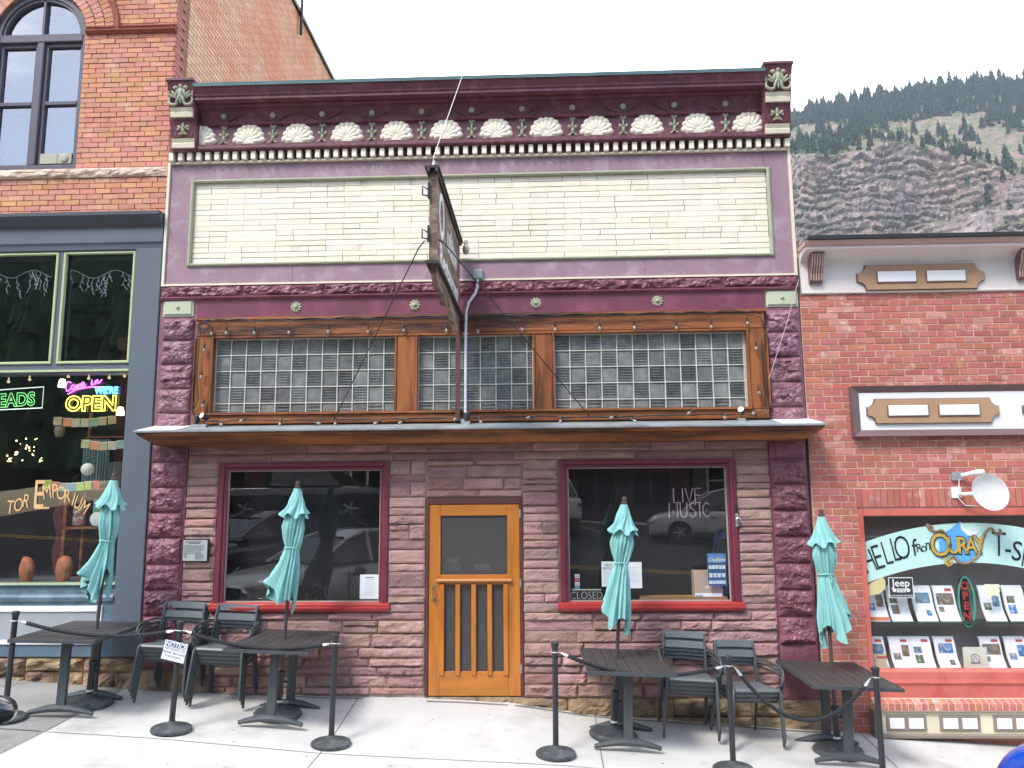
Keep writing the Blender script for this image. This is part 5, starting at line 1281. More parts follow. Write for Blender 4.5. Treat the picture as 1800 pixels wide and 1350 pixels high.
for si, (x, y, rz, n, where) in enumerate(((-3.96, -.38, R(3), 4, 'the stack left of the NOTICE sign'), (-3.37, -.40, R(3), 4, 'the stack just right of the NOTICE sign'), (1.43, -.46, R(-1), 4, 'the stack under the right restaurant window'), (2.0, -.52, R(12), 3, 'the stack beside the right burgundy pilaster'))):
    for k in range(n):
        if first: o = CH; first = False
        else: o = copy_tree(CH)
        z = gz(x, y) + .01 + k * .043
        o.location = (x - .003 * k, y + .03 * (n - 1 - k), z); o.rotation_euler = (R(-.8) if n > 3 else 0, R(3), rz + R(random.uniform(-1, 1)))
        pos = ('bottom' if k == 0 else 'top' if k == n - 1 else 'second from bottom' if k == 1 else 'third from bottom')
        tag(o, 'dark metal armchair, %s of %s' % (pos, where), 'chair', 'stacked metal armchairs')
# rope posts
PO = thing('rope_post', '', 'post')
mb = MB(); mb.lathe([(.18, .0), (.185, .012), (.182, .03), (.165, .042), (.1, .055), (.04, .075), (.03, .09)], n=30); mb.build('base', m_base, PO, True)
mb = MB(); mb.tube([(0, 0, .07), (0, 0, .93)], .0265, 16); mb.build('pole', m_plas, PO, True)
mb = MB(); mb.lathe([(.0275, .925), (.029, .95), (.036, .975), (.036, .993), (.03, 1.0), (.012, 1.003)], n=16); mb.build('cap', m_plas, PO, True)
mb = MB(); mb.lathe([(.0275, .905), (.03, .908), (.03, .913), (.0275, .916)], n=16); mb.tube([(.03, 0, .91), (.045, 0, .91)], .003, 6); mb.tube([(-.045, 0, .91), (-.03, 0, .91)], .003, 6); mb.build('ring', m_galv, PO, True)
PP = [(-5.16, -1.16, 1.5, 'black rope post at the left frame edge'), (-3.52, -1.2, 2.2, 'black rope post carrying the NOTICE sign'), (-2.0, -1.21, 1.2, 'black rope post nearest the left of the door'),
      (.085, -1.21, .4, 'black rope post nearest the right of the door'), (1.68, -1.27, .0, 'black rope post in front of the right pair of chair stacks'), (2.98, -1.33, -.2, 'black rope post in front of the red brick shop')]
tops = []
for i, (x, y, ln, lab) in enumerate(PP):
    o = PO if i == 0 else copy_tree(PO); z = gz(x, y) + .003; o.location = (x, y, z); o.rotation_euler.y = R(ln)
    tag(o, lab, 'post', 'black rope posts on the pavement'); tops.append(Vector((x + .91 * math.sin(R(ln)), y, z + .91)))
m_rope = M('black_rope', (.018, .019, .022), .75, .25, 60, .5, 200)
m_chr = M('chrome_hook', (.75, .75, .74), .25, .05, metal=.9)
for a, b_, sag, lab in ((0, 1, .09, 'black twisted rope in front of the leftmost table'), (1, 2, .1, 'black twisted rope from the NOTICE sign post towards the door'),
                        (3, 4, .14, 'black twisted rope in front of the table right of the door'), (4, 5, .42, 'deep sagging black rope in front of the rightmost table')):
    A, B_ = tops[a] + Vector((.045, 0, 0)), tops[b_] - Vector((.045, 0, 0))
    t = thing('barrier_rope', lab, 'rope', tuple((A + B_) / 2 - Vector((0, 0, sag))), world=True, group='black barrier ropes')
    f = lambda u: A + (B_ - A) * u - Vector((0, 0, 1)) * sag * 4 * u * (1 - u) * (1 + .0 * u)
    mb = MB(); N = 150
    for s_ in range(3):
        pts = []
        for i in range(N + 1):
            u = .045 + .91 * i / N; c = f(u); d = (f(u + .002) - f(u - .002)).normalized(); s2 = d.cross(Vector((0, 1, 0))).normalized(); s3 = d.cross(s2)
            th = s_ * 2 * math.pi / 3 + i * .52; pts.append(c + (s2 * math.cos(th) + s3 * math.sin(th)) * .0095)
        mb.tube(pts, .0105, 6)
    mb.build('twisted_strands', m_rope, t, 'all')
    for u0, u1 in ((.005, .05), (.995, .95)):
        mb = MB(); mb.tube([f(u0), f((u0 + u1) / 2), f(u1)], .01, 8, rs=[.005, .014, .019]); mb.build('snap_hook', m_chr, t, True)
# notice sign
q = tops[1]; sx, sy, szz = q.x - .02, q.y - .05, q.z - .185
t = thing('notice_sign', 'tilted white sign reading NOTICE NO FOOD OR DRINK BEYOND THIS POINT hung from rope post', 'sign', (sx, sy, szz), world=True)
T_ = FR(sx, sy, szz, R(-13)); w, h = .112, .088
def tb(mb, x0, x1, y0, y1, z0, z1): return mb.box(x0, x1, z0, z1, y0, y1, mtx=T_) if False else mb.add([T_ @ Vector(p) for p in ((x0, y0, z0), (x1, y0, z0), (x1, y1, z0), (x0, y1, z0), (x0, y0, z1), (x1, y0, z1), (x1, y1, z1), (x0, y1, z1))], [(0, 3, 2, 1), (4, 5, 6, 7), (0, 1, 5, 4), (1, 2, 6, 5), (2, 3, 7, 6), (3, 0, 4, 7)])
mb = MB(); tb(mb, -w, w, -h, h, -.003, 0); mb.build('board', M('sign_plastic', (.8, .82, .84), .4, .03), t)
mb = MB(); tb(mb, -w + .01, w - .01, .035, h - .008, 0, .002); mb.build('blue_header', M('notice_blue', (.02, .08, .2), .4, .05), t)
mb = MB(); v, f_ = glyph('NOTICE', .056, extr=.001, bold=.0015, shear=.2); mb.add([T_ @ Matrix.Translation((0, .04, .003)) @ p for p in v], f_); mb.build('header_lettering', m_white, t)
mb = MB()
for s_, yy in (('NO FOOD OR', .006), ('DRINK BEYOND', -.028), ('THIS POINT', -.062)): v, f_ = glyph(s_, .031, extr=.0006); mb.add([T_ @ Matrix.Translation((0, yy, .0015)) @ p for p in v], f_)
mb.build('small_lettering', M('grey_lettering', (.16, .18, .2), .5), t)
mb = MB(); mb.tube([T_ @ Vector((-.08, h, 0)), tops[1] + Vector((-.02, -.03, .0)), T_ @ Vector((.08, h, 0))], .002, 5); mb.build('hanging_cord', m_black, t)

# ------------------------------------------------------------------ things on the restaurant front
X_ = -.945
t = thing('hanging_sign', 'weathered brown projecting board sign with worn white lettering, seen almost edge on', 'sign', (X_, -1.2, 4.15), world=True)
m_wea = M('weathered_board', (.13, .085, .06), .85, .35, 6, .5, 40, st=(1, .25, 2), col2=(.3, .23, .17), c2scale=7, c2lo=.45, c2hi=.65)
m_wead = M('dark_weathered_trim', (.045, .03, .026), .7, .3, 8, .4, 40, st=(1, .3, 1))
ya, yb, za, zb = -2.15, -.14, 4.2, 5.0
mb = MB(); mb.box(X_ - .022, X_ + .022, ya, yb, za, zb); mb.build('board', m_wea, t)
mb = MB(); mb.box(X_ - .035, X_ + .035, ya - .04, ya, za - .02, zb + .02); mb.build('end_batten', m_wea, t)
mb = MB(); mb.box(X_ - .07, X_ + .06, ya - .1, yb + .02, zb + .021, zb + .045); mb.box(X_ - .05, X_ - .023, ya - .1, yb, zb - .01, zb + .02); mb.box(X_ + .024, X_ + .045, ya - .1, yb, zb - .01, zb + .02); mb.build('cap_board', m_wead, t)
mb = MB(); mb.box(X_ - .06, X_ + .06, ya - .08, yb + .05, za - .05, za - .021); mb.build('bottom_board', m_wead, t)
Ty = Matrix.Translation((X_, 0, 0)) @ Matrix.Rotation(R(90), 4, 'Z')
mb = MB()
sc = [(y_, za - .05 - (za - .06 - z_) * .72) for y_, z_ in [(ya + .0, za - .06), (ya + .05, za - .2), (ya + .3, za - .27), (ya + .55, za - .22), (ya + .62, za - .3), (ya + .72, za - .32), (ya + .85, za - .22), (ya + 1.2, za - .2), (ya + 1.4, za - .32), (ya + 1.75, za - .36), (ya + 2.0, za - .12), (ya + 2.0, za - .06)]]
n = len(sc); mb.add([(X_ - .025, y, z) for y, z in sc] + [(X_ + .025, y, z) for y, z in sc], [tuple(range(n)), tuple(range(2 * n - 1, n - 1, -1))] + [(i, i + n, (i + 1) % n + n, (i + 1) % n) for i in range(n)]); mb.build('scrolled_apron', m_wea, t)
m_worn = M('worn_white_lettering', (.66, .66, .64), .8, .2, 18, .2, col2=(.3, .24, .2), c2scale=14, c2lo=.6, c2hi=.68)
mb = MB(); FX = lambda y, z: Matrix.Translation((X_ + .0245, y, z)) @ Matrix.Rotation(R(90), 4, 'Z') @ Matrix.Rotation(R(90), 4, 'X')
for s_, sz_, y, z, sx in (('O', .62, ya + .36, 4.52, .8), ('utlaw', .42, ya + 1.22, 4.56, .95), ('Restaurant', .34, ya + 1.02, 4.22, 1.05)):
    v, f_ = glyph(s_, sz_, extr=.003, bold=.006); T2_ = FX(y, z) @ Matrix.Diagonal((sx, 1, 1, 1)); mb.add([T2_ @ p for p in v], f_)
mb.build('sign_lettering', m_worn, t)
mb = MB(); 
for z in (4.45, 4.85):
    mb.tube([(X_ - .05, ya - .02, z), (X_ - .1, ya - .02, z + .03), (X_ - .1, ya - .02, z - .05), (X_ - .05, ya - .02, z - .06)], .008, 6)
    mb.tube([(X_ - .04, ya - .06, z - .1), (X_ - .04, ya - .06, z + .05)], .01, 6)
mb.build('chain_shackle', m_black, t)
mb = MB(); mb.blob((X_ + .1, -.2, 4.93), (.04, .04, .065), 10, 8); mb.lathe([(.022, 0), (.026, .03), (.02, .05)], (X_ + .1, -.2, 4.985), 10); mb.build('bare_bulb', M('dusty_bulb', (.5, .4, .3), .25), t, True)
mb = MB(); mb.tube([(X_ + .03, ya + .1, 4.42), (X_ + .08, ya + .15, 4.4), (.531, -.12, 3.0)], .006, 6); tag(mb.build('guy_wire', m_black), 'thin dark guy wire running from the hanging sign down to the right', 'guy wire', 'sign guy wires')
mb = MB(); mb.tube([(X_ - .08, ya, 4.38), (X_ - .14, ya + .05, 4.33), (-2.338, -.12, 3.0)], .006, 6); tag(mb.build('guy_wire', m_black), 'thin dark guy wire running from the hanging sign down to the left', 'guy wire', 'sign guy wires')
mb = MB(); mb.tube([(X_, ya - .05, zb + .06), (X_, ya - .05, zb + .14), (-.875, -.36, 6.96)], .003, 6); mb.tube([(X_, ya - .05, zb + .055), (X_ + .01, ya - .05, zb + .1)], .014, 6); tag(mb.build('guy_wire', m_galv), 'pale steel stay from the top of the hanging sign up to the cornice', 'guy wire', 'sign guy wires')
mb = MB(); mb.box(-.965, -.915, -.16, -.11, 2.97, 4.14); mb.box(-1.0, -.88, -.17, -.1, 4.1, 4.14); tag(mb.build('steel_post', M('rusty_brown_paint', (.1, .035, .03), .6, .25, 9, .3)), 'slim brown steel post under the inner end of the hanging sign', 'post')
mb = MB(); mb.box(-.98, -.42, -.075, -.06, 4.175, 4.25); tag(mb.build('fixing_plate', M('rusty_plum_paint', (.2, .08, .09), .6, .25, 9, .3)), 'short rust-stained plum plate on the frieze right of the hanging sign', 'bracket')
t = thing('conduit', 'grey galvanised conduit with a square junction box running down the glass tiles', 'conduit', (-.85, -.1, 3), world=True)
pts = [(-.724, -.07, 4.62), (-.726, -.07, 4.52), (-.75, -.08, 4.44), (-.82, -.12, 4.33), (-.85, -.13, 4.22), (-.853, -.13, 4.0), (-.857, -.13, 3.0)]
mb = MB(); mb.tube(pts, .016, 10); mb.lathe([(.021, 0), (.021, .05)], (-.852, -.13, 4.12), 10); mb.box(-.885, -.825, -.14, -.095, 3.96, 3.97); mb.build('pipe', M('grey_conduit', (.62, .63, .65), .5, .1), t, True)
mb = MB(); mb.bevbox(-.775, -.665, -.1, -.02, 4.61, 4.725, .012); mb.build('junction_box', M('box_grey', (.33, .36, .37), .5, .08), t)
mb = MB(); mb.box(-.795, -.775, -.04, -.02, 4.64, 4.66); mb.box(-.665, -.645, -.04, -.02, 4.64, 4.66); mb.box(-.9, -.82, -.2, -.1, 2.925, 2.985); mb.build('fixing', m_galv, t)
# festoon of bulbs
t = thing('festoon_lights', 'black festoon cable of clear bulbs looped round the wooden glass-tile window', 'string lights', (-.7, -.12, 3), world=True)
BT = [(372, 589), (398, 588), (447, 588), (508, 587), (577, 586), (647, 586), (710, 584), (785, 584), (840, 585), (918, 582), (976, 582), (1054, 580), (1115, 579), (1189, 579), (1250, 577), (1314, 571)]
BR = [(1329, 614), (1334, 692), (1324, 728)]; BL = [(359, 617), (354, 664), (357, 715)]
BB = [(387, 745), (426, 739), (493, 744), (558, 744), (590, 743), (662, 743), (705, 742), (802, 736), (844, 740), (931, 734), (986, 739), (1077, 733), (1114, 739), (1213, 725), (1273, 732)]
m_fb = M('clear_bulb', (.3, .27, .22), .12, .1, 20, 0, spec=.9); ycb = -.135
def bulb(p, d, drop):
    """socket hangs from the cable point p + drop*d; bulb below"""
    d = Vector(d).normalized(); base = p - d * drop
    mb = MB(); mb.tube([base, p - d * .045], .0035, 5); mb.tube([p - d * .05, p - d * .005], .0125, 8); s0 = mb.build('socket', m_plas, t, True)
    mb = MB(); mb.tube([p - d * .008, p + d * .004, p + d * .018, p + d * .032, p + d * .04], .012, 10, rs=[.009, .013, .018, .014, .005]); mb.build('bulb', m_fb, s0, True)
cab = []
rnd = random.Random(2)
for px, py in BT: q = P(px, py - 5, ycb); cab.append((q.x, 4.15 + rnd.uniform(-.008, .008))); bulb(q, (0, 0, -1), 4.14 - q.z)
mb = MB()
def swag(pts, sg, r=.006, y=ycb):
    o_ = []
    for a, b_ in zip(pts, pts[1:]):
        for k in range(6): u = k / 6; o_.append((a[0] + (b_[0] - a[0]) * u, y + rnd.uniform(-.004, .004), a[1] + (b_[1] - a[1]) * u + sg * math.sin(math.pi * u)))
    o_.append((pts[-1][0], y, pts[-1][1])); mb.tube(o_, r, 6)
swag([(-3.9, 4.13)] + cab + [(2.46, 4.13)], .022); swag([(-3.9, 4.14)] + [(a + .1, b_ - .01) for a, b_ in cab[:-1]] + [(2.46, 4.1)], .012, .005)
pl_ = [(-3.9, 4.1)] + [(P(*q, ycb).x - .06, P(*q, ycb).z + .09) for q in BL] + [(-3.95, 3.12), (-3.86, 2.99)]
swag(pl_, .0); swag([(a - .02, b_ + .02) for a, b_ in pl_], .0, .004)
pr_ = [(2.46, 4.1), (2.5, 3.9)] + [(P(*q, ycb).x + .06, P(*q, ycb).z + .09) for q in BR[:2]] + [(2.5, 3.12), (2.35, 2.99)]
swag(pr_, .0); swag([(a + .012, b_ - .03) for a, b_ in pr_], .0, .004)
lw = [(-3.86, 2.99)] + [(P(*q, -.14).x + .05, 2.985 + rnd.uniform(0, .02)) for q in BB] + [(2.35, 2.99)]
swag(lw, .015); swag([(a + .07, b_ + .012) for a, b_ in lw[:-1]], -.008, .005)
for k in range(3): mb.tube([(-3.87 + (.05 + .012 * k) * math.cos(R(q)), ycb - .004 * k, 4.09 + (.035 + .008 * k) * math.sin(R(q))) for q in range(0, 361, 24)], .004, 5)
mb.build('cable', m_plas, t, 'all')
for px, py in BR + BL: bulb(P(px, py - 4, ycb), (random.uniform(-.15, .15), 0, -1), .09)
for i, (px, py) in enumerate(BB):
    dx = random.choice((-1, -.6, .7, 1.)) if i % 2 else random.uniform(-.4, .4); bulb(P(px, py, -.15), (dx, -.15, -.55 if i % 3 else -.2), .07)
# small spotlights on the canopy
for i, (px, py, dx, lab) in enumerate(((345, 740, 0, 'small black spotlight at the left end of the canopy, lens up'), (358, 730, -.5, 'small spotlight with a white lens facing out near the left end of the canopy'),
                                  (820, 740, 0, 'small black spotlight at the foot of the conduit on the canopy'), (1303, 725, -.6, 'small spotlight with a white lens near the right end of the canopy'))):
    q = P(px, 745, -.2); q.z = 2.925; t = thing('canopy_spotlight', lab, 'spotlight', tuple(q), world=True, group='spotlights on the canopy')
    mb = MB(); mb.box(q.x - .04, q.x + .04, -.24, -.17, 2.905, 2.955); mb.build('mount', m_galv, t)
    if i in (1, 3): d = Vector((dx, -1.0, .45)).normalized(); c0 = Vector((q.x + .02, -.2, 3.03))
    else: d = Vector((.05, .2, 1)).normalized(); c0 = Vector((q.x, -.2, 2.99))
    mb = MB(); mb.tube([(q.x, -.2, 2.95), c0], .008, 6); mb.tube([c0 - d * .03, c0, c0 + d * .045, c0 + d * .06], .03, 14, rs=[.018, .03, .036, .037]); mb.build('lamp_body', m_plas, t, True)
    mb = MB(); mb.tube([c0 + d * .0605, c0 + d * .063], .032, 14); mb.build('lens', m_white, t, True)
# wire across the right pilaster
a, b_ = P(1404, 492, -.08), P(1352, 665, -.12); mb = MB(); mb.tube([a, (a + b_) / 2 + Vector((.01, -.01, 0)), b_], .0045, 6); tag(mb.build('loose_wire', M('pale_wire', (.5, .36, .33), .6)), 'thin pale wire crossing the upper right mauve pilaster', 'wire')
# plaque with writing too small to read
t = thing('wall_plaque', 'square grey engraved plaque in a black frame on the stone left of the window', 'plaque', (-3.87, -.05, 1.56), world=True)
mb = MB(); mb.box(-4.02, -3.725, -.065, -.03, 1.44, 1.69); mb.build('frame', m_black, t)
mb = MB(); mb.box(-4.008, -3.737, -.069, -.064, 1.452, 1.678); mb.build('plate', M('zinc_plate', (.38, .41, .39), .4, .12, 9, .1), t)
mb = MB(); rnd = random.Random(4)
for k in range(2): mb.box(-3.98 + .03 * k, -3.8 - .02 * k, -.071, -.0688, 1.655 - k * .016, 1.663 - k * .016)
for k in range(9): mb.box(-4.0, -3.76 - rnd.uniform(0, .05), -.0705, -.0688, 1.616 - k * .011, 1.619 - k * .011)
for k in range(4): mb.box(-3.995 + .014 * (k % 2), -3.97 + .014 * (k % 2), -.0705, -.0688, 1.5 - k * .012 + .02, 1.506 - k * .012 + .02)
for k in range(7): mb.box(-3.87, -3.77, -.0705, -.0688, 1.522 - k * .009, 1.5245 - k * .009)
mb.build('engraved_lines', M('engraving', (.08, .09, .09), .6), t)
# lock boxes on the right window frame
t = thing('lock_hasp', 'small silver lock fixed to the right window frame', 'lock', (2.12, -.05, 1.88), world=True)
mb = MB(); mb.box(2.095, 2.125, -.045, -.03, 1.79, 1.93); mb.lathe([(.028, 0), (.028, .03), (.02, .035)], (2.118, -.045, 1.86), 14, 'Y'); mb.build('hasp', m_galv, t, True)
mb = MB(); mb.tube([(2.118 + .012 * math.cos(R(k)), -.085, 1.86 + .012 * math.sin(R(k))) for k in range(0, 361, 30)], .004, 5); mb.box(2.095, 2.12, -.045, -.03, 1.94, 2.02); mb.build('keyhole_ring', m_black, t)
# papers in the restaurant windows
def card(nm, lab, px0, py0, px1, py1, mat, cat='notice', y=.06, grp=None):
    a, b_ = P(px0, py0, y), P(px1, py1, y); t = thing(nm, lab, cat, (a.x, y, b_.z), world=True, group=grp); mb = MB(); mb.box(a.x, b_.x, y, y + .003, b_.z, a.z); mb.build('sheet', mat, t); return t, a, b_
m_pap = M('notice_paper', (.9, .92, .92), .6, .02, 3, 0, emit=None); m_grl = M('grey_print_lines', (.5, .55, .56), .7, 0, 1, 0)
t, a, b_ = card('paper_notice', 'white printed sheet taped in the lower right corner of the left restaurant window', 633, 1010, 667, 1053, m_pap)
mb = MB()
for k in range(9): ww = (.05, .03, .06, .055, .06, .04, .055, .05, .06)[k]; mb.box((a.x + b_.x) / 2 - ww, (a.x + b_.x) / 2 + ww, .057, .0602, a.z - .055 - k * .02, a.z - .052 - k * .02)
mb.build('print', m_grl, t); mb = MB(); mb.box((a.x + b_.x) / 2 - .045, (a.x + b_.x) / 2 + .045, .057, .0602, a.z - .036, a.z - .026); mb.build('heading', M('dark_print', (.15, .16, .17), .7), t)
t, a, b_ = card('paper_notice', 'white sheet headed OUTLAW RESTAURANT left of the parasol in the right window', 1057, 987, 1094, 1031, m_pap)
mb = MB(); put(mb, 'OUTLAW', .036, FR((a.x + b_.x) / 2, .057, a.z - .05), extr=.0005); put(mb, 'RESTAURANT', .032, FR((a.x + b_.x) / 2, .057, a.z - .085), extr=.0005); mb.build('heading', MATS['dark_print'], t)
mb = MB()
for k in range(7): mb.box(a.x + .02, b_.x - .03 - .02 * (k % 3), .057, .0602, a.z - .115 - k * .02, a.z - .1125 - k * .02)
mb.build('print', m_grl, t)
t, a, b_ = card('paper_notice', 'white sheet right of the parasol in the right window, mostly hidden', 1096, 988, 1129, 1034, m_pap)
mb = MB()
for k in range(8): mb.box(a.x + .02, b_.x - .03 - .02 * (k % 3), .057, .0602, a.z - .06 - k * .022, a.z - .0575 - k * .022)
mb.build('print', m_grl, t)
for k, (c, lab) in enumerate((((.7, .72, .72), 'white card-payment sticker, topmost of the small column'), ((.6, .12, .14), 'red card-payment sticker, second from the top of the column'), ((.68, .72, .74), 'white card-payment sticker, third from the top of the column'), ((.1, .35, .55), 'blue card-payment sticker, lowest of the small column'))):
    t, a, b_ = card('card_sticker', lab, 1010.5, 1009.5 + k * 7, 1019, 1015.5 + k * 7, M('sticker_%d' % k, c, .5), 'sticker', .055, 'payment stickers in the restaurant window')
    mb = MB(); mb.box(a.x + .008, b_.x - .008, .052, .0552, b_.z + .012, b_.z + .02); mb.build('print', MATS['dark_print'], t)
t, a, b_ = card('closed_sign', 'black sign with thin white CLOSED lettering at the foot of the right window', 1005, 1037.5, 1057, 1054, M('closed_black', (.02, .022, .022), .4), 'sign', .06)
mb = MB(); mb.box(a.x, b_.x, .05, .06, a.z, a.z + .012); mb.build('top_bar', M('closed_bar', (.5, .48, .42), .5), t)
mb = MB(); q = put(mb, 'CLOSED', .115, FR((a.x + b_.x) / 2, .057, b_.z + .008) @ Matrix.Diagonal((.84, 1, 1, 1)), extr=.0006, bold=-.003); mb.build('lettering', M('closed_letters', (.7, .72, .7), .5, 0, 1, 0), t)
t = thing('live_music_sign', 'unlit neon sign reading LIVE MUSIC, given a faint glow, inside the right window', 'neon sign', tuple(P(1210, 875, .25)), world=True)
m_ln = em('dead_neon_glow', (.42, .3, .33), .1)  # faint emission put into the tubes though the sign is off
mb = MB()
for s_, px, py, sz_, sx in (('LIVE', 1209, 871, .2, .9), ('MUSIC', 1212, 896, .2, .92)):
    q = P(px, py, .25); 
    strokes = {'L': [[(0, 1), (0, 0), (.5, 0)]], 'I': [[(.15, 1), (.15, 0)]], 'V': [[(0, 1), (.32, 0), (.64, 1)]], 'E': [[(.5, 1), (0, 1), (0, 0), (.5, 0)], [(0, .52), (.42, .52)]], 'M': [[(0, 0), (0.02, 1), (.35, .3), (.68, 1), (.7, 0)]],
               'U': [[(0, 1), (0, .25), (.12, .03), (.35, 0), (.52, .15), (.55, 1)]], 'S': [[(.5, .85), (.3, 1), (.06, .85), (.08, .62), (.45, .42), (.5, .15), (.25, 0), (0, .15)]], 'C': [[(.55, .85), (.3, 1), (.03, .7), (.03, .3), (.3, 0), (.55, .15)]]}
    adv = {'L': .62, 'I': .38, 'V': .82, 'E': .6, 'M': .92, 'U': .75, 'S': .68, 'C': .6}
    tot = sum(adv[c] for c in s_); hh = .16 if s_ == 'LIVE' else .165; ww = (.32 if s_ == 'LIVE' else .46) / tot; x = q.x - tot * ww / 2
    for c in s_:
        for stq in strokes[c]: mb.tube([(x + u * ww, .25, q.z - hh / 2 + v * hh) for u, v in stq], .006, 6)
        x += adv[c] * ww
mb.build('neon_tube', m_ln, t)
t = thing('cardboard_box', 'open white and cardboard carton standing in the right corner of the right window', 'box', (1.83, .18, 1.0), world=True)
a, b_ = P(1218, 1003, .15), P(1273, 1045, .15); mb = MB(); mb.box(a.x, b_.x - .02, .12, .26, .985, a.z); mb.build('carton', M('brown_card', (.5, .38, .28), .8, .08), t)
mb = MB(); mb.box(a.x + .01, b_.x - .03, .115, .121, .99, 1.065); mb.build('white_band', m_pap, t); mb = MB()
for k in range(4): mb.box(a.x + .02 + k * .018, a.x + .032 + k * .018, .112, .116, 1.0, 1.05)
mb.build('blue_print', M('blue_print', (.1, .35, .5), .6), t)
t, a, b_ = card('event_poster', 'blue and white printed poster in the lower right corner of the right window', 1243, 973, 1278, 1030, M('poster_blue', (.03, .09, .18), .5), 'poster', .055)
mb = MB(); mb.box(a.x, b_.x, .052, .0555, a.z - .1, a.z); mb.build('mountain_photo', M('poster_sky', (.07, .22, .5), .5, .4, 9, 0, col2=(.2, .25, .25), c2scale=9), t)
mb = MB(); put(mb, 'Outlaw', .06, FR((a.x + b_.x) / 2, .05, a.z - .085), extr=.0005); mb.build('title', m_white, t)
mb = MB()
for k in range(5):
    mb.box(a.x + .008 + k * .037, a.x + .041 + k * .037, .051, .0555, a.z - .165, a.z - .125)
    if k < 4: mb.box(a.x + .012 + k * .046, a.x + .047 + k * .046, .051, .0555, a.z - .255, a.z - .21)
    mb.box(a.x + .008 + k * .037, a.x + .041 + k * .037, .051, .0555, a.z - .325, a.z - .29)
mb.build('small_pictures', M('poster_pics', (.6, .64, .66), .6, .4, 30, 0), t)
mb = MB(); mb.box(P(1125, 1040, .1).x, 2.0, .1, .28, .99, 1.03); tag(mb.build('window_ledge', M('pine_ledge', (.35, .2, .08), .6, .2, 6, .1, st=(.2, 1, 1))), 'pale wooden ledge inside the foot of the right window', 'ledge')

# ------------------------------------------------------------------ mountain behind the right-hand shops
def mixmat(name, rock_, rock2, scree, green, strata=(.015, .015, .12), gthr=.5, bump=1.):
    m = bpy.data.materials.new(name); m.use_nodes = True
    n, l = m.node_tree.nodes, m.node_tree.links; b = n['Principled BSDF']; b.inputs['Roughness'].default_value = .95; b.inputs['Specular IOR Level'].default_value = .15
    t = n.new('ShaderNodeTexCoord'); mp = n.new('ShaderNodeMapping'); mp.inputs['Scale'].default_value = strata; l.new(t.outputs['Object'], mp.inputs['Vector'])
    def noi(sc, src, det=8, ro=.6):
        q = n.new('ShaderNodeTexNoise'); q.inputs['Scale'].default_value = sc; q.inputs['Detail'].default_value = det; q.inputs['Roughness'].default_value = ro; l.new(src, q.inputs['Vector']); return q
    def rng(src, a, b_, c=0, d=1):
        q = n.new('ShaderNodeMapRange'); q.inputs[1].default_value = a; q.inputs[2].default_value = b_; q.inputs[3].default_value = c; q.inputs[4].default_value = d; l.new(src, q.inputs[0]); return q
    def mix(f, a, b_, bt='MIX'):
        q = n.new('ShaderNodeMixRGB'); q.blend_type = bt
        if hasattr(f, 'links'): l.new(f, q.inputs[0])
        else: q.inputs[0].default_value = f
        for k, v in ((1, a), (2, b_)):
            if isinstance(v, tuple): q.inputs[k].default_value = (*v, 1)
            else: l.new(v, q.inputs[k])
        return q
    s1 = noi(2.2, mp.outputs[0], 10, .65); s2 = noi(1., mp.outputs[0], 6); s3 = noi(.035, t.outputs['Object'], 8); s4 = noi(.25, t.outputs['Object'], 9, .7)
    c = mix(rng(s3.outputs['Fac'], .42, .62).outputs[0], rock_, rock2)
    c = mix(1., c.outputs[0], rng(s1.outputs['Fac'], .3, .68, .55, 1.35).outputs[0], 'MULTIPLY')
    g = n.new('ShaderNodeNewGeometry'); sx_ = n.new('ShaderNodeSeparateXYZ'); l.new(g.outputs['Normal'], sx_.inputs[0])
    sl = rng(sx_.outputs[2], .38, .62)
    gr = mix(rng(s4.outputs['Fac'], gthr - .06, gthr + .08).outputs[0], scree, green)
    gr2 = mix(1., gr.outputs[0], rng(s4.outputs['Fac'], .3, .7, .75, 1.25).outputs[0], 'MULTIPLY')
    c = mix(sl.outputs[0], c.outputs[0], gr2.outputs[0]); l.new(c.outputs[0], b.inputs['Base Color'])
    bp = n.new('ShaderNodeBump'); bp.inputs['Strength'].default_value = bump; bp.inputs['Distance'].default_value = 2.5
    ad = n.new('ShaderNodeMath'); l.new(s1.outputs['Fac'], ad.inputs[0]); l.new(s4.outputs['Fac'], ad.inputs[1]); l.new(ad.outputs[0], bp.inputs['Height']); l.new(bp.outputs[0], b.inputs['Normal'])
    return m
m_hill = mixmat('mountain_rock', (.32, .25, .255), (.46, .32, .28), (.29, .19, .165), (.085, .125, .05), gthr=.49)
ys_c, ys_r = 350., 540.
ct = [(-400, 60), (60, 95), (P(1395, 272, ys_c).x, P(1395, 272, ys_c).z), (P(1500, 276, ys_c).x, P(1500, 276, ys_c).z), (P(1560, 250, ys_c).x, P(1560, 250, ys_c).z), (P(1640, 262, ys_c).x, P(1640, 262, ys_c).z),
      (P(1700, 285, ys_c).x, P(1700, 285, ys_c).z), (P(1760, 300, ys_c).x, P(1760, 300, ys_c).z), (P(1820, 330, ys_c).x, P(1820, 330, ys_c).z), (600, 160)]
rt = [(-500, 70), (40, 200), (P(1395, 205, ys_r).x, P(1395, 205, ys_r).z), (P(1500, 182, ys_r).x, P(1500, 182, ys_r).z), (P(1600, 168, ys_r).x, P(1600, 168, ys_r).z), (P(1700, 152, ys_r).x, P(1700, 152, ys_r).z), (P(1800, 146, ys_r).x, P(1800, 146, ys_r).z), (700, 330)]
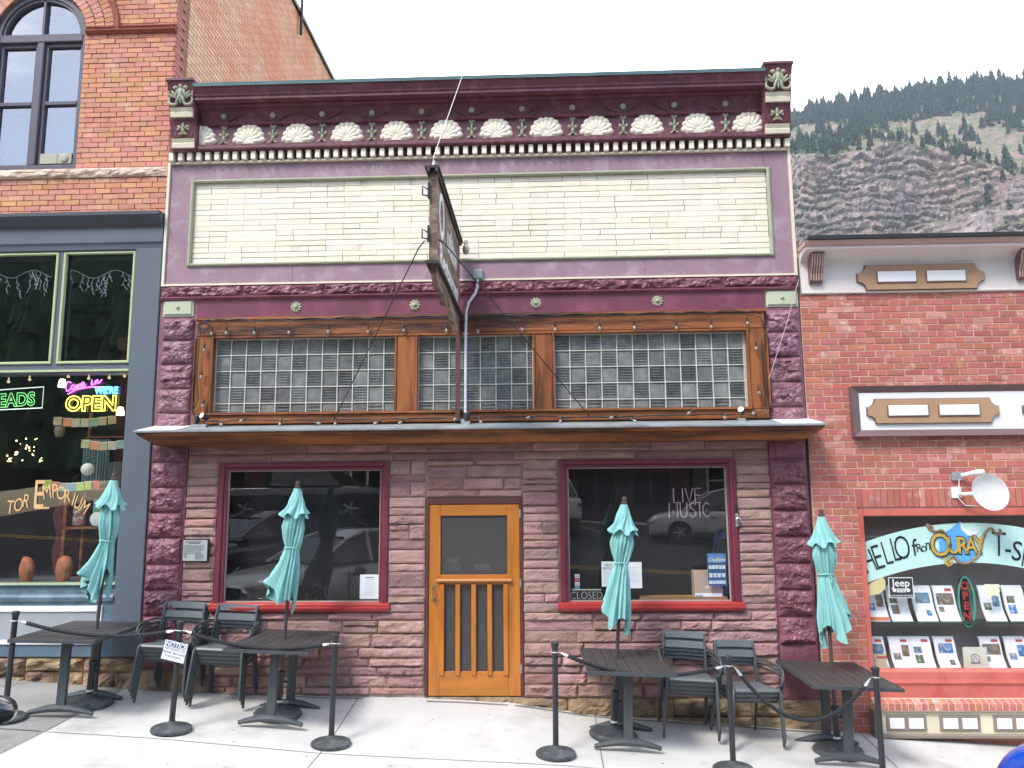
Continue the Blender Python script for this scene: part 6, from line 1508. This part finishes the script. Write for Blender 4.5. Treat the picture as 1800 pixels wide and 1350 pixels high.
def hill(X, v):
    """v 0..0.5 climbs the cliff, 0.5..1 the wooded slope, beyond 1 falls away behind the ridge"""
    N = lambda a, b_, c=0.: noise.noise(Vector((a, b_, c)))
    k = X / 350.
    zc = ip(ct, X) + 3 * N(X * .06, 1.) + 2 * N(X * .2, 3.)
    if v <= .5:
        t_ = v / .5; z = -25 + (zc + 25) * t_; Y = 318 + 30 * t_
        col_ = math.floor(X * .1 + 1.6 * N(X * .02, z * .03, 50)); hc = math.sin(col_ * 12.9898) * 43758.5453; hc -= math.floor(hc)
        Y += 2.6 * hc; q = z * .26 + 1.9 * N(X * .02, z * .03, 5) + .7 * N(X * .09, z * .08, 6) + .7 * hc; led = q - math.floor(q); led = led ** 3
        Y += -9 * N(X * .02, z * .012, 2) - 3.5 * N(X * .07, z * .05, 4) - 1.6 * N(X * .2, z * .5, 8) - 1. * N(X * .6, z * 1.1, 8) + (2.6 + 3 * N(X * .03, z * .06, 40)) * led - 1.
        q2 = z * .95 + 2.2 * N(X * .03, z * .1, 15); Y += 1.1 * (q2 - math.floor(q2)) ** 2
        gul = abs(N(X * .045 + .3, z * .01, 11)); Y += .8 * max(0, .1 - gul) / .1 + 6 * N(X * .035, z * .03, 31) * N(X * .01, z * .02, 33)
        bulge = max(0, 1 - abs(X - P(1770, 400, 330).x) / 34.); Y -= 26 * min(1, bulge * 1.6) * (1 if z < P(1770, 352, 310).z else max(0, 1 - (z - P(1770, 352, 310).z) / 5))
        Y0 = Y
        return Y, z + 1.2 * N(X * .15, z * .2, 9)
    t_ = (v - .5) / .5; zr = ip(rt, X)
    Y = 348 + (ys_r - 348) * t_ - (9 * N(X * .02, zc * .012, 2) + 5 * N(X * .07, zc * .05, 4)) * max(0, 1 - t_ * 6)
    if t_ <= 1: z = zc + (zr - zc) * t_ + 5.5 * N(X * .03, t_ * 5, 6) * math.sin(math.pi * t_) + 2.6 * N(X * .1, t_ * 22, 7) * min(1, t_ * 5) + 1.2 * N(X * .3, t_ * 60, 7)
    else: z = zr - (t_ - 1) * 260
    return Y, z
xs = frange(-400, 100, 14) + frange(101, 250, .62) + frange(251, 600, 6)
vsn = [i / 190 * .5 for i in range(191)] + [.5 + .5 * i / 110 for i in range(1, 111)] + [1.06, 1.2, 1.5]
mb = MB(); W_n = len(vsn); vv = []
for X in xs:
    for v in vsn: Y, z = hill(X, v); vv.append((X, Y, z))
mb.add(vv, [(i * W_n + j, (i + 1) * W_n + j, (i + 1) * W_n + j + 1, i * W_n + j + 1) for i in range(len(xs) - 1) for j in range(W_n - 1)])
o = mb.build('mountain', m_hill); o['kind'] = 'structure'
mb = MB(); mb.box(-700, 900, 15, 320, -3, -1.4); o = mb.build('valley_ground', M('meadow', (.12, .13, .06), .95, .3, .05, 0)); o['kind'] = 'structure'
m_con = M('conifer_green', (.014, .062, .04), .95, .45, .7, 0, col2=(.05, .1, .035), c2scale=.35, c2lo=.4, c2hi=.6)
def conifer(h, seed, r=.2, nl=14, nb=11):
    rnd = random.Random(seed); mb = MB(); mb.tube([(0, 0, -.6), (0, 0, h * .97)], .1, 5, rs=[h * .018, .03])
    for j in range(nl):
        u = j / (nl - 1); z = h * (.1 + .88 * u); rr = h * r * (1 - u) ** .85 * rnd.uniform(.75, 1.15) + .12
        for k in range(nb):
            if rnd.random() < .12: continue
            a = 2 * math.pi * (k + rnd.random() * .7) / nb; q = rr * rnd.uniform(.6, 1.15); wd = .3 + q * .34; dz = -q * rnd.uniform(.25, .6)
            ca, sa = math.cos(a), math.sin(a)
            mb.add([(0, 0, z + .25), (q * .6 * ca - wd * sa, q * .6 * sa + wd * ca, z + dz * .5), (q * ca, q * sa, z + dz), (q * .6 * ca + wd * sa, q * .6 * sa - wd * ca, z + dz * .5), (q * .5 * ca, q * .5 * sa, z - .4 * h / nl)],
                   [(0, 1, 2, 3), (1, 4, 3, 2)])
    return mb
protos = [conifer(10, 1, .22), conifer(10, 2, .27), conifer(10, 3, .19, 15), conifer(10, 4, .3, 12)]
pm = []
rnd = random.Random(21); cnt = 0; used = []
TREE_L = {'ridge': ('dark conifer on the skyline ridge of the mountain', 'skyline conifers'), 'slope': ('dark conifer scattered on the wooded slope below the ridge', 'slope conifers'), 'rim': ('conifer at the rim of the cliff below the wooded slope', 'cliff rim conifers')}
def plant(X, v, h, zone, lab=None):
    global cnt
    Y, z = hill(X, v); i = rnd.randrange(4)
    if len(pm) < 4:
        o = protos[len(pm)].build('conifer_tree', m_con); pm.append(o); 
    else: o = pm[i].copy(); C.objects.link(o)
    s_ = h / 10; o.location = (X, Y, z - .3); o.scale = (s_ * rnd.uniform(.85, 1.25), s_, s_); o.rotation_euler = (R(rnd.uniform(-2, 2)), R(rnd.uniform(-2, 2)), rnd.uniform(0, 6.28))
    L0, gp = TREE_L[zone]; tag(o, lab or L0, 'conifer', None if lab else gp); cnt += 1
XA, XB = P(1385, 200, ys_r).x, P(1815, 200, ys_r).x
for k in range(112): plant(rnd.uniform(XA, XB), rnd.choice((rnd.uniform(.95, 1.005), rnd.uniform(.88, 1.0))), rnd.uniform(10, 17), 'ridge')
for k in range(120):
    v = rnd.uniform(.56, .93); xa, xb = P(1385, 230, ys_c + (v - .5) * 380).x, P(1820, 230, ys_c + (v - .5) * 380).x
    X = rnd.uniform(xa, xb)
    if noise.noise(Vector((X * .03, v * 7, 2))) < -.12 and rnd.random() < .8: continue
    plant(X, v, rnd.uniform(7.5, 13), 'slope')
for k in range(30): X = rnd.uniform(P(1390, 270, ys_c).x, P(1810, 270, ys_c).x); plant(X, rnd.uniform(.5, .55), rnd.uniform(5, 9), 'rim')
for px, py, h, lab in ((1558, 424, 7.5, 'lone small conifer peeping over the roof edge of the right shop'), (1452, 425, 8, 'blurred conifer low on the cliff left of the lone small conifer')):
    q = P(px, py, 322); i = 0; o = pm[i].copy(); C.objects.link(o); Yh, zh = hill(q.x, .5 * (q.z + 25) / (ip(ct, q.x) + 25)); qq = P(px, py + 6, Yh - 1.5); o.location = qq; o.scale = (.075 * h,) * 3; tag(o, lab, 'conifer')
    if 'group' in o: del o['group']
for k in range(16):
    q = P(rnd.uniform(1690, 1800), rnd.uniform(300, 345), 345); vq = rnd.uniform(.44, .52); plant(q.x, vq, rnd.uniform(4, 8), 'rim')
mb = MB()
for k in range(2300):
    v = rnd.choice((rnd.uniform(.86, 1.0), rnd.uniform(.53, .95), rnd.uniform(.53, .95))); X = rnd.uniform(P(1385, 230, 400).x, XB)
    if v < .85 and noise.noise(Vector((X * .03, v * 7, 2))) < -.02: continue
    Y, z = hill(X, v); pr = protos[rnd.randrange(4)]; s_ = rnd.uniform(.45, .95) * (1.05 if v > .86 else .8); th = rnd.uniform(0, 6.28); ca, sa = math.cos(th) * s_, math.sin(th) * s_
    mb.add([(X + a * ca - b_ * sa, Y + a * sa + b_ * ca, z + c * s_) for a, b_, c in pr.v], [f for i_, f in enumerate(pr.f)])
o = mb.build('conifer_wood', m_con); tag(o, 'smaller conifers massed between the larger ones on the wooded slope', 'wood', kind='stuff')
m_shr = M('scrub_green', (.085, .12, .04), .95, .4, .25, 0, col2=(.14, .12, .06), c2scale=.12, c2lo=.5, c2hi=.6)
mb = MB()
for k in range(2600):
    v = rnd.uniform(.5, 1.) if k % 6 else rnd.uniform(.2, .5); X = rnd.uniform(95, 245)
    if noise.noise(Vector((X * .05, v * 14, 4))) < .0 and k % 3: continue
    Y, z = hill(X, v); s_ = rnd.uniform(.5, 1.5) * (1 if k % 6 else .6)
    for j in range(7):
        a, b_, c = rnd.uniform(-s_, s_), rnd.uniform(-s_, s_), rnd.uniform(0, s_); e = s_ * .55; th = rnd.uniform(0, 3)
        mb.add([(X + a - e * math.cos(th), Y + b_ - e * math.sin(th), z + c - e * .5), (X + a + e * math.cos(th), Y + b_ + e * math.sin(th), z + c - e * .3), (X + a, Y + b_, z + c + e)], [(0, 1, 2)])
o = mb.build('mountain_scrub', m_shr); tag(o, 'low green scrub patches between the trees and on the cliff ledges', 'scrub', kind='stuff')

# ------------------------------------------------------------------ the other side of the street (seen mirrored in the glass)
m_for = mixmat('forest_slope', (.1, .09, .08), (.12, .1, .09), (.05, .055, .03), (.02, .035, .02), gthr=.35)
mb = MB(); xs = frange(-420, 420, 7); vs_ = [i / 60 for i in range(61)]; vv = []
def back(X, v):
    Y = -70 - 330 * v; z = 4 + 150 * v ** 1.1 + 8 * noise.noise(Vector((X * .02, v * 6, 3))) + 22 * noise.noise(Vector((X * .006, 0, 9))) * v
    return Y, z
for X in xs:
    for v in vs_: Y, z = back(X, v); vv.append((X, Y, z))
W_n = 61; mb.add(vv, [(i * W_n + j, i * W_n + j + 1, (i + 1) * W_n + j + 1, (i + 1) * W_n + j) for i in range(len(xs) - 1) for j in range(W_n - 1)])
o = mb.build('opposite_hillside', m_for); o['kind'] = 'structure'
mb = MB()
for k in range(5200):
    X = rnd.uniform(-200, 200); v = rnd.random() ** .8; Y, z = back(X, v); h = rnd.uniform(8, 16); r = h * .17; a0 = rnd.random()
    for lz, lr in ((.0, 1.), (.33, .75), (.62, .45)):
        vs_c = [(X + r * lr * math.cos(a0 + q * 1.257), Y + r * lr * math.sin(a0 + q * 1.257), z + h * (lz + .08)) for q in range(5)] + [(X, Y, z + h * min(1, lz + .55))]
        mb.add(vs_c, [(q, (q + 1) % 5, 5) for q in range(5)])
o = mb.build('opposite_forest', m_con); tag(o, 'dark conifer forest on the far side of the valley, seen mirrored in the upper glass', 'forest', kind='stuff')
mb = MB(); mb.box(-420, 420, -75, -22, -3, .6); o = mb.build('opposite_ground', MATS['meadow']); o['kind'] = 'structure'
rnd = random.Random(9)
for i, (x0, x1, h, c, lab) in enumerate(((-17, -8.2, 6.5, (.2, .08, .06), 'dark red brick shop across the street, mirrored left'), (-8, -1.5, 5.4, (.15, .13, .12), 'grey-brown shop with a gridded window across the street'), (-1.3, 5.6, 6.8, (.12, .06, .055), 'deep maroon two-storey shop across the street'),
                                    (5.8, 12, 5.2, (.2, .17, .13), 'tan shop across the street, mirrored right'), (12.2, 20, 7, (.17, .09, .07), 'brown brick shop across the street at the far right'))):
    zb = sz((x0 + x1) / 2, -19) + .1; t = thing('opposite_shop', lab, 'building', ((x0 + x1) / 2, -22, zb), world=True, group='shops across the street')
    mb = MB(); mb.box(x0, x1, -34, -22, zb - 1, zb + h); mb.build('wall', M('oppwall%d' % i, tuple(q_ * .7 for q_ in c), .9, .25, 2, .4), t)
    mb = MB(); mb.box(x0 - .05, x1 + .05, -22.1, -21.75, zb + h - .4, zb + h + .1); mb.build('cornice', m_choc, t)
    for k in range(3):
        a = x0 + .5 + k * (x1 - x0 - .6) / 3; b_ = a + (x1 - x0) / 3 - .8
        mb = MB(); mb.box(a, b_, -22.0, -21.93, zb + .6, zb + 2.7); w_ = mb.build('shop_window', M('opp_glass', (.02, .022, .025), .05, .2, 2, 0), t)
        mb = MB(); mb.box(a, b_, -21.93, -21.88, zb + 2.66, zb + 2.76)
        for u in (0, .5, 1): mb.box(a + (b_ - a) * u - .04, a + (b_ - a) * u + .04, -21.93, -21.88, zb + .6, zb + 2.7)
        mb.box(a, b_, -21.93, -21.88, zb + 1.9, zb + 1.96); mb.build('mullion', m_offw if i in (1, 3) else m_choc, w_)
    mb = MB(); mb.profx([(-22, zb + 3.1), (-20.9, zb + 2.85), (-20.9, zb + 2.78), (-22, zb + 2.9)], x0 + .2, x1 - .2); mb.build('awning', M('oppawn%d' % i, (.06, .05, .05), .9), t)

# ------------------------------------------------------------------ cars
m_tyre = M('tyre_rubber', (.02, .02, .02), .85, .1); m_rim = M('alloy_rim', (.35, .36, .38), .3, .1, metal=.8)
m_cglass = M('car_glass', (.012, .018, .02), .03, .1, 1, 0, spec=1.)
m_lamp = M('lamp_glass', (.55, .56, .58), .08, .1, 1, 0)
def car(name, label, cat, paint, x, y, heading, prof, cab, wb, hw, tz=.33, mirror=(.55, 1.0), mpaint=None, roofpaint=None):
    """prof: (x, half width factor, z of bonnet/belt) rear to front; cab: (x, z roof or belt, half width)"""
    t = thing(name, label, cat, (x, y, sz(x, y)), heading)
    mb = MB(); vs, fs = [], []
    for px, wf, zt in prof:
        w = hw * wf; vs += [(px, -w * .88, .22), (px, -w, .42), (px, -w, zt - .16), (px, -w * .93, zt - .03), (px, -w * .5, zt + .02), (px, w * .5, zt + .02), (px, w * .93, zt - .03), (px, w, zt - .16), (px, w, .42), (px, w * .88, .22)]
    n = len(prof)
    for i in range(n - 1):
        for k in range(10): fs.append((i * 10 + k, i * 10 + (k + 1) % 10, (i + 1) * 10 + (k + 1) % 10, (i + 1) * 10 + k))
    fs += [tuple(range(10)), tuple(range(10 * n - 1, 10 * n - 11, -1))]
    fs = [f[::-1] for f in fs]; mb.add(vs, fs); body = mb.build('body', paint, t, 'all'); sm = body.modifiers.new('smooth', 'SUBSURF'); sm.levels = sm.render_levels = 2
    mb = MB(); vs, fs = [], []
    for px, zr, wf, zb_ in cab: vs += [(px, -hw * .92, zb_), (px, -hw * wf, zr), (px, hw * wf, zr), (px, hw * .92, zb_)]
    n = len(cab)
    for i in range(n - 1):
        a, b_ = 4 * i, 4 * i + 4; fs += [(a + 1, a, b_, b_ + 1), (a + 2, a + 1, b_ + 1, b_ + 2), (a + 3, a + 2, b_ + 2, b_ + 3)]
    fs += [(0, 1, 2, 3), (4 * n - 1, 4 * n - 2, 4 * n - 3, 4 * n - 4)]
    mb.add(vs, [f[::-1] for f in fs]); mb.build('windows', m_cglass, t)
    mb = MB(); rf = [c for c in cab if c[1] > cab[len(cab) // 2][1] - .12]
    xs_ = [c[0] for c in rf]; zr = max(c[1] for c in cab)
    for c0, c1 in zip(rf, rf[1:]):
        mb.add([(c0[0], -hw * c0[2] - .01, c0[1] - .03), (c0[0], -hw * c0[2] * .8, c0[1] + .025), (c0[0], hw * c0[2] * .8, c0[1] + .025), (c0[0], hw * c0[2] + .01, c0[1] - .03),
                (c1[0], -hw * c1[2] - .01, c1[1] - .03), (c1[0], -hw * c1[2] * .8, c1[1] + .025), (c1[0], hw * c1[2] * .8, c1[1] + .025), (c1[0], hw * c1[2] + .01, c1[1] - .03)], [(0, 4, 5, 1)[::-1], (1, 5, 6, 2)[::-1], (2, 6, 7, 3)[::-1]])
    for s_ in (-1, 1):
        for c0, c1 in zip(cab, cab[1:]): mb.tube([(c0[0], s_ * (hw * c0[2] + .012), c0[1]), (c1[0], s_ * (hw * c1[2] + .012), c1[1])], .028, 6)
        m_ = cab[len(cab) // 2]; mb.tube([(m_[0], s_ * hw * .925, m_[3]), (m_[0] - .05, s_ * (hw * m_[2] + .01), m_[1])], .035, 6)
        for c in (cab[0], cab[-1]): mb.tube([(c[0], s_ * hw * .92, c[3]), (c[0], s_ * (hw * c[2]), c[1])], .03, 6)
    mb.build('roof', roofpaint or paint, t, True)
    for px in (-wb / 2, wb / 2):
        for s_ in (-1, 1):
            mb = MB(); q = Matrix.Translation((px, s_ * (hw - .1), tz)) @ Matrix.Rotation(R(90), 4, 'X'); mb.lathe([(tz * .62, -.1), (tz * .95, -.1), (tz, -.06), (tz, .06), (tz * .95, .1), (tz * .62, .1)], n=28, mtx=q); w_ = mb.build('wheel', m_tyre, t, True)
            mb = MB(); mb.lathe([(tz * .62, -.06), (tz * .62, .06)], n=20, mtx=q)
            for k in range(5): mb.tube([(px, s_ * (hw - .01), tz), (px + tz * .6 * math.cos(k * 1.257), s_ * (hw - .015), tz + tz * .6 * math.sin(k * 1.257))], .03, 6)
            mb.build('rim', m_rim, w_)
    xf, xr = prof[-1][0], prof[0][0]
    for s_ in (-1, 1):
        mb = MB(); mb.blob((xf - .12, s_ * hw * .72, .66), (.16, .2, .07), 12, 6); mb.build('headlight', m_lamp, t, True)
        mb = MB(); mb.blob((xr + .06, s_ * hw * .8, .78), (.1, .14, .08), 10, 6); mb.build('tail_light', M('tail_red', (.3, .01, .01), .15), t, True)
        mb = MB(); zc = mirror[2] if len(mirror) > 2 else .98; mm = mirror[1]
        mb.blob((mirror[0], s_ * (mm - .09), zc), (.075, .115, .085 if zc < 1.2 else .13), 18, 12); mb.tube([(mirror[0] - .0, s_ * hw * .88, zc - .06), (mirror[0], s_ * (mm - .1), zc - .04)], .03, 8); h_ = mb.build('wing_mirror', mpaint or paint, t, True)
        mb = MB(); mb.blob((mirror[0] - .05, s_ * (mm - .09), zc), (.03, .095, .065 if zc < 1.2 else .11), 14, 10); mb.build('mirror_glass', m_cglass, h_, True)
    mb = MB(); mb.box(xf - .03, xf + .012, -hw * .45, hw * .45, .42, .62); mb.build('grille', m_plas, t)
    mb = MB()
    for s_ in (-1, 1):
        for px in (-.35, .6): mb.box(px, px + .015, s_ * hw - .004, s_ * hw + .003, .35, prof[len(prof) // 2][2] - .12)
        for px in (-.55, .35): mb.box(px - .08, px + .08, s_ * hw - .01, s_ * (hw + .02), .78, .81)
    mb.build('door_seam', m_plas, t)
    return t
P_sed = [(-2.3, .8, .82), (-2.2, .9, .98), (-1.5, .98, 1.02), (-.6, 1, .96), (.6, 1, .93), (1.2, .98, .9), (1.9, .93, .82), (2.2, .82, .7), (2.3, .7, .58)]
C_sed = [(-1.75, 1.02, .8, .98), (-1.2, 1.3, .7, .96), (-.5, 1.44, .66, .95), (.1, 1.43, .66, .94), (.45, 1.32, .68, .93), (1.1, .95, .8, .92)]
P_suv = [(-2.3, .86, 1.0), (-2.2, .95, 1.1), (-1.3, 1, 1.08), (.6, 1, 1.06), (1.2, .98, 1.04), (1.9, .95, .98), (2.2, .88, .86), (2.3, .8, .7)]
C_suv = [(-2.15, 1.15, .82, 1.06), (-1.95, 1.6, .72, 1.06), (-1.0, 1.7, .7, 1.06), (0, 1.69, .7, 1.05), (.4, 1.58, .71, 1.04), (1.1, 1.08, .82, 1.03)]
P_pick = [(-2.8, .95, 1.08), (-2.7, 1, 1.1), (-1.0, 1, 1.1), (.6, 1, 1.12), (1.6, 1, 1.12), (2.4, .96, 1.08), (2.75, .9, .95)]
C_pick = [(-1.05, 1.12, .86, 1.1), (-.95, 1.78, .76, 1.1), (-.1, 1.82, .74, 1.1), (.6, 1.8, .75, 1.1), (1.35, 1.12, .86, 1.12)]
m_cgr = M('graphite_car_paint', (.035, .042, .055), .12, .05, 1, 0, spec=.8, coat=1.)
m_cblue = M('blue_car_paint', (.005, .06, .42), .12, .05, 1, 0, spec=.8, coat=1.)
m_cwht = M('silver_car_paint', (.75, .76, .77), .15, .05, 1, 0, spec=.8, coat=1.)
m_cblk = M('black_car_paint', (.02, .022, .028), .12, .05, 1, 0, spec=.8, coat=1.)
car('parked_car', 'silver sedan whose black wing mirror shows at the bottom left corner', 'car', m_cwht, -3.54, -5.45, R(130), P_sed, C_sed, 2.75, .9, mirror=(.5, 1.125, .8), mpaint=m_cblk)
car('parked_suv', 'bright blue SUV whose rounded front wing shows at the bottom right corner', 'suv', m_cblue, 3.88, -6.0, R(106), [(a, b_, c + (.1 if a > 1 else 0)) for a, b_, c in P_suv], C_suv, 2.8, .93, .37, mirror=(.6, 1.05, 1.12), mpaint=m_cblk)
car('parked_car', 'dark graphite sedan parked beyond the silver one, seen mirrored in the left window', 'car', m_cgr, -5.7, -7.3, R(124), P_sed, C_sed, 2.75, .9)
car('parked_pickup', 'dark pickup parked across the street, mirrored high in the left window', 'pickup', m_cblk, -7.5, -16.6, R(8), P_pick, C_pick, 3.5, .98, .4)
car('parked_suv', 'white SUV parked across the street, mirrored in the right window', 'suv', m_cwht, 5.6, -16.5, R(185), P_suv, C_suv, 2.8, .95, .36)
car('parked_suv', 'white hatchback parked across the street, mirrored in the left window', 'suv', m_cwht, -1.2, -16.9, R(172), P_suv, C_suv, 2.8, .92, .36)

# ------------------------------------------------------------------ mountain air
hz = bpy.data.materials.new('mountain_air'); hz.use_nodes = True
n_, l_ = hz.node_tree.nodes, hz.node_tree.links; n_.remove(n_['Principled BSDF'])
pv = n_.new('ShaderNodeVolumePrincipled'); pv.inputs['Color'].default_value = (.74, .86, 1, 1); pv.inputs['Density'].default_value = .00024; pv.inputs['Anisotropy'].default_value = .2
l_.new(pv.outputs[0], n_['Material Output'].inputs['Volume'])
mb = MB(); mb.box(-1000, 1100, -600, 1000, -250, 420); o = mb.build('haze', hz); tag(o, 'thin pale blue mountain air', 'haze', kind='stuff')
